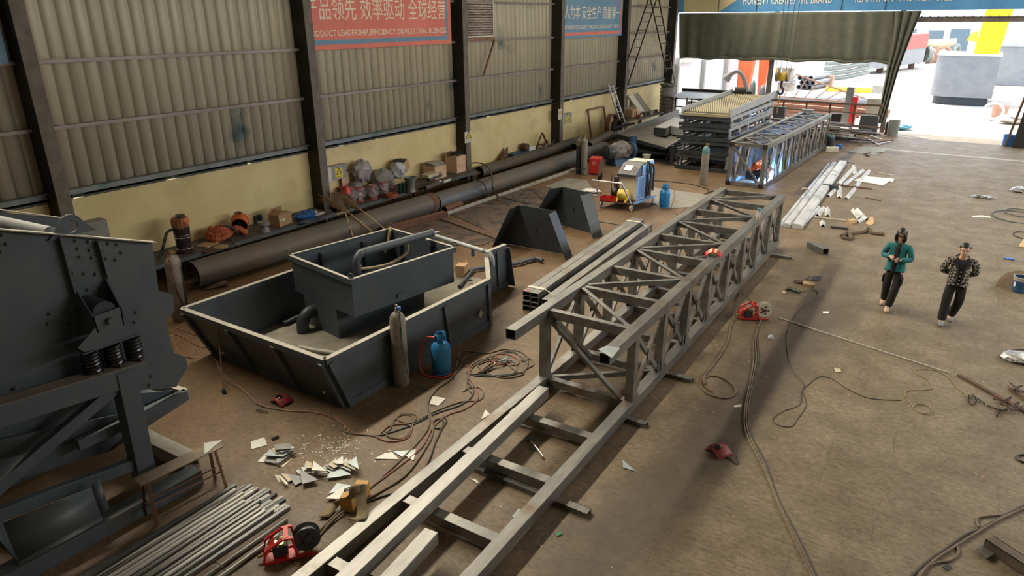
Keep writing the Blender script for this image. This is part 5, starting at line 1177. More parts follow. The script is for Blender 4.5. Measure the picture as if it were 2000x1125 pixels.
def lpg(label, c, h=.60, r=.165, writing=False, rz=0):
    t = thing('gas_bottle', label, 'gas bottle', c, rz)
    MB().lathe((0, 0, 0), [(0, .0), (r*.78, 0), (r*.78, .04), (r*.9, .06), (r, .12), (r, h*.72), (r*.93, h*.82), (r*.65, h*.92), (r*.3, h*.95), (0, h*.95)], 28).build('bottle_body', 'blue', t)
    mb = MB(); n = 24; vs = []
    ring = []
    for k in range(n+1):
        a_ = radians(40)+radians(300)*k/n; ring.append(a_)
    R1 = r*.58
    for z_ in (h*.88, h*1.18):
        vs += [V((cos(a_)*R1, sin(a_)*R1, z_)) for a_ in ring]
    f = [(i, i+1, n+2+i, n+1+i) for i in range(n) if not (4 < i < 8 or 15 < i < 19)]
    mb.add(vs, f)
    for z0_, z1_ in ((h*.88, h*.96), (h*1.10, h*1.18)):
        vs = [V((cos(a_)*R1, sin(a_)*R1, z_)) for z_ in (z0_, z1_) for a_ in ring]; mb.add(vs, [(i, i+1, n+2+i, n+1+i) for i in range(n)])
    mb.build('handle_collar', 'blue', t, solid=.006)
    v_ = MB().cyl((0, 0, h*.93), (0, 0, h*1.04), .02, n=10).cyl((0, 0, h*1.02), (-.07, -.02, h*1.02), .014, n=8).build('valve', 'brass', t)
    MB().cyl((-.07, -.02, h*1.02), (-.13, -.03, h*1.02), .022, n=8).build('regulator', 'red', v_)
    MB().tube([V((cos(a_)*r*.78, sin(a_)*r*.78, .02)) for a_ in [2*pi*k/20 for k in range(20)]], .012, 6, closed=True).build('foot_ring', 'blue', t)
    if writing:
        for j, (s_, z_) in enumerate((('燃气', h*.58), ('液化气', h*.46), ('禁油', h*.22))):
            for q, chh in enumerate(s_):
                a_ = radians(-100)+(q-.5*(len(s_)-1))*.30; nrm = V((cos(a_), sin(a_), 0)); tg = V((-sin(a_), cos(a_), 0)); p = nrm*(r+.002)+V((0, 0, z_))
                text('stencil_letter', chh, 'darkred', p-tg*.018, p+tg*.018, .035, nrm, t, False, 0)
    return t
lpg('blue gas bottle with a red hose standing beside the tray', G(863, 728), .62, .165, True)
lpg('smaller blue gas bottle standing near the machine cart', G(1297, 405), .62, .165, False)
c = G(863, 728)
MB().tube(spline([c+V((-.12, -.03, .63)), c+V((-.22, -.06, .62)), c+V((-.32, -.10, .45)), c+V((-.30, -.20, .20)), c+V((-.18, -.25, .03)), c+V((.0, -.22, .02)), c+V((.15, -.15, .02)), c+V((.24, .0, .05))], 6), .014, 8).build('gas_hose', 'hosered', label='bright red hose curving round the blue gas bottle', cat='hose')
c = G(785, 750)
MB().tube(spline([c+V((.09, -.04, 1.30)), c+V((.12, -.06, 1.0)), c+V((.15, -.06, .5)), c+V((.20, -.02, .15)), c+V((.34, .05, .02)), c+V((.5, .05, .02))], 6), .009, 6).build('gas_hose', 'cableblue', label='thin blue hose hanging down the front gas cylinder', cat='hose')
c = G(1297, 405)
MB().tube(spline([c+V((.1, .0, .62)), c+V((.25, .05, .6)), c+V((.28, .05, .3)), c+V((.24, 0, .03)), G(1325, 418, .02), G(1340, 405, .02), G(1355, 412, .02)], 6), .010, 6).build('gas_hose', 'cablered', label='thin red hose running from the smaller gas bottle', cat='hose')
c = G(352, 625)
MB().tube(spline([c+V((.05, -.05, 1.42)), c+V((.13, -.06, 1.25)), c+V((.15, -.04, .7)), c+V((.18, .05, .2)), G(372, 640, .02), G(395, 648, .02), G(425, 640, .02)], 6), .010, 6).build('gas_hose', 'darkred', label='dark red hose down the cylinder by the vibrating screen', cat='hose')

# ================================================================== red inverter welder, wrapped motor, bucket
w_ = thing('welding_machine', 'red welding power source beside the gas cylinder near the pipes', 'welding machine', G(1163, 337))
A, B, C_ = G(1147, 341), G(1165, 342), G(1178, 333)
O = A; ex = V(((B-A).x, (B-A).y, 0)).normalized(); ey_ = V((-ex.y, ex.x, 0)); Rw = Matrix.Rotation(atan2(ex.y, ex.x), 3, 'Z')
O = G(1149, 341); L = lambda x, y, z: O+Rw @ V((x, y, z))
MB().box(L(.22, .28, .33), (.42, .56, .56), Rw).build('case', 'red', w_, world=True, bev=.01)
MB().box(L(.438, .28, .30), (.014, .50, .44), Rw).build('side_vent', 'rawsteel', w_, world=True)
MB().box(L(.22, -.006, .33), (.30, .012, .42), Rw).build('front_panel', 'red', w_, world=True, bev=.004)
MB().tube([L(.20+.05*cos(a_), -.014, .44+.05*sin(a_)) for a_ in [2*pi*k/16 for k in range(16)]], .006, 5, closed=True).build('round_emblem', 'offwhite', w_, world=True)
MB().tube([L(.05, .1, .61), L(.06, .1, .70), L(.38, .1, .70), L(.39, .1, .61)], .012, 6).build('handle', 'black', w_, world=True)
for x, y in ((.04, .05), (.40, .05), (.04, .5), (.40, .5)): MB().box(L(x, y, .025), (.05, .05, .05), Rw).build('foot', 'black', w_, world=True)

mt = thing('wrapped_motor', 'large electric motor wrapped in clear film on a blue base', 'electric motor', G(1195, 322))
O = G(1192, 322); ax = V((.45, .85, 0)).normalized(); c0 = O+V((-.05, -.1, .52))
MB().cyl(c0, c0+ax*1.1, .27, n=24).build('motor_body', mat('motor_dark', (.06, .065, .07), (.11, .115, .12), .45, .3, 8), mt, world=True)
MB().cyl(c0-ax*.14, c0, .29, n=24).cyl(c0-ax*.16, c0-ax*.14, .24, .27, n=24).build('fan_cover', 'darkpaint', mt, world=True)
MB().cyl(c0+ax*1.05, c0+ax*1.2, .33, n=24).cyl(c0+ax*1.2+V((0, 0, .1)), c0+ax*1.2+V((0, 0, .55)), .14, n=16).build('pump_casing', 'motorblue', mt, world=True)
sdv = V((ax.y, -ax.x, 0))
MB().prism([O+sdv*.38+V((0, 0, 0)), O-sdv*.35, O-sdv*.30+V((0, 0, .24)), O+sdv*.30+V((0, 0, .24))], ax*1.1).build('base', 'motorblue', mt, world=True)
mb = lump((0, 0, 0), (.36, .36, .80), 5, 20, 12, .3); mb.v = [c0+ax*(v.z*1.25+.05)+sdv*v.x+V((0, 0, v.y)) for v in mb.v]
mb.build('film_wrap', 'bag', mt, world=True)
MB().beam(c0+ax*.72+V((0, 0, .33)), c0+ax*.95+V((.1, 0, .30)), .08, .02).beam(c0+ax*.78+V((0, 0, .34))+sdv*.05, c0+ax*.78+sdv*.42+V((0, 0, -.05)), .07, .02).build('brown_tape', 'rust', mt, world=True)
bk = thing('paint_bucket', 'white bucket with green splash standing before the flat feeder trays', 'bucket', G(1262, 319))
MB().lathe(G(1262, 318), [(0, 0), (.12, 0), (.165, .30), (.175, .31), (.175, .335), (.155, .335), (.115, .03), (0, .03)], 22).build('bucket_body', 'offwhite', bk, world=True)
c = G(1262, 318); MB().lathe(c, [(.1235, .02), (.141, .13)], 22).build('green_paint', mat('green_paint', (.02, .17, .06), None, .5), bk, world=True)

# ================================================================== machine cart
A, B, C_ = G(1174, 404), G(1232, 412), G(1275, 396)
e1 = (B-A); e2 = (C_-B); crt = thing('equipment_cart', 'steel trolley loaded with a blue-white cutting machine near the floor centre', 'trolley', (A+B+C_)/3)
def Q(u, v, z): return A+e1*u+e2*v+V((0, 0, z))
def qbox(u0, v0, z0, u1, v1, z1): return MB().prism([Q(u0, v0, z0), Q(u1, v0, z0), Q(u1, v1, z0), Q(u0, v1, z0)], (0, 0, z1-z0))
qbox(0, -.05, .20, 1, 1, .24).build('platform', 'rust', crt, world=True)
for u, v in ((.0, 0), (1, 0), (1, 1), (0, 1)):
    c = Q(u, v, .09); wl_ = MB().cyl(c-e1.normalized()*.025, c+e1.normalized()*.025, .09, n=18, t=.035).build('wheel', 'rustsheet', crt, world=True)
    MB().cyl(c-e1.normalized()*.035, c+e1.normalized()*.035, .045, n=12).box(c+V((0, 0, .08)), (.05, .06, .10)).build('caster_bracket', 'rust', wl_, world=True)
hb = Q(-.04, -.35, .92), Q(.92, -.35, .92)
MB().cyl(Q(0, 0, .22), hb[0], .022, n=8).cyl(Q(1, 0, .22), hb[1], .022, n=8).build('handle_post', 'galv', crt, world=True)
MB().cyl(*hb, .024, n=8).build('push_handle', 'galv', crt, world=True)
MB().beam(Q(1.04, .05, .22), Q(1.04, 1.05, .22), .05, .07).build('blue_side_rail', mat('light_blue_rail', (.22, .36, .60), None, .4), crt, world=True, label='light blue side rail')
cm = thing('cutting_machine', 'off-white and light blue cabinet with slanted control panel standing on the trolley', 'cutting machine', Q(.7, .6, .24))
lb_ = mat('light_blue_case', (.20, .42, .80), (.25, .47, .85), .35)
qbox(.42, .22, .25, .98, .88, .98).build('cabinet', 'offwhite', cm, world=True, bev=.008)
pc = [Q(.36, .16, .96), Q(1.0, .16, .96), Q(1.0, .16, 1.04), Q(1.0, .42, 1.34), Q(1.0, .9, 1.38), Q(1.0, .9, .98)]
MB().prism([Q(1.0, .14, .98), Q(1.0, .14, 1.06), Q(1.0, .38, 1.34), Q(1.0, .55, 1.38), Q(1.0, .55, .98)], -e1*.62).build('control_console', 'darkcase', cm, world=True, bev=.01)
MB().prism([Q(1.0, .55, .98), Q(1.0, .55, 1.40), Q(1.0, .92, 1.40), Q(1.0, .92, .98)], -e1*.60).build('top_cover', 'offwhite', cm, world=True, bev=.01)
def slant(u, s_, off=.006):  # point on slanted panel
    a, b_ = Q(u, .14, 1.06), Q(u, .38, 1.34); p = a.lerp(b_, s_); n = (b_-a).cross(e1).normalized(); n = n if n.z > 0 else -n; return p+n*off
MB().plate([slant(.52, .35), slant(.76, .35), slant(.76, .85), slant(.52, .85)], .006).build('display', 'screen', cm, world=True, label='pale display')
for u, s_, m_ in ((.46, .75, 'red'), (.46, .45, 'white'), (.84, .75, 'signyellow'), (.84, .45, 'red'), (.90, .6, 'white')):
    c = slant(u, s_, .012); MB().cyl(c, c+V((0, 0, .02)), .014, n=8).build('knob', m_, cm, world=True)
MB().prism([Q(.985, .24, .27), Q(.985, .24, .97), Q(.985, .87, .97), Q(.985, .87, .27)], e1.normalized()*.012).build('blue_side_panel', lb_, cm, world=True, label='light blue louvred side panel')
for q in range(16): MB().beam(Q(.99, .30, .34+q*.038)+e1.normalized()*.014, Q(.99, .52, .34+q*.038)+e1.normalized()*.014, .012, .012).build('louvre', 'darkcase', cm, world=True)
MB().prism([Q(1.005, .40, 1.0), Q(1.005, .40, 1.32), Q(1.005, .9, 1.38), Q(1.005, .9, 1.0)], e1.normalized()*.01).build('blue_top_panel', lb_, cm, world=True)
MB().tube([Q(.55, .6, 1.40), Q(.55, .6, 1.46), Q(.95, .62, 1.46), Q(.95, .62, 1.40)], .012, 6).build('lift_handle', 'chrome', cm, world=True)
MB().tube(spline([Q(1.03, .60, .30), Q(1.06, .62, .8), Q(1.03, .58, 1.2), Q(1.0, .62, 1.38), Q(1.05, .7, 1.25), Q(1.08, .72, .7), Q(1.05, .74, .32)], 6), .035, 8).tube(spline([Q(1.06, .66, .32), Q(1.10, .68, .9), Q(1.04, .74, 1.30), Q(1.09, .82, 1.1), Q(1.07, .84, .45)], 6), .035, 8).build('torch_cables', 'rubber', label='bundle of dark brown torch cables draped over the light blue machine side', cat='cable')
cf = thing('carpet_fan', 'small yellow blower fan on the trolley shelf', 'fan', Q(.72, .02, .24))
c = Q(.68, .06, .45); MB().cyl(c-e1.normalized()*.14, c+e1.normalized()*.14, .17, n=22).build('fan_housing', 'yellow', cf, world=True)
for s_ in (-.14, .14):
    MB().beam(c+e1.normalized()*s_+V((0, 0, .05)), c+e1.normalized()*s_+V((0, -.16, -.20)), .05, .05).build('leg', 'yellow', cf, world=True)
MB().tube([c+e1.normalized()*(.05*cos(a_))-e2.normalized()*.172+V((0, 0, .05*sin(a_))) for a_ in [.6+4.6*k/12 for k in range(13)]], .012, 6).build('swirl_emblem', mat('teal_paint', (.02, .25, .25), None, .5), cf, world=True)
MB().tube([c+e1.normalized()*-.08+V((0, 0, .17)), c+V((0, 0, .22)), c+e1.normalized()*.08+V((0, 0, .17))], .012, 6).build('carry_handle', 'black', cf, world=True)
cp_ = thing('air_compressor', 'small black air compressor on the left of the trolley shelf', 'compressor', Q(.25, .3, .24))
c = Q(.25, .3, .42); MB().ball(c, (.17, .22, .18), 16, 10).build('tank', 'black', cp_, world=True)
MB().cyl(c+V((0, 0, .12)), c+V((0, 0, .40)), .08, n=14).box(c+V((.03, .02, .45)), (.16, .2, .1)).build('pump_head', 'darkcase', cp_, world=True)
MB().tube([c+V((-.12, -.1, .1)), c+V((-.12, -.1, .55)), c+V((.12, -.12, .55)), c+V((.12, -.12, .1))], .013, 6).build('guard_bar', 'black', cp_, world=True)
MB().box(Q(.22, .6, .72), (.3, .25, .5), rz=.3).build('control_box', 'rustsheet', label='tan control box standing behind the compressor on the trolley', cat='box')
rt = thing('parts_tray', 'red plastic parts tray with two compartments on the trolley edge', 'tray', Q(.15, -.06, .24))
for u0, u1 in ((.02, .27), (.28, .52)):
    p = [Q(u0, -.10, .24), Q(u1, -.10, .24), Q(u1, .10, .24), Q(u0, .10, .24)]
    mb = MB()
    for q in range(4): mb.plate([p[q], p[(q+1) % 4], p[(q+1) % 4]+V((0, 0, .12)), p[q]+V((0, 0, .12))], .006)
    mb.plate(p, .006); mb.build('compartment', 'red', rt, world=True)
MB().tube(spline([Q(.1, .85, .75), Q(.3, .8, .95), Q(.42, .7, .8), Q(.3, .55, .98), Q(.15, .6, 1.0)], 6), .03, 7).build('yellow_hose', 'rustsheet', label='coiled tan hose behind the control console', cat='hose')
wf0 = thing('caster_wheel', 'black wheel and strap lying between the red welder and the trolley', 'wheel', G(1172, 342))
c = G(1172, 345, .13); MB().cyl(c-V((.04, 0, 0)), c+V((.04, 0, 0)), .13, n=18, t=.05).build('tyre', 'black', wf0, world=True)
MB().beam(c, c+V((-.1, .1, .42)), .08, .03).build('strap', 'darkrust', wf0, world=True)

# ================================================================== far trays, screens, hose stack
def tray_box(name, label, x0, x1, y0, y1, z0, z1, m='greypaint', slope=0.):
    t = thing(name, label, 'feeder tray', ((x0+x1)/2, (y0+y1)/2, z0)); s_ = slope
    MB().prism([(x0, y0, z0), (x1, y0, z0), (x1, y1, z0+s_), (x0, y1, z0+s_)], (0, 0, .03)).build('deck', m, t, world=True)
    for a, b_ in (((x0, y0), (x0, y1)), ((x1, y0), (x1, y1))):
        MB().prism([(a[0]-.01, a[1], z0), (b_[0]-.01, b_[1], z0+s_), (b_[0]-.01, b_[1], z1+s_), (a[0]-.01, a[1], z1)], (.03, 0, 0)).build('side_wall', m, t, world=True)
    MB().b2((x0, y0-.02, z0-.04), (x1, y0+.02, z0+.06)).build('front_lip', m, t, world=True)
    return t
tray_box('feeder_tray', 'lowest of the flat dark grey feeder trays left of the screen stack', -12.55, -10.1, 27.2, 33.2, .04, .30, 'darkpaint')
tray_box('feeder_tray', 'middle one of the flat grey feeder trays left of the screen stack', -12.5, -10.15, 27.1, 33.6, .34, .60, 'darkpaint')
t = thing('feeder_tray', 'topmost wide grey feeder tray with dusty deck, left of the screen stack', 'feeder tray', (-11.4, 30, .62))
ft = [V((-12.9, 28.1, .78)), V((-10.1, 26.6, .66)), V((-10.5, 31.2, .72)), V((-12.5, 34.3, .84))]
MB().plate(ft, .05).build('deck', mat('dusty_deck', (.085, .08, .072), (.15, .135, .11), .7, 0, 1.2), t, world=True, label='dusty brown deck')
MB().plate([ft[0]+V((0, 0, -.14)), ft[1]+V((0, 0, -.06)), ft[1]+V((0, 0, .04)), ft[0]+V((0, 0, .04))], .02).build('front_lip', 'darkpaint', t, world=True)
MB().plate([ft[0], ft[3], ft[3]+V((0, 0, .42)), ft[0]+V((0, 0, .14))], .03).build('side_wall', 'palegrey', t, world=True)
MB().plate([ft[1], ft[2], ft[2]+V((0, 0, .10)), ft[1]+V((0, 0, .06))], .03).build('side_wall', 'palegrey', t, world=True)
bx_ = thing('duct_box', 'grey angular duct box lying on the dusty feeder deck', 'duct', G(1310, 255, .8))
a = [G(1277, 265, .80), G(1300, 268, .80), G(1331, 269, .8), G(1345, 258, .8), G(1345, 246, .8)]
pl_ = [G(1277, 251+14, .80), G(1300, 267, .80), G(1308, 262, .80), G(1331, 268, .80), G(1348, 250, .80), G(1318, 243, .8)]
MB().prism([p+V((0, 0, .02)) for p in pl_], (0, 0, .34)).build('duct_body', 'palegrey', bx_, world=True)
MB().prism([p+V((0, 0, .04)) for p in (pl_[0]+V((-.01, -.03, 0)), pl_[1]+V((0, -.03, 0)), pl_[1]+V((0, -.01, 0)), pl_[0]+V((-.01, -.01, 0)))], (0, 0, .30)).build('dark_end', 'darkpaint', bx_, world=True)
MB().plate([G(1334, 262, .86), G(1343, 258, .86), G(1343, 240, .95), G(1334, 244, .95)], .02).build('end_flange', 'column', bx_, world=True)
# support stand in front of the trays
sn = thing('trestle_stand', 'dark triangular steel stand in front of the feeder trays', 'stand', G(1310, 325))
c = G(1311, 322); 
MB().beam(c+V((0, 0, 0)), c+V((0, 0, .78)), .12, .10, up=(0, 1, 0)).build('upright', 'darkpaint', sn, world=True)
MB().beam(c+V((-.35, .2, 0)), c+V((-.02, 0, .7)), .06, .06).build('strut', 'darkpaint', sn, world=True)
MB().beam(c+V((.38, -.1, 0)), c+V((.02, 0, .7)), .06, .06).build('strut', 'darkpaint', sn, world=True)
MB().beam(c+V((-.4, .1, .04)), c+V((.45, -.1, .04)), .12, .08).build('foot_bar', 'darkpaint', sn, world=True)
for z_ in (.35, .62): MB().beam(c+V((.1, .2, z_)), c+V((.5, 3.4, z_)), .10, .08).build('side_rail', 'darkpaint', sn, world=True)
# stack of vibrating screens
scx0, scx1, scy0, scy1 = -9.42, -7.62, 26.5, 32.6
lvl = [(0.06, .62), (.66, 1.16), (1.20, 1.66), (1.70, 2.06)]
nms = ['lowest', 'second', 'third', 'topmost']
for i, (z0, z1) in enumerate(lvl):
    t = thing('screen_deck', 'grey vibrating screen frame with slotted sides, %s in the tall stack' % nms[i], 'screen frame', ((scx0+scx1)/2, (scy0+scy1)/2, z0))
    dx = (.0, .06, .0, .03)[i]
    h = z1-z0
    for x in (scx0+dx, scx1+dx):
        MB().beam((x, scy0-.1, z0+.05), (x, scy1, z0+.05), .06, .10).beam((x, scy0-.1, z0+h-.07), (x, scy1, z0+h-.07), .05, .14).build('side_rail', 'palegrey', t, world=True)
        for q in range(6):
            y = scy0+.1+q*(scy1-scy0-.2)/5; MB().beam((x, y, z0+.08), (x, y, z0+h-.1), .06, .20, up=(0, 1, 0)).build('side_post', 'palegrey', t, world=True)
        for q in range(3): MB().beam((x+.03, scy0+.7+q*2, z0+.10), (x+.03, scy0+1.3+q*2, z0+.10), .05, .06).build('blue_clamp', 'motorblue', t, world=True)
    MB().beam((scx0+dx-.12, scy0-.2, z0+.02), (scx1+dx+.05, scy0-.2, z0+.02), .10, .13).build('front_bar', 'darkpaint', t, world=True)
    MB().beam((scx0+dx-.1, scy0-.15, z0+h-.10), (scx1+dx+.02, scy0-.15, z0+h-.10), .08, .12).build('front_bar', 'greypaint', t, world=True)
    MB().b2((scx0+dx, scy0, z0+h*.45), (scx1+dx, scy1, z0+h*.45+.02)).build('deck_plate', 'darkpaint', t, world=True)
    random.seed(i)
    for q in range(6): c = V((scx0+.25+q*.25, scy0+.2, z0+h*.5)); MB().cyl(c, c+V((.12, .1, 0)), random.uniform(.05, .10), n=10).build('spring_unit', 'black', t, world=True)
t = thing('screen_deck', 'yellowish slatted screen deck with tall side boards crowning the stack', 'screen deck', (-8.5, 29.5, 2.1))
z0 = 2.12; sl = .12
MB().prism([(scx0+.05, scy0-.1, z0), (scx1-.02, scy0-.1, z0), (scx1-.02, scy1, z0+sl), (scx0+.05, scy1, z0+sl)], (0, 0, .03)).build('deck_plate', 'darkpaint', t, world=True)
yw = mat('yellow_slats', (.30, .26, .16), (.38, .33, .21), .6)
da = (G(1399, 188, 2.2)-G(1401, 216, 2.2)); da = V((da.x/da.y, 1, 0))
for q in range(-22, 46):
    xa = scx0+.1+q*.075; y0_, y1_ = scy0-.05, scy1-.05; lo_, hi_ = scx0+.06, scx1-.04
    pts = sorted([(yy) for yy in [y0_, y1_]+([y0_+(lo_-xa)/da.x, y0_+(hi_-xa)/da.x] if abs(da.x) > 1e-6 else []) if y0_-1e-6 <= yy <= y1_+1e-6 and lo_-1e-3 <= xa+da.x*(yy-y0_) <= hi_+1e-3])
    if len(pts) > 1 and pts[-1]-pts[0] > .1:
        f = lambda yy: V((xa+da.x*(yy-y0_), yy, z0+.055+sl*(yy-scy0)/(scy1-scy0)))
        MB().beam(f(pts[0]), f(pts[-1]), .034, .05).build('slat', yw, t, world=True)
for x in (scx0-.02, scx1+.02): MB().prism([(x, scy0-.25, z0-.05), (x, scy1, z0+sl-.05), (x, scy1, z0+sl+.26), (x, scy0-.25, z0+.22)], (.03, 0, 0)).build('side_board', 'palegrey', t, world=True)
MB().beam((scx0, scy0-.2, z0-.02), (scx1, scy0-.2, z0-.02), .12, .10).build('front_bar', yw, t, world=True)
MB().cyl((scx0+.1, scy1, z0+.3), (scx0+.6, scy1+.1, z0+.3), .18, n=14).build('end_roller', 'black', t, world=True)
# corrugated black hose standing
hs = thing('dredge_hose', 'tall ribbed black rubber hose section standing on end by the corner column', 'rubber hose', (-14.45, 37.75, 0))
prof = [(.0, 0), (.44, 0), (.44, .05), (.36, .06)]
zz = .1
while zz < 2.0: prof += [(.36, zz), (.405, zz+.05), (.41, zz+.11), (.36, zz+.17)]; zz += .19
prof += [(.34, 2.08), (.44, 2.10), (.44, 2.16), (.33, 2.16), (.33, 1.7), (0, 1.7)]
MB().lathe((-14.45, 37.75, 0), prof, 32).build('ribbed_hose', 'tyre', hs, world=True)
MB().lathe((-14.45, 37.75, 0), [(.415, 1.95), (.43, 1.75), (.425, 1.55)], 24).build('film_scrap', 'bag', hs, world=True)
# racks and dark steel beyond
for i, (x0, y0, x1, y1, z, hgt, lb) in enumerate(((-14.0, 35.2, -9.5, 35.0, .30, .16, 'long dark beam on the floor behind the feeder trays, nearer one'), (-14.0, 35.8, -9.5, 35.6, .30, .18, 'long dark beam on the floor behind the feeder trays, farther one'), (-13.9, 36.4, -9.6, 36.3, .55, .14, 'rusty beam lying across the dark beams'), (-14.2, 39.4, -10.3, 39.3, 1.72, .16, 'dark beam on top of the open rack by the tarpaulin bay'))):
    MB().beam((x0, y0, z), (x1, y1, z), .16, hgt).build('steel_beam', 'darkrust' if i != 3 else 'column', label=lb, cat='steel beam')
rk = thing('open_rack', 'dark open steel rack with a pale tin roof at the mouth of the tarpaulin bay', 'rack', (-12.5, 38.6, 0))
for x in (-13.9, -13.0, -12.0, -11.0):
    for y in (37.6, 39.4): MB().beam((x, y, 0), (x, y, 1.45), .06, .06, up=(0, 1, 0)).build('post', 'column', rk, world=True)
for y in (37.6, 39.4):
    for z_ in (.55, 1.0, 1.42): MB().beam((-13.9, y, z_), (-11.0, y, z_), .05, .06).build('rail', 'column', rk, world=True)
MB().plate([V((-14.1, 37.3, 1.50)), V((-10.8, 37.3, 1.50)), V((-10.8, 39.6, 1.66)), V((-14.1, 39.6, 1.66))], .02).build('roof_sheet', 'palegrey', rk, world=True)
MB().box((-12.1, 38.4, .95), (.5, .4, .7)).build('red_cabinet', 'red', label='red cabinet standing inside the open rack', cat='cabinet')
MB().box((-13.2, 38.5, .9), (.7, .4, .6)).build('pale_cabinet', 'white', label='pale cabinet standing inside the open rack', cat='cabinet')
MB().box((-12.1, 38.4, .3), (.5, .4, .6)).build('storage_crate', 'darkrust', label='dark crate under the red cabinet in the rack', cat='crate'); MB().box((-13.2, 38.5, .3), (.7, .4, .6)).build('storage_crate', 'darkrust', label='dark crate under the pale cabinet in the rack', cat='crate')

# rail fence with loose steel stock between the bay posts, pile of flats
rl = thing('stock_rack', 'long low rack of rails across the tarpaulin bay, loaded with steel stock', 'rack', (-7, 39, 0))
for z_, d_ in ((1.42, .10), (1.0, .05)): MB().beam((-9.9, 39.5, z_), (-3.9, 39.3, z_), d_, d_).build('rail', 'darkrust', rl, world=True)
for q in range(6): x = -9.8+q*1.15; MB().beam((x, 39.5, 0), (x, 39.5, 1.4), .08, .08, up=(0, 1, 0)).build('post', 'darkrust', rl, world=True)
random.seed(8)
for q in range(4):
    x = -9.0+q*1.4; MB().b2((x, 38.9, 0), (x+random.uniform(.5, .8), 39.25, random.uniform(.9, 1.15))).build('stored_block', ('darkcase', 'valve', 'black', 'darkcase')[q], label='dark equipment block standing along the stock rack, %s from the left' % ['first', 'second', 'third', 'fourth'][q], cat='equipment', group='equipment blocks along the stock rack')
nst = 34
for q in range(nst):
    r_ = random.random(); z_ = .06+.045*(q//2)+.02*(q % 2); x0 = -9.0+random.uniform(-.3, .3); x1 = -4.2+random.uniform(-.9, .7); y = 36.6+random.uniform(-.9, .9)
    m_ = random.choice(('rawsteel', 'darkrust', 'darksheet', 'galv', 'column')); mb = MB()
    if q % 3: mb.beam((x0, y, z_), (x1, y+random.uniform(-.7, .3), z_+.01), random.uniform(.06, .16), .035)
    else: mb.cyl((x0, y, z_), (x1, y+random.uniform(-.6, .3), z_+.01), .03, n=8)
    dn = {'rawsteel': 'grey', 'darkrust': 'rusty', 'darksheet': 'dark', 'galv': 'bright', 'column': 'blackish'}[m_]
    mb.build('stock_bar', m_, label='%s bar in the heap of steel stock behind the farther girder' % dn, cat='steel bar', group='heap of steel stock behind the farther girder (%s)' % dn)
for (p, q, lb, m_) in (((1655, 242), (1682, 285), 'dark flat bar leaning across the heap of steel stock', 'darkrust'), ((1690, 268), (1718, 283), 'bright bar end sticking out of the stock heap, left one', 'galv'), ((1700, 264), (1722, 272), 'bright bar end sticking out of the stock heap, right one', 'galv'), ((1712, 282), (1738, 276), 'bright bar lying flat in front of the stock heap', 'galv'), ((1705, 278), (1745, 273), 'red-brown bar lying by the drape foot', 'rust')):
    a, b_ = G(*p, .55 if 'leaning' in lb else .04), G(*q, .03); MB().beam(a, b_, .09, .03).build('steel_bar', m_, label=lb, cat='steel bar')
for y in (35.3, 38.0): MB().b2((-9.2, y-.1, 0), (-9.0, y+.1, .06)).build('timber_sleeper', 'darkrust', label='timber sleeper under the stock heap, %s one' % ('nearer' if y < 36 else 'farther'), cat='timber')
# small things around the door
c = G(1742, 265); MB().lathe(c, [(0, 0), (.24, 0), (.27, .75), (.25, .75), (.22, .04), (0, .04)], 20).build('grey_bin', 'valve', label='grey bin standing at the foot of the tarpaulin drape', cat='bin')
lump(G(1750, 252), (.75, .5, .28), 44).build('blue_sheet', mat('sky_blue_sheet', (.10, .42, .62), (.18, .52, .70), .4), label='crumpled light blue sheet on the ground outside the drape', cat='sheet')
MB().box(G(1733, 262)+V((0, 0, .3)), (.25, .25, .6)).build('red_pump', 'rust', label='rusty red pump unit beside the drape foot', cat='pump')
for px, lb in ((1620, 'cream plastic can in front of the stock heap, left one'), (1629, 'cream plastic can in front of the stock heap, right one')): MB().box(G(px, 297)+V((0, 0, .11)), (.30, .3, .22), rz=.2).build('plastic_can', 'offwhite', label=lb, cat='can', bev=.03)
MB().box(G(1638, 290)+V((0, 0, .10)), (.25, .15, .18), rz=.5).build('blue_tool', 'blueplastic', label='small blue tool beside the cream plastic cans', cat='tool')
MB().prism([G(1655, 297, .004), G(1683, 285, .004), G(1740, 290, .004), G(1712, 303, .004)], (0, 0, .01)).build('floor_plate', 'plategrey', label='thin grey plate lying on the floor before the stock heap', cat='steel plate')
for (p, q, m_, lb) in (((1688, 301), (1700, 298), 'darkrust', 'short dark offcut beside the grey plate'), ((1690, 304), (1698, 305), 'black', 'small black rubber scrap on the floor by the grey plate'), ((1711, 299), (1723, 298), 'darkrust', 'dark rod end lying right of the grey plate'), ((1649, 316), (1669, 318), 'rawsteel', 'thin grey strip on the floor above the angle offcuts')):
    a, b_ = G(*p, .02), G(*q, .02); MB().beam(a, b_, .08, .03).build('steel_offcut', m_, label=lb, cat='offcut')
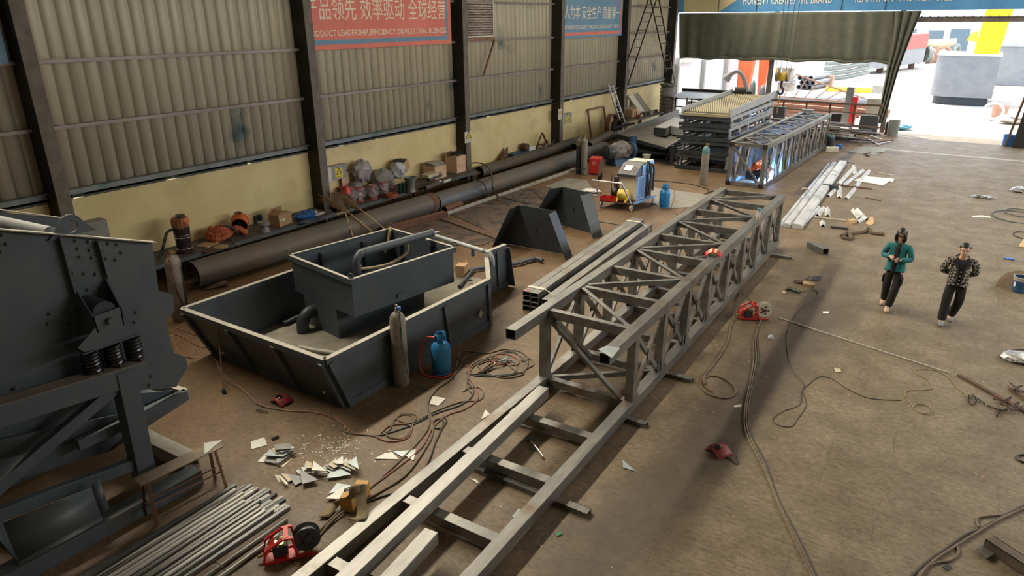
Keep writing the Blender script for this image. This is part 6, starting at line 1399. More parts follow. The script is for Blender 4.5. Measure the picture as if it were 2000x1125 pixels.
# ================================================================== people
def skinned(name, joints, edges, m, parent, root, sub=2, label=None):
    """joints: {key: (pos, radius or (rx, ry))}; one continuous surface grown over the joints"""
    keys = list(joints); me = bpy.data.meshes.new(name)
    me.from_pydata([tuple(joints[k][0]) for k in keys], [(keys.index(a), keys.index(b_)) for a, b_ in edges], [])
    o = bpy.data.objects.new(name, me); COL.objects.link(o); o.parent = parent
    md = o.modifiers.new('skin', 'SKIN'); md.use_smooth_shade = True; md.branch_smoothing = .6
    if not me.skin_vertices: me.attributes.new if 0 else None
    lay = me.skin_vertices[0].data
    for i, k in enumerate(keys):
        r = joints[k][1]; r = (r, r) if not hasattr(r, '__len__') else r
        lay[i].radius = r; lay[i].use_root = (k == root)
    s = o.modifiers.new('smooth', 'SUBSURF'); s.levels = sub; s.render_levels = sub
    me.materials.append(M[m] if isinstance(m, str) else m)
    if label: o['label'] = label
    # evaluate once and keep the plain mesh
    bpy.context.view_layer.update(); dg = bpy.context.evaluated_depsgraph_get()
    nm = bpy.data.meshes.new_from_object(o.evaluated_get(dg)); o.modifiers.clear(); o.data = nm
    nm.polygons.foreach_set('use_smooth', [True]*len(nm.polygons))
    return o

def hand(J, E, key, wrist, dirn, palm_n, side, grip=.5):
    """adds a palm with four unequal curled fingers and a thumb to the joint graph"""
    d = V(dirn).normalized(); n = V(palm_n).normalized(); s = d.cross(n).normalized()*side
    w = V(wrist); p = w+d*.055
    J[key+'p'] = (p, (.030, .017)); E.append((key+'w', key+'p'))
    for i, (off, ln) in enumerate(((-.028, .062), (-.009, .072), (.010, .068), (.028, .052))):
        a = p+d*.040+s*off; b_ = a+d*ln*.5+n*ln*.25*grip; c = b_+d*ln*.30*(1-grip)+n*ln*.45*grip
        J['%sf%da' % (key, i)] = (a, .0095); J['%sf%db' % (key, i)] = (b_, .0085); J['%sf%dc' % (key, i)] = (c, .0075)
        E += [(key+'p', '%sf%da' % (key, i)), ('%sf%da' % (key, i), '%sf%db' % (key, i)), ('%sf%db' % (key, i), '%sf%dc' % (key, i))]
    a = w+d*.03-s*.035+n*.012; b_ = a+d*.035-s*.012+n*.018
    J[key+'ta'] = (a, .011); J[key+'tb'] = (b_, .009); E += [(key+'p', key+'ta'), (key+'ta', key+'tb')]

def face(par, c, tilt, glasses=True, w=.073, smile=.024):
    """eyes, brows, nose, mouth and ears on a head centred at c, looking to -Y and tilted down"""
    R = Matrix.Rotation(tilt, 3, 'X'); P = lambda x, y, z: V(c)+R @ V((x, y, z))
    for s in (-1, 1):
        MB().ball(P(s*.031, -.083, .010), (.014, .008, .007), 10, 6).build('eye', 'white', par); MB().ball(P(s*.031, -.090, .010), (.006, .004, .006), 8, 6).build('iris', 'black', par)
        MB().beam(P(s*.015, -.090, .030), P(s*.048, -.082, .031), .006, .006).build('eyebrow', 'hair', par)
        MB().ball(P(s*.080, .005, .0), (.010, .020, .032), 10, 8).build('ear', 'skin', par)
        if glasses:
            MB().tube([P(s*.032+.021*cos(t), -.098, .008+.016*sin(t)) for t in [2*pi*k/12 for k in range(12)]], .0025, 5, closed=True).build('glasses_rim', 'black', par)
            MB().beam(P(s*.053, -.097, .012), P(s*.078, .0, .012), .003, .004).build('glasses_temple', 'black', par)
    if glasses: MB().beam(P(-.011, -.099, .012), P(.011, -.099, .012), .003, .004).build('glasses_bridge', 'black', par)
    MB().tube([P(0, -.088, .012), P(0, -.103, -.010), P(0, -.110, -.024), P(0, -.092, -.030)], .01, 8, rs=[.007, .010, .013, .006]).build('nose', 'skin', par)
    MB().tube([P(-smile, -.086, -.050), P(0, -.096, -.057), P(smile, -.086, -.050)], .006, 6, rs=[.002, .006, .002]).build('mouth', mat('lips', (.45, .14, .12), None, .5), par)
def shoe(par, c, yaw, m, pitch=0., s=1.):
    R = Matrix.Rotation(yaw, 3, 'Z') @ Matrix.Rotation(pitch, 3, 'X')
    mb = MB().ball((0, 0, 0), 1, 16, 10)
    mb.v = [V(c)+R @ V((v.x*.047*s*(1.08 if v.y < 0 else .92), -.05+v.y*.135*s, .05+max(-.045, v.z*.048*(1.15 if v.y > 0 else .9)))) for v in mb.v]
    return mb.build('shoe', m, par)

# ---- woman in the teal jacket, walking towards the camera, both hands on a remote control
wf = G(1736, 610); wp = V((-.765, 15.02, 0))
wo = thing('person', 'person in a teal jacket and black trousers walking, looking down at a handheld controller', 'person', wp, radians(-4))
J = {'pel': ((0, 0, .90), (.11, .09)), 'abd': ((0, .0, 1.05), (.11, .085)), 'che': ((0, .0, 1.24), (.13, .09)), 'nb': ((0, .0, 1.37), (.055, .05)), 'nk': ((0, -.015, 1.43), (.048, .05)),
     'jw': ((0, -.045, 1.475), (.054, .062)), 'hd': ((0, -.035, 1.545), (.073, .085)), 'cr': ((0, -.01, 1.61), (.056, .066))}
E_ = [('pel', 'abd'), ('abd', 'che'), ('che', 'nb'), ('nb', 'nk'), ('nk', 'jw'), ('jw', 'hd'), ('hd', 'cr')]
legs = {1: ((.09, 0, .86), (.085, -.10, .48), (.02, -.16, .10)), -1: ((-.09, 0, .86), (-.09, -.02, .46), (-.11, .22, .12))}
for s, (h, k, a) in legs.items():
    t = 'L' if s > 0 else 'R'; J[t+'h'] = (h, .075); J[t+'k'] = (k, .055); J[t+'a'] = (a, .04); J[t+'t'] = ((a[0], a[1]-.12, .04), .03)
    E_ += [('pel', t+'h'), (t+'h', t+'k'), (t+'k', t+'a'), (t+'a', t+'t')]
arms = {1: ((.17, 0, 1.33), (.255, -.03, 1.08), (.075, -.25, 1.10)), -1: ((-.17, 0, 1.33), (-.255, -.03, 1.10), (-.085, -.24, 1.14))}
for s, (sh, el, wr) in arms.items():
    t = 'l' if s > 0 else 'r'; J[t+'s'] = (sh, .045); J[t+'e'] = (el, .035); J[t+'w'] = (wr, .024)
    E_ += [('che', t+'s'), (t+'s', t+'e'), (t+'e', t+'w')]
    hand(J, E_, t, wr, (-.25*s, -.9, .15), (-.9*s, 0, -.1), s, .8)
skinned('body', J, E_, 'skin', wo, 'pel')
JJ = {'hem': ((0, 0, .84), (.185, .135)), 'a': ((0, 0, .98), (.18, .13)), 'b': ((0, 0, 1.16), (.185, .13)), 'c': ((0, .01, 1.31), (.165, .11)), 'n': ((0, .012, 1.385), (.09, .075))}
EE = [('hem', 'a'), ('a', 'b'), ('b', 'c'), ('c', 'n')]
for s, (sh, el, wr) in arms.items():
    t = 'l' if s > 0 else 'r'; JJ[t+'s'] = (V(sh)+V((.005*s, 0, -.01)), .074); JJ[t+'e'] = (el, .064); JJ[t+'m'] = (V(el).lerp(V(wr), .55), .056); JJ[t+'w'] = (V(el).lerp(V(wr), .92), .048)
    EE += [('c', t+'s'), (t+'s', t+'e'), (t+'e', t+'m'), (t+'m', t+'w')]
skinned('jacket', JJ, EE, 'teal', wo, 'a')
MB().tube([V((-.02, -.105, .82)), V((-.015, -.108, 1.0)), V((0, -.105, 1.18)), V((0, -.075, 1.32)), V((0, -.04, 1.37))], .05, 14, rs=[.042, .042, .042, .042, .04]).build('black_top', 'blackcloth', wo, label='black top showing in the open jacket')
MB().tube([V((.075*cos(a_), .01+.07*sin(a_), 1.41+.012*cos(2*a_))) for a_ in [radians(-60)+radians(300)*k/18 for k in range(19)]], .022, 8).build('collar', 'teal', wo)
MB().tube([V((-.06, -.11, 1.33)), V((-.075, -.138, 1.1)), V((-.07, -.14, .86))], .008, 6).build('zip_edge', 'teal', wo); MB().tube([V((.06, -.11, 1.33)), V((.06, -.138, 1.1)), V((.05, -.14, .86))], .008, 6).build('zip_edge', 'teal', wo)
JT = {'p': ((0, 0, .88), (.15, .11)), 'q': ((0, 0, .96), (.14, .10))}; ET = [('p', 'q')]
for s, (h, k, a) in legs.items():
    t = 'L' if s > 0 else 'R'; JT[t+'h'] = (V(h)+V((0, 0, -.08)), (.105, .10)); JT[t+'k'] = (k, .082); JT[t+'a'] = (V(a)+V((0, .0, -.035)), .082)
    ET += [('p', t+'h'), (t+'h', t+'k'), (t+'k', t+'a')]
skinned('trousers', JT, ET, 'blackcloth', wo, 'p')
MB().box((.165, -.06, .62), (.03, .13, .16)).build('cargo_pocket', 'blackcloth', wo, bev=.01); MB().box((-.175, 0, .62), (.03, .13, .16)).build('cargo_pocket', 'blackcloth', wo, bev=.01)
shoe(wo, (.02, -.19, .0), .1, 'shoe'); shoe(wo, (-.115, .24, .015), -.1, 'shoe', .25)
HC = V((0, -.035, 1.545)); face(wo, HC, radians(22), True)
# hair: parted in the middle, to the shoulders
hb = MB().ball((0, 0, 0), 1, 24, 16); R22 = Matrix.Rotation(radians(14), 3, 'X')
def hv(v):
    q = V((v.x*.098, v.y*.112+.022, v.z*.118+.022))
    if v.y < -.15 and v.z < .42: q.y = max(q.y, -.035-.03*abs(v.x)); q.x = (1 if v.x >= 0 else -1)*max(abs(q.x), .078)
    if v.z < -.1: q.z -= .085*min(1, (-v.z-.1)*1.6); q.x *= 1+.04*(-v.z)
    return HC+R22 @ q
hb.v = [hv(v) for v in hb.v]; hb.build('hair', 'hair', wo)
for s in (-1, 1): MB().tube([HC+R22 @ V(p) for p in ((s*.02, -.088, .098), (s*.065, -.085, .055), (s*.088, -.06, -.01), (s*.090, -.045, -.08), (s*.075, -.04, -.135))], .02, 10, rs=[.012, .018, .021, .020, .010]).build('hair_side', 'hair', wo)
ct = thing('handheld_controller', 'small grey remote controller held by the person in teal', 'controller', wp+V((0, -.33, 1.12)), radians(-4))
MB().box((0, 0, 0), (.15, .065, .028), Matrix.Rotation(.35, 3, 'X')).build('controller_body', 'rawsteel', ct, bev=.008)
for s in (-1, 1): MB().cyl((s*.045, 0, .012), (s*.045, -.002, .035), .009, n=8).build('joystick', 'black', ct)

# ---- man in the chequered cardigan, hands behind his back
mp = V((.30, 14.78, 0))
ma = thing('person', 'person in a black and grey chequered cardigan walking with hands behind the back', 'person', mp, radians(6))
J = {'pel': ((0, 0, .86), (.10, .07)), 'abd': ((0, -.01, 1.02), (.12, .08)), 'che': ((0, -.0, 1.20), (.15, .10)), 'nb': ((0, -.01, 1.335), (.062, .055)), 'nk': ((0, -.03, 1.385), (.060, .060)),
     'jw': ((0, -.055, 1.430), (.062, .068)), 'hd': ((0, -.045, 1.50), (.082, .092)), 'cr': ((0, -.025, 1.565), (.064, .074))}
E_ = [('pel', 'abd'), ('abd', 'che'), ('che', 'nb'), ('nb', 'nk'), ('nk', 'jw'), ('jw', 'hd'), ('hd', 'cr')]
legs = {-1: ((-.10, 0, .82), (-.11, -.06, .45), (-.125, -.10, .09)), 1: ((.10, 0, .82), (.10, .02, .45), (.045, .24, .11))}
for s, (h, k, a) in legs.items():
    t = 'L' if s > 0 else 'R'; J[t+'h'] = (h, .085); J[t+'k'] = (k, .06); J[t+'a'] = (a, .045); J[t+'t'] = ((a[0], a[1]-.12, .04), .032)
    E_ += [('pel', t+'h'), (t+'h', t+'k'), (t+'k', t+'a'), (t+'a', t+'t')]
arms = {1: ((.19, .01, 1.28), (.275, .07, 1.04), (.05, .20, .93)), -1: ((-.19, .01, 1.28), (-.275, .07, 1.04), (-.05, .20, .95))}
for s, (sh, el, wr) in arms.items():
    t = 'l' if s > 0 else 'r'; J[t+'s'] = (sh, .05); J[t+'e'] = (el, .04); J[t+'w'] = (wr, .027)
    E_ += [('che', t+'s'), (t+'s', t+'e'), (t+'e', t+'w')]
    hand(J, E_, t, wr, (-.9*s, .2, -.35), (0, .9, .1), s, .6)
skinned('body', J, E_, 'skin', ma, 'pel')
JJ = {'hem': ((0, 0, .84), (.175, .14)), 'a': ((0, -.01, .98), (.18, .145)), 'b': ((0, 0, 1.13), (.19, .14)), 'c': ((0, .015, 1.26), (.17, .11)), 'n': ((0, .035, 1.33), (.10, .07))}
EE = [('hem', 'a'), ('a', 'b'), ('b', 'c'), ('c', 'n')]
for s, (sh, el, wr) in arms.items():
    t = 'l' if s > 0 else 'r'; JJ[t+'s'] = (V(sh)+V((.015*s, 0, -.01)), .088); JJ[t+'e'] = (el, .075); JJ[t+'m'] = (V(el).lerp(V(wr), .5), .062); JJ[t+'w'] = (V(el).lerp(V(wr), .92), .05)
    EE += [('c', t+'s'), (t+'s', t+'e'), (t+'e', t+'m'), (t+'m', t+'w')]
skinned('cardigan', JJ, EE, M['check'], ma, 'a')
# black front: vest under the cardigan, narrowing to the button band
MB().grid(lambda u, v: V(((u-.5)*(.27*(v**2.2)+.05), -.118-.045*cos((u-.5)*2.2)*(1-.45*v)+.065*v**3, .80+(.50+.02*abs(2*u-1)**2)*v)), 12, 16).build('black_vest', 'blackcloth', ma, solid=.012, label='black vest and button band down the front')
MB().tube([V((s_, y_, z_)) for s_, y_, z_ in ((-.095, -.05, 1.315), (-.085, -.11, 1.25), (-.06, -.155, 1.17), (-.035, -.165, 1.0), (-.03, -.16, .82))], .014, 6).build('cardigan_trim', 'blackcloth', ma)
MB().tube([V((s_, y_, z_)) for s_, y_, z_ in ((.095, -.05, 1.315), (.085, -.11, 1.25), (.06, -.155, 1.17), (.035, -.165, 1.0), (.03, -.16, .82))], .014, 6).build('cardigan_trim', 'blackcloth', ma)
for z_ in (.86, .94, 1.02, 1.10): MB().cyl((.0, -.168, z_), (.0, -.178, z_), .011, n=10).build('button', 'offwhite', ma)
MB().tube([V((.105*cos(a_), .02+.085*sin(a_), 1.325+.035*sin(a_))) for a_ in [2*pi*k/20 for k in range(20)]], .018, 8, closed=True).build('neckband', 'blackcloth', ma)
JT = {'p': ((0, 0, .85), (.165, .125)), 'q': ((0, 0, .95), (.15, .115))}; ET = [('p', 'q')]
for s, (h, k, a) in legs.items():
    t = 'L' if s > 0 else 'R'; JT[t+'h'] = (V(h)+V((0, 0, -.08)), (.11, .105)); JT[t+'k'] = (k, .086); JT[t+'a'] = (V(a)+V((0, 0, -.03)), .085)
    ET += [('p', t+'h'), (t+'h', t+'k'), (t+'k', t+'a')]
skinned('trousers', JT, ET, 'blackcloth', ma, 'p')
shoe(ma, (-.125, -.12, 0), -.05, 'greyshoe', 0, 1.08); shoe(ma, (.045, .26, .01), .1, 'greyshoe', .2, 1.08)
HC = V((0, -.045, 1.50)); face(ma, HC, radians(10), True, smile=.032)
hb = MB().ball((0, 0, 0), 1, 24, 14)
def hv(v):
    q = V((v.x*.096, v.y*.108+.012, v.z*.095+.035))
    if v.z < .1 and v.y < .1: q.z = max(q.z, .012 if abs(v.x) > .8 else .062); 
    if v.y < -.2 and v.z < .45: q.z = max(q.z, .066)
    return HC+q
hb.v = [hv(v) for v in hb.v]; hb.build('hair', 'hair', ma)

# ---- the welder crouching inside the farther girder, back towards us
wk = thing('person', 'person in an orange jacket crouching and welding inside the farther girder', 'person', V((-6.18, 25.35, 0)), radians(100))
J = {'pel': ((0, .20, .30), (.12, .11)), 'abd': ((0, .14, .46), (.12, .11)), 'che': ((0, -.02, .66), (.14, .11)), 'nk': ((0, -.16, .78), (.05, .05)), 'hd': ((0, -.25, .84), (.08, .09)), 'cr': ((0, -.29, .90), (.06, .07)),
     'Lh': ((.10, .18, .28), .08), 'Lk': ((.17, -.20, .44), .06), 'La': ((.15, -.02, .09), .045), 'Lt': ((.15, -.15, .05), .035), 'Rh': ((-.10, .18, .28), .08), 'Rk': ((-.17, -.20, .44), .06), 'Ra': ((-.15, -.02, .09), .045), 'Rt': ((-.15, -.15, .05), .035),
     'ls': ((.18, -.06, .66), .05), 'le': ((.24, -.26, .46), .04), 'lw': ((.10, -.46, .38), .028), 'rs': ((-.18, -.06, .66), .05), 're': ((-.24, -.26, .46), .04), 'rw': ((-.08, -.46, .38), .028)}
E_ = [('pel', 'abd'), ('abd', 'che'), ('che', 'nk'), ('nk', 'hd'), ('hd', 'cr'), ('pel', 'Lh'), ('Lh', 'Lk'), ('Lk', 'La'), ('La', 'Lt'), ('pel', 'Rh'), ('Rh', 'Rk'), ('Rk', 'Ra'), ('Ra', 'Rt'), ('che', 'ls'), ('ls', 'le'), ('le', 'lw'), ('che', 'rs'), ('rs', 're'), ('re', 'rw')]
for t, s in (('l', 1), ('r', -1)): hand(J, E_, t, J[t+'w'][0], (-.3*s, -.9, -.1), (-.8*s, 0, -.3), s, .9)
skinned('body', J, E_, 'skin', wk, 'pel')
JJ = {'h': ((0, .20, .34), (.16, .14)), 'a': ((0, .13, .48), (.165, .15)), 'c': ((0, -.02, .66), (.175, .14)), 'n': ((0, -.12, .76), (.09, .09))}
EE = [('h', 'a'), ('a', 'c'), ('c', 'n')]
for t, s in (('l', 1), ('r', -1)):
    for k_ in 'sew': JJ[t+k_] = (J[t+k_][0], {'s': .085, 'e': .07, 'w': .05}[k_])
    EE += [('c', t+'s'), (t+'s', t+'e'), (t+'e', t+'w')]
skinned('work_jacket', JJ, EE, 'orangecloth', wk, 'a')
JT = {'p': ((0, .20, .28), (.17, .14))}; ET = []
for t in 'LR':
    for k_ in 'hka': JT[t+k_] = (J[t+k_][0], {'h': .11, 'k': .09, 'a': .07}[k_])
    ET += [('p', t+'h'), (t+'h', t+'k'), (t+'k', t+'a')]
skinned('trousers', JT, ET, 'blackcloth', wk, 'p')
for s in (1, -1): shoe(wk, (s*.15, -.05, 0), 0, 'black')
MB().ball((0, -.24, .87), (.105, .12, .115), 18, 12).build('hood', 'orangecloth', wk, label='orange hood over the head')
MB().ball((0, -.345, .85), (.075, .03, .09), 14, 10).build('face_shield', 'black', wk)
ao = bpy.data.objects.new('welding_arc', arc); COL.objects.link(ao); ao.location = (-5.86, 25.32, .17)
tg = thing('welding_torch', 'small welding torch in the hands of the crouching person', 'torch', (-5.74, 25.28, .3))
MB().cyl((-5.80, 25.28, .37), (-5.72, 25.29, .29), .012, n=8).build('torch_neck', 'brass', tg, world=True)
# ================================================================== things on the open floor
A, B = G(1548, 446, .0), G(1640, 320, .0); d_ = (B-A).normalized(); s_ = V((d_.y, -d_.x, 0))
L_ = (B-A).length
for i, (o_, w_, z_, h_) in enumerate(((.10, .30, 0, .14), (-.17, .20, 0, .12), (-.34, .12, 0, .10))):
    a = A+s_*o_+V((0, 0, h_/2+z_)); MB().prism([a-s_*w_/2+V((0, 0, -h_/2)), a-s_*(w_/2-.03)+V((0, 0, h_/2)), a+s_*(w_/2-.05)+V((0, 0, h_/2)), a+s_*(w_/2)+V((0, 0, h_/2-.06)), a+s_*(w_/2-.005)+V((0, 0, -h_/2))], d_*(L_-.3*i)).build('galvanised_channel', 'galv', label='long mottled galvanised channel on the floor right of the girders, %s' % ['widest one on the right', 'middle one', 'narrow one on the left'][i], cat='steel channel', bev=.006)
MB().box(G(1622, 365, .08), (.5, .14, .14), rz=.0).build('packer_block', 'darkpaint', label='dark block packing up the galvanised channels', cat='block')
rb_ = lump(G(1571, 372, .14), (.10, .14, .10), 17).build('work_glove', 'webbing', label='tan glove lying on the galvanised channels', cat='glove')
offs = [((1637, 361), (1664, 331)), ((1646, 363), (1685, 333)), ((1667, 325), (1671, 342)), ((1617, 384), (1637, 365)), ((1639, 387), (1640, 366)), ((1652, 389), (1669, 369)), ((1670, 366), (1697, 334)), ((1557, 447), (1599, 406)), ((1596, 422), (1608, 407)), ((1616, 423), (1616, 408)), ((1607, 443), (1606, 434)), ((1666, 411), (1679, 428)), ((1674, 410), (1693, 430)), ((1673, 435), (1682, 429))]
wh = ['upper cluster, long one at the left', 'upper cluster, second from the left', 'upper cluster, short one pointing at the girder end', 'lower left of the upper cluster', 'short one hanging below the upper cluster', 'upper cluster, lower right piece', 'upper cluster, running under the white sheet', 'longest one, beside the near end of the galvanised channels', 'short one right of the longest offcut', 'short upright-lying one left of the wooden strip', 'smallest one below the wooden strip', 'left one of the pair by the wooden block', 'right one of the pair by the wooden block', 'tiny one beside the wooden block']
for (p, q), l in zip(offs, wh):
    a, b_ = G(*p, .0), G(*q, .0); d = (b_-a).normalized(); s = V((d.y, -d.x, 0)); w_ = .075
    MB().prism([a-s*w_, a-s*(w_-.008), a+V((0, 0, .067)), a+s*(w_-.008), a+s*w_, a+V((0, 0, .075))], b_-a).build('angle_offcut', 'galv', label='galvanised angle offcut, '+l, cat='angle iron', group='galvanised angle offcuts on the floor')
def flat(name, label, pts, m, cat, z=.004, t=.01): return MB().prism([G(x, y, z) for x, y in pts], (0, 0, t)).build(name, m, label=label, cat=cat)
def bar(name, label, p, q, w_, h, m, cat, z=0):
    a, b_ = G(*p, z+h/2), G(*q, z+h/2); return MB().beam(a, b_, w_, h).build(name, m, label=label, cat=cat)
bar('wooden_strip', 'grey wooden strip lying right of the galvanised channels', (1590, 424), (1652, 431), .09, .03, 'dustedge', 'wood')
bar('wooden_block', 'small light wooden block at the end of the wooden strip', (1658, 433), (1670, 431), .14, .10, 'wood', 'wood')
bar('dark_flat_bar', 'dark flat bar with a clip under the upper cluster of offcuts', (1614, 359), (1703, 369), .09, .04, 'darkrust', 'steel bar')
bar('dark_flat_bar', 'grey-brown flat bar above the white sheet', (1710, 336), (1744, 343), .09, .03, 'dustedge', 'steel bar')
bar('dark_flat_bar', 'thin dull bar below the white sheet', (1691, 386), (1720, 392), .07, .02, 'darkrust', 'steel bar')
bar('dark_flat_bar', 'dark bar beside the khaki sling on the floor', (1622, 443), (1657, 447), .09, .05, 'darkpaint', 'steel bar')
bar('box_section_offcut', 'dark box section offcut lying alone in front of the person in teal', (1581, 478), (1613, 492), .17, .17, 'rawsteel', 'steel tube')
# the mouth of the box offcut
a, b_ = G(1581, 478, .085), G(1613, 492, .085); d = (b_-a).normalized()
bpy.data.objects.remove(COL.objects['box_section_offcut']); MB().beam(a, b_, .17, .17, .010).build('box_section_offcut', 'rawsteel', label='dark box section offcut lying alone in front of the person in teal', cat='steel tube', bev=.005)
flat('white_sheet', 'wrinkled white plastic sheet on the floor beyond the offcuts', [(1667, 353), (1692, 345), (1746, 350), (1744, 357), (1738, 354), (1724, 363), (1700, 358)], 'white', 'sheet', .01, .02)
MB().tube(spline([G(1645, 461, .05), G(1655, 455, .06), G(1662, 463, .03), G(1657, 467, .03)], 5, True), .05, 7, closed=False).tube(spline([G(1660, 457, .03), G(1690, 452, .04), G(1697, 447, .10), G(1704, 456, .03), G(1727, 458, .03)], 5), .05, 7).build('lifting_sling', mat('brown_sling', (.085, .06, .04), (.14, .10, .06), .9), label='crumpled dark khaki sling behind the person in teal', cat='sling')
flat('wood_scrap', 'pale wooden scrap with a handle shape near the sling', [(1690, 437), (1700, 424), (1705, 424), (1707, 437), (1700, 440)], 'wood', 'wood scrap')
# grinder, block, clamp, shackle and bits between the girder and the people
gr = thing('angle_grinder', 'dark green and black angle grinder lying on the floor beside a wooden block', 'grinder', G(1549, 568))
a, b_ = G(1540, 563, .04), G(1562, 571, .04); MB().cyl(a, b_, .030, .036, n=12).build('grinder_body', 'darkgreen', gr, world=True); MB().cyl(a+V((0, 0, -.03)), a+V((0, 0, -.02)), .06, n=16).build('grinding_disc', 'darkrust', gr, world=True)
bar('wooden_block', 'thick wooden block beside the angle grinder', (1568, 554), (1591, 557), .17, .06, 'wood', 'wood')
MB().tube(spline([G(1575, 546, .02), G(1584, 541, .06), G(1602, 540, .03), G(1600, 545, .03), G(1586, 546, .05)], 4), .022, 6).build('screw_clamp', 'darkpaint', label='small screw clamp lying behind the thick wooden block', cat='clamp')
lump(G(1560, 552, .0), (.10, .10, .05), 23).build('wire_clump', 'darkrust', label='clump of dark wire left of the thick wooden block', cat='wire')
flat('tan_disc', 'small tan disc on the floor left of the angle grinder', [(1526, 571), (1530, 569), (1535, 570), (1536, 573), (1530, 574)], 'rustsheet', 'disc')
MB().tube([G(1506, 660, .02)+V((cos(a_)*.045, sin(a_)*.045, 0)) for a_ in [radians(30)+radians(300)*k/14 for k in range(15)]], .015, 8).cyl(G(1501, 656, .03), G(1508, 655, .03), .018, n=8).build('shackle', 'galv', label='galvanised shackle lying on the floor below the wire feeder', cat='shackle')
for i, (pts, m, lb) in enumerate(((((1607, 609), (1619, 609), (1619, 613), (1608, 613)), 'paper', 'small white paper scrap in front of the person in teal'), (((1629, 720), (1641, 721), (1643, 728), (1632, 727)), 'rustsheet', 'small tan square scrap on the open floor'), (((1433, 793), (1448, 791), (1448, 795), (1434, 796)), 'paper', 'white paper scrap beside the welding cable'), (((1216, 899), (1243, 922), (1217, 914)), 'bluesheet', 'small grey steel triangle alone right of the girder'))):
    flat('floor_scrap', lb, pts, m, 'scrap')
flat('green_scrap', 'bright green plastic scrap on the floor right of the girder end', [(1086, 1042), (1096, 1039), (1098, 1044), (1088, 1048)], mat('green_plastic', (.01, .22, .08), None, .4), 'scrap')
# crumpled foil, bucket on disc and the rest along the right edge
lump(G(1921, 387, .0), (.32, .09, .10), 51, amp=.3).build('foil_roll', 'foil', label='crumpled silver foil roll on the floor beyond the people', cat='foil')
lump(G(1993, 375, .0), (.26, .2, .18), 52, amp=.3).build('foil_heap', 'foil', label='crumpled silver foil heap at the right edge, beyond the hoses', cat='foil')
lump(G(1990, 706, .0), (.26, .18, .14), 53, amp=.3).build('foil_bag', 'foil', label='shiny crumpled foil bag at the right edge, nearer the camera', cat='foil')
flat('wood_scrap', 'thin pale slats lying on the floor behind the man in the cardigan', [(1899, 422), (1918, 421), (1935, 424), (1934, 426), (1916, 424), (1900, 425)], 'paper', 'wood scrap')
flat('blue_scrap', 'blue plastic clip on the floor by the right edge', [(1960, 504), (1980, 506), (1981, 509), (1961, 506)], 'blueplastic', 'scrap', .004, .03)
pb = thing('paint_bucket', 'dark blue paint bucket with white rim drips standing on a round board', 'bucket', G(1992, 570))
c = G(1990, 568, .02)
MB().lathe(c, [(0, 0), (.13, 0), (.15, .30), (.158, .305), (.158, .32), (.145, .32), (.125, .04), (0, .04)], 26).build('bucket_body', mat('bucket_blue', (.015, .06, .16), (.03, .10, .22), .4), pb, world=True)
MB().lathe(c, [(.1485, .24), (.1525, .30), (.162, .306), (.162, .322), (.14, .322)], 26, None, False).build('paint_rim', 'dustedge', pb, world=True, label='rim smeared with pale paint')
MB().cyl(c+V((0, 0, .2)), c+V((0, 0, .24)), .138, n=20).build('green_paint', 'green_paint' if 0 else mat('green_paint', (.02, .17, .06)), pb, world=True)
MB().plate([c+Matrix.Rotation(a_, 3, 'Z') @ V((.152, 0, .12+dz)) for a_, dz in ((3.75, 0), (4.05, 0), (4.05, .09), (3.75, .09))], .004).build('paper_label', 'paper', pb, world=True)
MB().cyl(G(1988, 565, 0), G(1988, 565, .018), .40, n=36).build('round_board', mat('tan_board', (.26, .19, .13), (.33, .25, .18), .8), label='round brown board on the floor under the blue paint bucket', cat='board')
def ring(c, rx, ry, z=.012, n=22, ph=0): return [c+V((cos(2*pi*k/n+ph)*rx, sin(2*pi*k/n+ph)*ry, z+.006*sin(k))) for k in range(n)]
MB().tube(ring(G(1985, 424), .60, .75), .014, 6, closed=True).tube(ring(G(1990, 417), .35, .5, .03), .014, 6, closed=True).build('hose_coil', 'cableblue', label='dark hose coil at the right edge behind the paint bucket', cat='hose')
MB().tube(ring(G(1998, 460), .22, .35), .014, 6, closed=True).build('hose_coil', 'black', label='small dark hose loop at the right edge above the blue clip', cat='hose')
flat('wood_scrap', 'tan board piece at the right edge above the bucket', [(1988, 482), (2000, 466), (2010, 468), (2010, 484)], 'wood', 'wood scrap')
MB().tube(spline([G(1955, 698, .01), G(1960, 688, .01), G(1985, 683, .01), G(2010, 683, .01)], 5), .014, 6).build('cable_end', 'rubber', label='thick cable end looping behind the foil bag', cat='cable')
an = MB().angle(G(1873, 731, .03), G(2010, 806, .03), .07, .008).build('angle_bar', 'darkrust', label='dark angle bar lying across the chains at the right edge', cat='steel bar')
MB().angle(G(1975, 757, .03), G(2010, 780, .05), .06, .008).build('angle_bar', 'darkrust', label='short dark bar crossing the long angle bar at the right edge', cat='steel bar')
def chain(label, pts, r=.018):
    mb = MB(); P_ = spline(pts, 4); acc = [P_[0]]
    for p in P_[1:]:
        while (p-acc[-1]).length > .045: acc.append(acc[-1]+(p-acc[-1]).normalized()*.045)
    for i in range(len(acc)-1):
        a, b_ = acc[i], acc[i+1]; d, s, u = basis(b_-a); ax = s if i % 2 else (s+u).normalized()
        mb.tube([(a+b_)/2+d*cos(t)*.032+ax*sin(t)*.016 for t in [2*pi*k/8 for k in range(8)]], .0055, 4, closed=True)
    return mb.build('chain', mat('chain_steel', (.055, .045, .04), (.10, .085, .07), .5, .5, 9), label=label, cat='chain')
chain('dark chain loop at the left end of the chain heap', [G(1893, 772, .02), G(1892, 786, .02), G(1903, 791, .02), G(1907, 779, .02), G(1897, 770, .03), G(1912, 780, .02), G(1935, 795, .02), G(1958, 801, .02)])
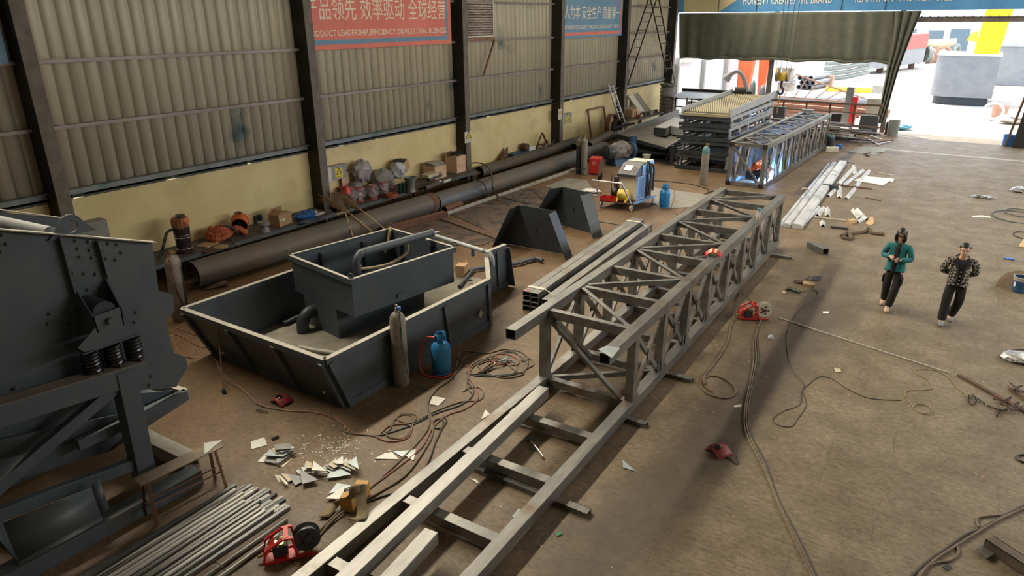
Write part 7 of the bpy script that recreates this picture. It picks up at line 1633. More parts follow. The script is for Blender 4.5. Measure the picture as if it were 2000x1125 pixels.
chain('heaped dark chain around the angle bar', [G(1940, 779, .03), G(1965, 783, .05), G(1975, 775, .06), G(1955, 790, .04), G(1985, 793, .05), G(1990, 782, .08), G(1970, 800, .04), G(1950, 801, .03), G(1985, 801, .05), G(2000, 790, .06)])
chain('dark chain piled at the right edge above the angle bar', [G(1972, 747, .03), G(1985, 757, .05), G(1998, 752, .05), G(1980, 764, .04), G(2003, 766, .05), G(1975, 759, .05)])
chain('short tail of chain below the heap', [G(1950, 802, .02), G(1952, 810, .02), G(1947, 812, .02), G(1955, 808, .03)])
MB().chan(G(1930, 1058, .08)+V((0, 0, 0)), G(2012, 1112, .08), .14, .12, .01).build('steel_channel', mat('brown_channel', (.09, .07, .055), (.15, .12, .09), .6, .3), label='brown steel channel at the bottom right corner', cat='steel channel')
flat('bent_plate', 'grey bent plate touching the channel at the bottom right', [(1907, 1073), (1917, 1063), (1943, 1083), (1927, 1092)], 'rawsteel', 'steel plate', .03, .012)
flat('small_disc', 'small flat scrap near the cables at the bottom right', [(1841, 1108), (1850, 1103), (1859, 1108), (1851, 1115)], 'darkpaint', 'scrap')
MB().angle(G(1520, 620, .02), G(1855, 728, .02), .03, .004).build('thin_rod', 'dustedge', label='long thin rod lying across the floor from the wire feeder towards the chains', cat='rod')
# bits under and around the girder
hm = thing('hammer', 'hammer with a steel handle lying on the floor inside the near girder', 'hammer', G(1045, 860))
a, b_ = G(1035, 858, .03), G(1061, 893, .03); MB().cyl(a, b_, .012, .016, n=10).build('handle', 'chrome', hm, world=True)
MB().cyl(G(1028, 858, .04), G(1048, 856, .04), .026, n=10).build('head', 'darkpaint', hm, world=True)
# sling and wood blocks on the left chord
for i, (px, py, lb) in enumerate(((693, 1000, 'orange wooden block under the khaki strap on the left chord, left one'), (720, 975, 'orange wooden block under the khaki strap beside the left chord, right one'))):
    MB().box(G(px, py, 0)+V((-.10, 0, .10)), (.16, .12, .20), rz=.4).build('wooden_block', 'oakblock', label=lb, cat='wood', bev=.008)
c0 = G(690, 985, .3)
MB().grid(lambda u, v: (spline([G(632, 1010, .03), G(655, 985, .06), G(675, 975, .16), G(690, 968, .34), G(694, 950, .46), G(706, 948, .44), G(705, 975, .34), G(708, 1000, .25), G(702, 1015, .235), G(688, 1012, .235)], 4)[int(round(u*36))]+V((.05*(v-.5)*2, .035*(v-.5)*2, 0))), 36, 2).build('ratchet_strap', 'webbing', label='khaki webbing strap folded over the left chord of the near girder', cat='strap', solid=.012)
MB().cyl(G(713, 988, .02), G(708, 955, .30), .012, n=8).build('steel_pin', 'darkpaint', label='steel pin standing by the orange wooden blocks', cat='pin')

# ---- cut plates: rectangles and triangles on the floor front left
def Z8(x, y): return (x/7.03+490, y/7.03+840)
pls = [
 ([(0, 165), (185, 105), (225, 212), (12, 268)], 0, 'sheet', 'pale rectangular plate lying apart at the left of the plates'),
 ([(90, 440), (205, 325), (400, 365), (355, 470)], 0, 'sheet', 'pale bottom plate of the rectangular plate pile'),
 ([(280, 465), (520, 360), (582, 395), (440, 518)], 0, 'rustsheet', 'yellowish plate sticking out at the bottom right of the rectangular pile'),
 ([(185, 435), (215, 370), (470, 350), (360, 470)], .025, 'darksheet', 'dark plate in the middle of the rectangular pile'),
 ([(330, 420), (600, 260), (560, 330), (370, 468)], .045, 'darksheet', 'dark plate slanting across the rectangular pile'),
 ([(195, 355), (250, 275), (560, 290), (440, 370)], .07, 'bluesheet', 'grey-blue plate high in the rectangular pile'),
 ([(285, 262), (330, 250), (400, 320), (340, 335)], .085, 'rustsheet', 'small yellowish piece on the rectangular pile'),
 ([(365, 285), (560, 225), (602, 250), (420, 312)], .10, 'bluesheet', 'light blue-grey plate near the top of the rectangular pile'),
 ([(325, 205), (545, 185), (550, 260), (330, 280)], .12, 'rawsteel', 'grey topmost plate of the rectangular pile'),
 ([(320, 618), (410, 630), (500, 720), (380, 725)], 0, 'rustsheet', 'pale yellow scrap plate at the left end of the triangle row'),
 ([(410, 605), (500, 608), (560, 690), (520, 720)], .02, 'rustsheet', 'second pale yellow scrap plate in the triangle row'),
 ([(380, 640), (400, 625), (512, 735), (500, 755), (470, 752)], .04, 'paper', 'narrow white strip plate at the left end of the triangle row'),
 ([(500, 605), (680, 640), (700, 720), (610, 768)], .015, 'darksheet', 'dark slanted plate next to the yellow scraps'),
 ([(668, 545), (930, 690), (708, 748)], .05, 'darksheet', 'large dark triangle in front of the triangle row'),
 ([(615, 560), (660, 545), (690, 600), (660, 615)], .02, 'bluesheet', 'small grey plate behind the large dark triangle'),
 ([(690, 515), (760, 520), (850, 590), (735, 598)], .02, 'sheet', 'pale flat plate behind the large dark triangle'),
 ([(725, 550), (750, 450), (840, 540), (830, 552)], .05, 'bluesheet', 'pale blue triangle in the middle of the row'),
 ([(752, 530), (758, 430), (835, 450), (838, 530)], .07, 'rustsheet', 'tan square plate on the pale blue triangle'),
 ([(840, 600), (860, 555), (1050, 585), (1070, 600)], .03, 'darksheet', 'dark plate under the cream triangle'),
 ([(835, 555), (862, 430), (1045, 572)], .10, 'sheet', 'cream triangle with a lifted edge in the row'),
 ([(990, 520), (1120, 430), (1130, 560), (1090, 590)], .02, 'bluesheet', 'grey triangle, lowest of the fanned ones'),
 ([(1020, 500), (1150, 410), (1180, 540), (1120, 560)], .045, 'rawsteel', 'grey triangle, second of the fanned ones'),
 ([(1060, 480), (1170, 390), (1200, 500), (1140, 530)], .065, 'rustsheet', 'tan triangle in the fanned part of the row'),
 ([(1130, 450), (1265, 360), (1270, 470), (1180, 470)], .085, 'sheet', 'cream triangle, upper one of the fanned part'),
 ([(1040, 668), (1150, 480), (1375, 615), (1160, 655)], .03, 'bluesheet', 'large light blue triangle in front of the fanned ones'),
 ([(1175, 490), (1320, 390), (1370, 570)], .055, 'bluesheet', 'pale blue triangle right of the fanned ones, left one'),
 ([(1262, 480), (1370, 400), (1438, 562)], .075, 'rustsheet', 'tan-edged triangle at the right of the row'),
 ([(1330, 460), (1445, 370), (1486, 545)], .095, 'bluesheet', 'pale triangle at the right end of the row'),
 ([(1070, 880), (1185, 735), (1385, 770), (1290, 820)], .01, 'bluesheet', 'pale blue triangle of the pair lying below the row'),
 ([(1290, 800), (1390, 780), (1392, 800), (1285, 832)], .0, 'sheet', 'narrow plate end under the pair of triangles'),
 ([(1018, 948), (1285, 775), (1268, 930), (1240, 955)], .03, 'sheet', 'cream triangle of the pair lying below the row'),
]
for pts, z, m, lb in pls:
    fl_ = [Z8(*p) for p in pts]; MB().prism([G(x, y, z) for x, y in fl_], (0, 0, .010)).build('cut_plate', m, label=lb, cat='steel plate', group='cut plates on the floor front left')
for pts, m, lb in (([(731, 897), (752, 886), (766, 884), (779, 898)], 'sheet', 'cream triangle right of the row, left one by the cables'), ([(768, 883), (815, 879), (798, 892), (785, 893)], 'bluesheet', 'pale blue triangle under the cables'), ([(795, 894), (813, 879), (808, 900)], 'sheet', 'small pale triangle at the cables'), ([(839, 790), (845, 774), (871, 779), (856, 793)], 'paper', 'white square plate on the floor beside the gas bottle cables'), ([(940, 819), (948, 801), (957, 810), (944, 818)], 'paper', 'small white plate beside the left chord'), ([(1000, 1010), (1012, 995), (1040, 998), (1030, 1014)], 'bluesheet', 'pale blue plate leaning inside the right chord'), ([(978, 1038), (990, 1032), (993, 1038)], 'sheet', 'small grey scrap inside the near girder'), ([(918, 935), (940, 950), (930, 938)], 'sheet', 'small pale scrap under a girder rung')):
    flat('cut_plate', lb, pts, m, 'steel plate')
c = G(531, 860); MB().cyl(c+V((0, 0, .02)), c+V((.02, .10, .02)), .022, n=10).build('drill_bit', 'black', label='small black tool between the pale plate and the rectangular pile', cat='tool')
bar('short_pipe', 'short bright pipe on the floor by the red mask at the tray', (500, 802), (522, 805), .03, .03, 'chrome', 'pipe')
# swarf: small bright slivers, nobody could count them
random.seed(77); mb = MB()
for q in range(150):
    px, py = random.gauss(655, 42), random.gauss(874, 15)
    if not (570 < px < 760 and 830 < py < 915): continue
    c = G(px, py, .004); a_ = random.uniform(0, 3.1); l_ = random.uniform(.005, .03); mb.beam(c-V((cos(a_)*l_, sin(a_)*l_, 0)), c+V((cos(a_)*l_, sin(a_)*l_, random.uniform(0, .006))), random.uniform(.004, .012), .003)
mb.build('metal_swarf', 'paper', label='bright slivers of swarf scattered above the triangle row', cat='swarf', kind='stuff')
random.seed(78); mb = MB()
for q in range(420):
    x, y = random.uniform(-13, 3.5), random.uniform(3.5, 38); c = V((x, y, .003)); a_ = random.uniform(0, 3.1); l_ = random.uniform(.006, .022)
    mb.beam(c-V((cos(a_)*l_, sin(a_)*l_, 0)), c+V((cos(a_)*l_, sin(a_)*l_, 0)), random.uniform(.005, .015), .004)
mb.build('floor_litter', 'rustsheet', label='tiny tan chips and litter strewn over the whole floor', cat='litter', kind='stuff')

# ---- wire feeders
def feeder(label, c, rz, bobbin):
    t = thing('wire_feeder', label, 'wire feeder', c, rz); s = 1.
    for x in (-.10, .10):
        mb = MB(); pr = [V((x, -.30, .03)), V((x, -.26, .20)), V((x, -.08, .30)), V((x, .02, .30)), V((x, .05, .05)), V((x, .25, .03))]
        for i in range(len(pr)-1): mb.beam(pr[i], pr[i+1], .022, .035, up=(1, 0, 0))
        mb.beam(V((x, -.30, .03)), V((x, .25, .03)), .022, .03).build('side_frame', 'red', t)
    MB().box((0, -.12, .02), (.2, .34, .014)).build('base_plate', 'red', t)
    MB().beam((-.10, -.04, .30), (.10, -.04, .30), .05, .03).build('handle_bar', 'red', t)
    MB().plate([V((-.09, -.28, .10)), V((.09, -.28, .10)), V((.09, -.17, .24)), V((-.09, -.17, .24))], .01).build('front_panel', 'red', t)
    MB().box((.0, -.12, .12), (.13, .16, .13)).build('drive_unit', 'darkcase', t, bev=.01)
    for i, (x, y) in enumerate(((-.04, -.10), (.04, -.10), (0, -.16))): MB().cyl((x, y, .18), (x, y, .215), .028, n=14).build('drive_roller', 'brass' if i < 2 else 'chrome', t)
    for i in range(3): MB().cyl((-.05+.05*i, -.245, .165), (-.05+.05*i, -.265, .175), .014, n=8).build('knob', 'white', t)
    c2 = V((0, .17, .20))
    rw_ = MB().cyl((-.05, .17, .20), (.05, .17, .20), .10, n=28).build('wire_winding', 'galv', t)
    for x in (-.055, .055): MB().cyl((x-.004, .17, .20), (x+.004, .17, .20), .145, n=32).build('reel_flange', bobbin, rw_)
    MB().cyl((-.075, .17, .20), (.075, .17, .20), .035, n=14).build('reel_hub', 'darkcase', t)
    for i in range(5):
        a_ = 2*pi*i/5; MB().cyl((.060, .17+.07*cos(a_), .20+.07*sin(a_)), (.064, .17+.07*cos(a_), .20+.07*sin(a_)), .018, n=10).build('reel_hole', 'black', rw_)
    MB().beam((0, .02, .08), (0, .17, .20), .03, .04).build('reel_arm', 'red', t)
    MB().cyl((0, -.29, .08), (0, -.36, .06), .018, n=10).build('torch_socket', 'brass', t)
    return t
feeder('red wire feeder with a black wire reel at the bottom left of the near girder', G(572, 1082), radians(-38), 'darkcase')
feeder('red wire feeder with a pale wire reel beside the right side of the girder', G(1472, 622), radians(-62), 'offwhite')
MB().cyl(G(1447, 570, .03), G(1480, 600, .25), .012, n=8).build('steel_rod', 'darkpaint', label='thin dark rod leaning from the girder foot onto the wire feeder', cat='rod')

# ---- cables on the floor
def cable(label, pts, r=.013, m='cablebrown', cat='cable', name='welding_cable', loc=None):
    P_ = [G(p[0], p[1], (p[2] if len(p) > 2 else r)) for p in pts]
    return MB().tube(spline(P_, 7), r, 7).build(name, m, label=label, cat=cat)
cable('brown cable from the near wire feeder up to the gas bottle', [(592, 1088), (612, 1050), (655, 1005, .03), (720, 955), (775, 905), (812, 868), (838, 830), (835, 790), (850, 762), (878, 742), (900, 715), (905, 700), (930, 690)], .013)
cable('second brown cable beside it, bending by the square white plate', [(598, 1090), (625, 1045), (668, 1000, .04), (735, 965), (790, 930), (825, 885), (845, 845), (840, 805), (836, 785), (855, 758), (884, 735), (893, 705)], .013, 'cablebrown')
cable('tan cable looping close to the left chord', [(700, 985), (745, 970), (800, 950), (835, 905), (850, 865), (865, 830), (862, 818), (848, 822), (846, 834), (862, 836), (872, 822), (866, 812)], .012, 'rubber')
cable('reddish hose running with the cables towards the triangles', [(640, 1025, .02), (690, 975, .02), (760, 925), (822, 875), (845, 835), (875, 810), (905, 800), (932, 780), (928, 755), (915, 735), (922, 712), (945, 700)], .011, 'cablered', 'hose', 'gas_hose')
cable('brown cable along the tray front, passing the red mask', [(425, 715), (445, 745), (480, 765), (500, 788), (545, 800), (600, 803), (650, 812), (668, 840), (700, 848), (740, 850), (760, 840), (775, 815), (800, 810), (806, 830), (790, 855), (765, 855), (748, 845)], .011)
cable('second brown cable along the tray front with a wide loop', [(420, 700), (440, 735), (470, 758), (510, 790), (560, 802), (620, 806), (662, 822), (690, 845), (725, 850), (760, 862), (795, 855), (804, 835), (790, 828), (760, 832), (745, 845)], .011, 'cablered', 'hose', 'gas_hose')
cable('thin loop of hose above the tangled rings', [(806, 826), (812, 818), (810, 810), (785, 808), (775, 818), (795, 826), (815, 822), (850, 803), (900, 785), (935, 782), (945, 768), (935, 757), (915, 758), (905, 765)], .010)
cable('brown hose pair running to the torch coil', [(745, 850), (800, 832), (850, 808), (905, 788), (925, 765), (912, 740), (925, 715), (960, 695), (1000, 688), (1022, 700), (1028, 720), (1000, 732), (955, 735), (925, 733)], .011, 'cableblue')
cable('large outer coil of the torch hoses beside the gas bottle', [(893, 700), (905, 685), (950, 690), (985, 682), (1010, 690), (1020, 705), (1035, 700), (1042, 712), (1025, 722), (1020, 732), (985, 738), (950, 728), (930, 712)], .011)
cable('red hose coil of the torch hoses', [(900, 707), (915, 718), (912, 728), (930, 730), (955, 712), (975, 700), (962, 695), (960, 705), (985, 712), (1010, 712), (1012, 702), (990, 692), (960, 693)], .011, 'cablered', 'hose', 'gas_hose')
cable('brown inner coil of the torch hoses', [(935, 712), (955, 705), (985, 708), (1005, 722), (1018, 728), (1030, 715), (1028, 695), (1005, 684), (975, 690), (955, 700), (925, 715), (915, 735), (912, 755), (925, 770)], .012)
cable('dark green hose crossing the torch coil', [(885, 742), (892, 722), (905, 712), (915, 715), (940, 705), (970, 700), (1000, 705), (1010, 720), (1000, 730), (960, 733), (930, 730)], .010, 'cableblue')
th = thing('gas_torch', 'gas cutting torch with brass fittings lying in the hose coil', 'torch', G(950, 722))
MB().cyl(G(940, 728, .04), G(962, 715, .04), .03, .022, n=10).build('torch_body', 'rubber', th, world=True); MB().cyl(G(962, 715, .04), G(975, 712, .04), .014, n=8).cyl(G(966, 713, .04), G(966, 709, .08), .014, n=8).build('torch_fittings', 'brass', th, world=True)
MB().tube(spline([G(975, 706, .05), G(985, 702, .08), G(992, 698, .04), G(985, 708, .05), G(978, 704, .09), G(996, 704, .03)], 5), .016, 6).build('chain_bundle', 'galv', label='small bright metal chain bundle in the hose coil', cat='chain')
cable('brown cable end from the feeder looping on the floor, with torch', [(1443, 615, .06), (1430, 630), (1420, 670), (1395, 710), (1378, 730), (1370, 745), (1373, 762), (1395, 774), (1420, 777), (1436, 768), (1434, 755), (1418, 742), (1395, 734), (1376, 738), (1374, 750), (1384, 760), (1392, 764)], .014)
MB().cyl(G(1373, 740, .025), G(1376, 751, .025), .022, n=10).cyl(G(1380, 757, .02), G(1390, 764, .02), .014, n=8).build('torch_grip', 'primer', label='torch grip on the looped cable right of the girder', cat='torch')
for i, (dx, lb) in enumerate(((0, 'left'), (5, 'middle'), (9, 'right'))):
    cable('brown cable of the three running down the open floor, %s one' % lb, [(1488-dx*.3, 622, .03), (1478+dx*.2, 645), (1471+dx*.9, 670), (1472+dx, 700), (1466+dx*.8, 740), (1457+dx*.7, 780), (1453+dx*.8, 815), (1455+dx, 840), (1466+dx, 866), (1482+dx, 895), (1500+dx*.6, 935), (1520+dx*.5, 985), (1550+dx, 1050), (1590+dx, 1135)], .012, 'cablebrown' if i != 2 else 'rubber')
cable('thin cord wandering from the grinder down the floor', [(1563, 571), (1590, 567), (1597, 575), (1585, 590), (1562, 605), (1555, 615), (1540, 640), (1536, 665), (1540, 700), (1550, 725), (1570, 750), (1567, 762), (1575, 790), (1560, 815), (1545, 833), (1520, 830), (1510, 818), (1530, 803), (1562, 790), (1566, 765), (1580, 750), (1600, 736), (1625, 740), (1660, 762), (1700, 778), (1760, 782)], .006, 'rubber', 'cord', 'extension_cord')
cable('thin tan rope with a double ring on the open floor', [(1885, 770), (1870, 757), (1850, 735), (1825, 723), (1790, 722), (1790, 730), (1812, 742), (1820, 757), (1805, 762), (1775, 763), (1768, 772), (1780, 790), (1795, 805), (1815, 810), (1822, 803), (1810, 792), (1790, 790), (1785, 797), (1800, 806), (1818, 806)], .007, 'webbing', 'rope', 'thin_rope')
for i, (dx, dy, lb) in enumerate(((0, 0, 'upper'), (6, 3, 'lower'))):
    cable('thick brown cable across the bottom right corner, %s one' % lb, [(1775+dx*3, 1130), (1810+dx, 1098+dy), (1850+dx, 1070+dy), (1885+dx, 1045+dy*2), (1920, 1030+dy), (1955, 1010+dy), (2015, 980+dy*2)], .015, 'cablebrown' if i else 'rubber')
cable('brown cable loop above the thick cables at the bottom right', [(1912, 1030), (1908, 1018), (1915, 1010), (1950, 1006), (1970, 1003)], .013)
cable('brown cable tail below the thick cables at the bottom right', [(1868, 1065), (1872, 1080), (1855, 1095), (1825, 1100), (1800, 1115), (1790, 1130)], .013)
cable('dark hose arc at the right edge beside the open floor', [(2010, 905), (1992, 900), (1987, 890), (2010, 887)], .015, 'black')
cable('reddish cable snaking on the floor between screen and tray', [(345, 640), (385, 655), (420, 668), (400, 678), (380, 672), (360, 660), (340, 655), (350, 690), (380, 700)], .010, 'cablered')
cable('dark cable on the floor behind the trolley, towards the farther girder', [(1272, 352), (1320, 356), (1360, 362), (1385, 372), (1375, 380), (1392, 374), (1400, 382)], .015, 'black')
cable('tangle of thin dark wire right of the hoods', [(1095, 428), (1120, 424), (1135, 430), (1115, 433), (1100, 427), (1130, 432), (1150, 430), (1190, 436), (1215, 440)], .010, 'black')
random.seed(12)
for q, lb in enumerate(('nearest', 'second', 'third', 'farthest')):
    c = (1010+12*q, 372+4*q); pts = [(c[0]-70+20*i+random.uniform(-12, 12), c[1]+12+random.uniform(-14, 14)-i*1.5) for i in range(9)]
    cable('tangled black cable over the floor plates behind the hoods, %s strand' % lb, pts, .012, 'black')
mr = thing('round_footed_bar', 'thin steel bar with a round foot leaning by the tray front', 'bar', G(437, 760)); MB().cyl(G(437, 762, .02), G(396, 634, .0)+V((0, 0, 0)) if 0 else G(437, 762, .02)+V((-.75, .55, .72)), .010, n=8).build('rod', 'rust', mr, world=True); MB().cyl(G(437, 764, .0), G(437, 764, .05), .035, n=12).build('round_foot', 'darkpaint', mr, world=True)

# ---- crane hook block on its ropes
hk = thing('crane_hook_block', 'crane hook block with two pale sheaves hanging before the tarpaulin', 'crane hook', (-7.66, 34.05, 9.4))
c = V((-7.66, 34.05, 3.0))
for s_ in (-.22, .22): MB().cyl(c+V((s_-.05, 0, .1)), c+V((s_+.05, 0, .1)), .30, n=24).build('sheave', mat('sheave_tan', (.28, .22, .13), (.36, .29, .18), .5, .3), hk, world=True)
MB().box(c+V((0, 0, 0)), (.34, .22, .34)).build('block_body', 'yellow', hk, world=True, bev=.02)
MB().tube(spline([c+V((0, 0, -.15)), c+V((0, 0, -.42)), c+V((.10, 0, -.55)), c+V((.06, 0, -.72)), c+V((-.09, 0, -.72)), c+V((-.13, 0, -.60))], 5), .055, 10).build('hook', 'darkcase', hk, world=True)
MB().beam(c+V((0, 0, -.7)), c+V((-.05, 0, -1.6)), .05, .03).build('hanging_sling', 'webbing', label='sling hanging from the crane hook', cat='sling')
for x in (-.32, -.12, .12, .32): MB().cyl(c+V((x, 0, .2)), V((c.x+x, c.y, 9.45)), .012, n=6).build('wire_rope', 'darkpaint', hk, world=True)
# black post leaning at the right door edge and junk there
MB().box((1.95, 38.4, 1.4), (.5, .12, 2.8), Matrix.Rotation(.08, 3, 'Y')).build('steel_sheet', 'column', label='tall dark sheet standing at the right side of the open bay', cat='panel')
MB().cyl((1.35, 38.6, 0), (1.75, 38.9, 3.0), .05, n=8).build('leaning_pole', 'darkrust', label='rusty pole leaning at the right side of the open bay', cat='pole')
MB().lathe(G(1968, 285), [(0, 0), (.22, 0), (.25, .5), (.23, .5), (.2, .03), (0, .03)], 18).build('blue_bucket', 'blueplastic', label='blue bucket at the foot of the leaning pole', cat='bucket')
MB().box((2.35, 30.4, .8), (.1, .4, 1.6), Matrix.Rotation(.1, 3, 'X')).build('dark_stand', 'column', label='dark stand at the right edge beyond the foil heap', cat='stand')

# ================================================================== the yard outside
mb = MB(); y = 40.8; x = -15.6
mb.b2((-15.9, 40.75, 0), (-15.6, 66, 2.95)); struct(mb, 'wall_yard', 'white_wall')
for i, y in enumerate((41.6, 46.4, 51.2, 56)):
    MB().b2((-15.6, y, 0), (-15.35, y+.25, 3.3)).build('wall_pier', 'dustedge', label='grey pier of the pale yard wall, %s from the hall' % ['first', 'second', 'third', 'fourth'][i], cat='pier', group='piers of the yard wall')
MB().b2((-15.6, 42.6, 2.96), (-15.4, 44.6, 3.9)).build('outdoor_unit', 'offwhite', label='pale box unit on the yard wall next to the tarpaulin', cat='box')
for i, (px0, px1, bx0, bx1, y) in enumerate(((1441, 1470, 1438, 1457, 52), (1479, 1504, 1479, 1486, 55))):
    a, b_, c, d = onY(px0, 110, y), onY(px1, 110, y), onY(bx1, 186, y), onY(bx0, 186, y); c.z = d.z = 0
    a.z = b_.z = 5.2; b_.x += .4
    MB().prism([a, b_, c, d], (0, .6, 0)).build('steel_column', 'orange', label='tapered orange steel column standing in the yard, %s one' % ['left', 'right'][i], cat='steel column')
def spool(label, c, r, h):
    t = thing('cable_spool', label, 'cable spool', c); MB().cyl(c, c+V((0, 0, .08)), r, n=28).build('flange', 'palegrey', t, world=True); MB().cyl(c+V((0, 0, h)), c+V((0, 0, h+.08)), r, n=28).build('flange', 'palegrey', t, world=True)
    MB().lathe(c, [(r*.66, .08), (r*.70, h*.5), (r*.66, h)], 28).build('drum', 'dustedge', t, world=True)
c = V((-12.6, 57.6, 0)); spool('large cable spool in the yard, lower of two', c, .9, .9); spool('cable spool stacked on the lower spool in the yard', c+V((0, 0, 1.0)), .65, .9)
el_ = thing('discharge_elbow', 'grey curved pipe with flared mouth rising behind the screen stack', 'pipe', (-12.6, 46, 0))
MB().tube(spline([V((-12.0, 46, 0)), V((-12.3, 46, 1.0)), V((-12.7, 46, 2.0)), V((-13.1, 46, 2.35)), V((-13.5, 46, 2.15))], 6), .12, 14).build('pipe_run', 'pipe', el_, world=True)
MB().cyl((-13.45, 46, 2.25), (-13.8, 46, 1.85), .12, .3, n=20, t=.02).build('flared_mouth', 'pipe', el_, world=True)
for i, x in enumerate((-12.6, -12.0, -11.2)):
    MB().tube([V((x, 48+i*.2, .0))+V((0, cos(a_)*.45, sin(a_)*(1.6-.3*i))) for a_ in [pi*k/12 for k in range(13)]], .12, 10).build('bent_hose', 'pipe', label='thick bent grey hose standing in the yard, %s one' % ['left', 'middle', 'right'][i], cat='hose')
random.seed(4)
for i in range(8):
    z_ = .15+.26*(i//3); x0, y0 = -10.6+random.uniform(-.6, .6), 44+(i % 3)*1.3
    MB().ibeam((x0, y0, z_), (x0+5.5+random.uniform(-.6, .6), y0-.6+random.uniform(-.4, .4), z_), .2, .22).build('steel_beam', 'brickred', label='brick-red steel I-beam in the yard stack behind the stock rack, %s layer' % ('bottom' if i < 3 else 'middle' if i < 6 else 'top'), cat='steel beam', group='brick-red beams in the yard (%s layer)' % ('bottom' if i < 3 else 'middle' if i < 6 else 'top'))
lf = thing('scrap_truss', 'brick-red lattice frame lying on the beams in the yard', 'frame', (-8, 47, .9))
a, b_ = V((-9.6, 46, 2.3)), V((-5.6, 46.5, 1.0)); c, d = V((-10.5, 46, .95)), V((-6.6, 46.5, .80))
MB().beam(a, b_, .08, .08).build('chord', 'brickred', lf, world=True); MB().beam(c, d, .08, .08).build('chord', 'brickred', lf, world=True)
for q in range(6): MB().beam(a.lerp(b_, q/6), c.lerp(d, (q+.6)/6.6), .05, .05).build('lacing', 'brickred', lf, world=True)
for i in range(4): MB().cyl((-12.5, 50+i*.9, .35), (-5.2, 51.5+i*.9, .35), .32, n=18).build('yard_pipe', 'galvfar', label='long pale pipe lying in the yard, %s of four from the hall' % ['first', 'second', 'third', 'fourth'][i], cat='pipe', group='pale pipes in the yard')
for i in range(9):
    z_ = .2+.36*(i//3); x0 = -12.6+(i % 3)*.42+.2*((i//3) % 2)
    MB().cyl((x0, 62, z_), (x0+.6, 66, z_), .19, n=14, t=.02).build('stacked_tube', 'galvfar', label='pale tube in the far yard stack, %s row, %s tube' % (['bottom', 'middle', 'top'][i//3], ['left', 'centre', 'right'][i % 3]), cat='pipe', group='tube stack in the far yard')
for i in range(4): MB().tube([V((-12, 69+i*.1, .3+.45*i)), V((-10.6, 72, .4+.45*i)), V((-9.4, 76, .6+.45*i))], .2, 10).build('rubber_tube', 'valve', label='long grey tube lying in the far yard, %s from the ground' % ['first', 'second', 'third', 'fourth'][i], cat='pipe')
for i, (x, y, sx, sy, h, m, lb) in enumerate(((-11.2, 66, 1, .8, .9, 'brickred', 'orange-red bin in the far yard'), (-6.2, 58, .9, .5, .9, 'dustedge', 'grey pallet of blocks in the yard'), (-8.2, 62, 4.5, .8, .35, 'yellow', 'yellow beam bundle in the far yard'), (-4.6, 41.9, .7, .6, 1.5, 'dustedge', 'olive-grey cabinet standing outside by the drape'), (-5.9, 42.3, .35, .35, 2.0, 'valve', 'grey pump column standing outside the stock rack'), (-5.6, 42.2, .3, .3, 1.5, 'red', 'red pump part beside the grey pump column'))):
    MB().box((x, y, h/2), (sx, sy, h)).build(lb.split(' ')[1] if 0 else ['yard_bin', 'block_pallet', 'beam_bundle', 'yard_cabinet', 'pump_column', 'pump_part'][i], m, label=lb, cat=['bin', 'pallet', 'beam', 'cabinet', 'pump', 'pump'][i])
# pontoon with the yellow spud well
po = thing('dredger_pontoon', 'big pale grey steel pontoon standing in the yard outside the open bay', 'pontoon', (-1.2, 57, 0))
def roundp(x0, x1, y0, y1, r): return [V((x0+r-r*cos(radians(90*k/5)), y0+r-r*sin(radians(90*k/5)), 0)) for k in range(6)]+[V((x1, y0, 0)), V((x1, y1, 0)), V((x0, y1, 0))]
MB().prism([p+V((0, 0, .5)) for p in roundp(-2.95, .62, 55.8, 61, 1.2)], (0, 0, 2.6)).build('hull', 'galvfar', po, world=True)
MB().prism([V((p.x*(.93)-.05, p.y+.15, 0)) for p in roundp(-2.9, .50, 55.8, 60.8, 1.3)], (0, 0, .52)).build('keel', 'darkpaint', po, world=True)
MB().prism([p+V((0, 0, 3.1)) for p in roundp(-3.0, .68, 55.75, 61.1, 1.2)], (0, 0, .08)).build('deck_edge', 'white', po, world=True)
yt = thing('yellow_tower', 'bright yellow steel tower standing on the pontoon', 'tower', (-.2, 58, 3.18))
MB().prism([V((-.95, 57.2, 3.18)), V((.45, 57.2, 3.18)), V((1.0, 57.2, 9.5)), V((-.55, 57.2, 9.5))], (0, 1.4, 0)).build('tower_body', mat('bright_yellow', (.85, .58, .0), (.9, .64, .02), .5), yt, world=True)
MB().prism([V((-1.5, 57.1, 4.0)), V((-.9, 57.1, 3.9)), V((-.9, 57.1, 4.6)), V((-1.3, 57.1, 4.5))], (0, .4, 0)).build('lug', 'yellow', yt, world=True)
# buildings
def building(label, x0, x1, y, z, m, wins=(), base=None, dep=8):
    t = thing('building', label, 'building', ((x0+x1)/2, y+dep/2, 0)); MB().b2((x0, y, 0), (x1, y+dep, z)).build('wall', m, t, world=True)
    for (wx, wz, ww, wh, wm) in wins:
        w_ = MB().b2((wx-.12, y-.06, wz-.12), (wx+ww+.12, y, wz+wh+.12)).build('window', 'white', t, world=True); MB().b2((wx, y-.08, wz), (wx+ww, y-.05, wz+wh)).build('pane', wm, w_, world=True)
    return t
gl_ = mat('window_glass', (.14, .20, .24), None, .15)
building('pale grey-blue building closing the yard on the left', -16, -2.6, 112, 12, mat('blueish_render', (.50, .56, .66), (.56, .62, .72), .9), [(-7.4, 1.2, 1.8, 2.6, gl_), (-4.9, 1.2, 2.2, 2.8, gl_), (-11, 1.2, 2.2, 2.8, gl_), (-7.2, 7.2, 1.8, 2.2, gl_), (-4.2, 7.2, 1.8, 2.2, gl_)])
bb = building('white workshop building with grey doors on the right of the yard', .3, 22, 74.6, 12, 'white', [(3.3, 5.6, 4, 1.6, gl_)])
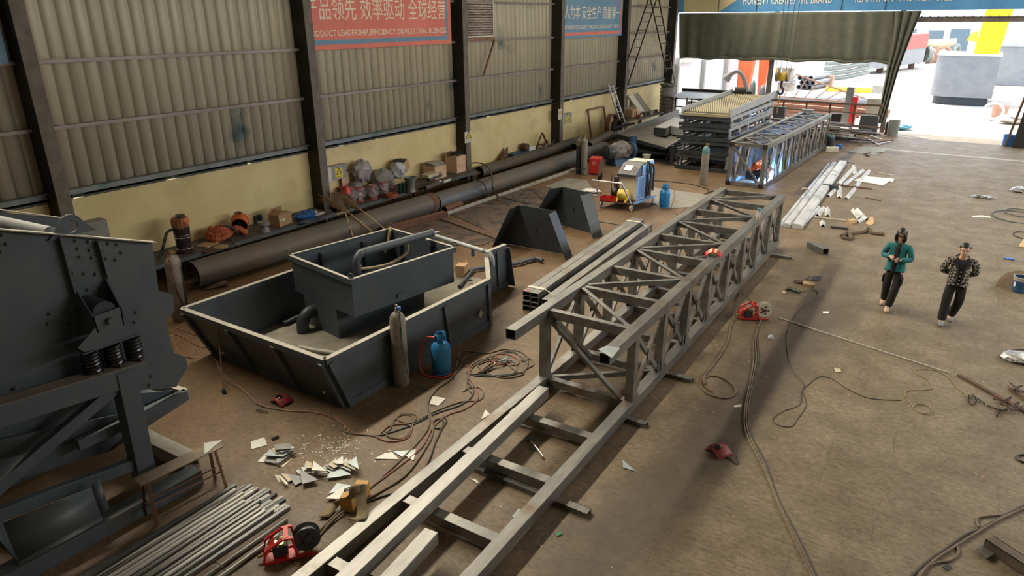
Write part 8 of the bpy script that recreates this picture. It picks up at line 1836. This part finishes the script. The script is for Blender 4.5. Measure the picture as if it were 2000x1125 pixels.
MB().b2((.35, 74.3, 0), (3.4, 74.6, 3.1)).build('grey_door', 'galvfar', bb, world=True); MB().b2((.3, 74.2, 3.1), (9, 74.6, 3.4)).build('canopy', 'palegrey', bb, world=True); MB().b2((3.4, 74.35, 0), (9, 74.6, 3.1)).build('grey_door', 'valve', bb, world=True)
bo = thing('work_boat', 'red and grey boat hull moored on blocks in the far yard', 'boat', (-8, 88, 0))
MB().prism([V((-9.3, 82, .6)), V((-6.3, 96, .6)), V((-7.5, 97, .6)), V((-12, 84, .6))], (0, 0, 1.6)).build('hull', 'galvfar', bo, world=True)
MB().prism([V((-9.25, 81.9, 2.2)), V((-6.2, 96, 2.2)), V((-7.5, 97, 2.2)), V((-12, 84, 2.2))], (0, 0, 1.5)).build('upper_hull', 'pinkred', bo, world=True)
for q in range(3): MB().box((-9.4+q*1.1, 85+q*4, .3), (.6, .6, .6)).build('keel_block', 'darkrust', bo, world=True)
random.seed(14)
for q in range(9):
    c = V((-5.6+random.uniform(-1.9, 2.1), 106+random.uniform(-2.5, 2.5), random.uniform(.4, 1.4))); a_ = random.uniform(0, 3)
    MB().tube([c+V((cos(t)*.8*cos(a_), cos(t)*.8*sin(a_), sin(t)*.8)) for t in [2*pi*k/14 for k in range(14)]], .22, 8, closed=True).build('scrap_ring', ('rubber', 'valve', 'brickred')[q % 3], label='%s ring in the scrap heap at the end of the yard' % ('black', 'grey', 'reddish')[q % 3], cat='ring', group='scrap heap rings at the end of the yard (%s)' % ('black', 'grey', 'reddish')[q % 3])
MB().cyl((-7.4, 105, 2.3), (-3.8, 105.5, 2.5), .5, n=14).build('orange_pipe', 'rustsheet', label='tan pipe on top of the far scrap heap', cat='pipe')
# right-hand yard litter by the open bay
MB().lathe((1.1, 50.4, 0), [(0, 0), (.38, 0), (.42, .62), (.38, .62), (.35, .05), (0, .05)], 18).build('clay_drum', 'brickred', label='short reddish drum standing in the yard right of the pontoon', cat='drum')
MB().tube([V((.75, 48.4, .5))+V((cos(t)*.48, 0, sin(t)*.45)) for t in [2*pi*k/18 for k in range(18)]], .07, 8, closed=True).build('pale_hoop', 'white', label='pale hoop standing before the reddish drum', cat='hoop')
lump(V((1.9, 47.4, 0)), (.9, .5, .5), 91).build('rubble_sack', 'offwhite', label='pale sack heap in the yard beside the hoop', cat='sack')
MB().grid(lambda u, v: V((2.0+2.4*u, 46.6+.2*v, 2.1-1.9*u**.6+.9*v+.4*u*u)), 14, 3).build('curved_plate', mat('tan_curved', (.60, .36, .12), (.68, .43, .17), .6), label='curved tan plate leaning by the blue and white barrel', cat='plate', solid=.05)
for i, (z0, z1, m) in enumerate(((0, .8, 'blueplastic'),)):
    MB().cyl((3.0, 50, 0), (3.0, 50, 1.9), .9, n=24).build('striped_barrel', 'white', label='blue and white barrel at the right of the yard', cat='barrel')
MB().box((3.2, 56, 1.4), (.5, 2.2, 2.8)).build('red_rack', 'pinkred', label='reddish rack at the far right of the yard', cat='rack')
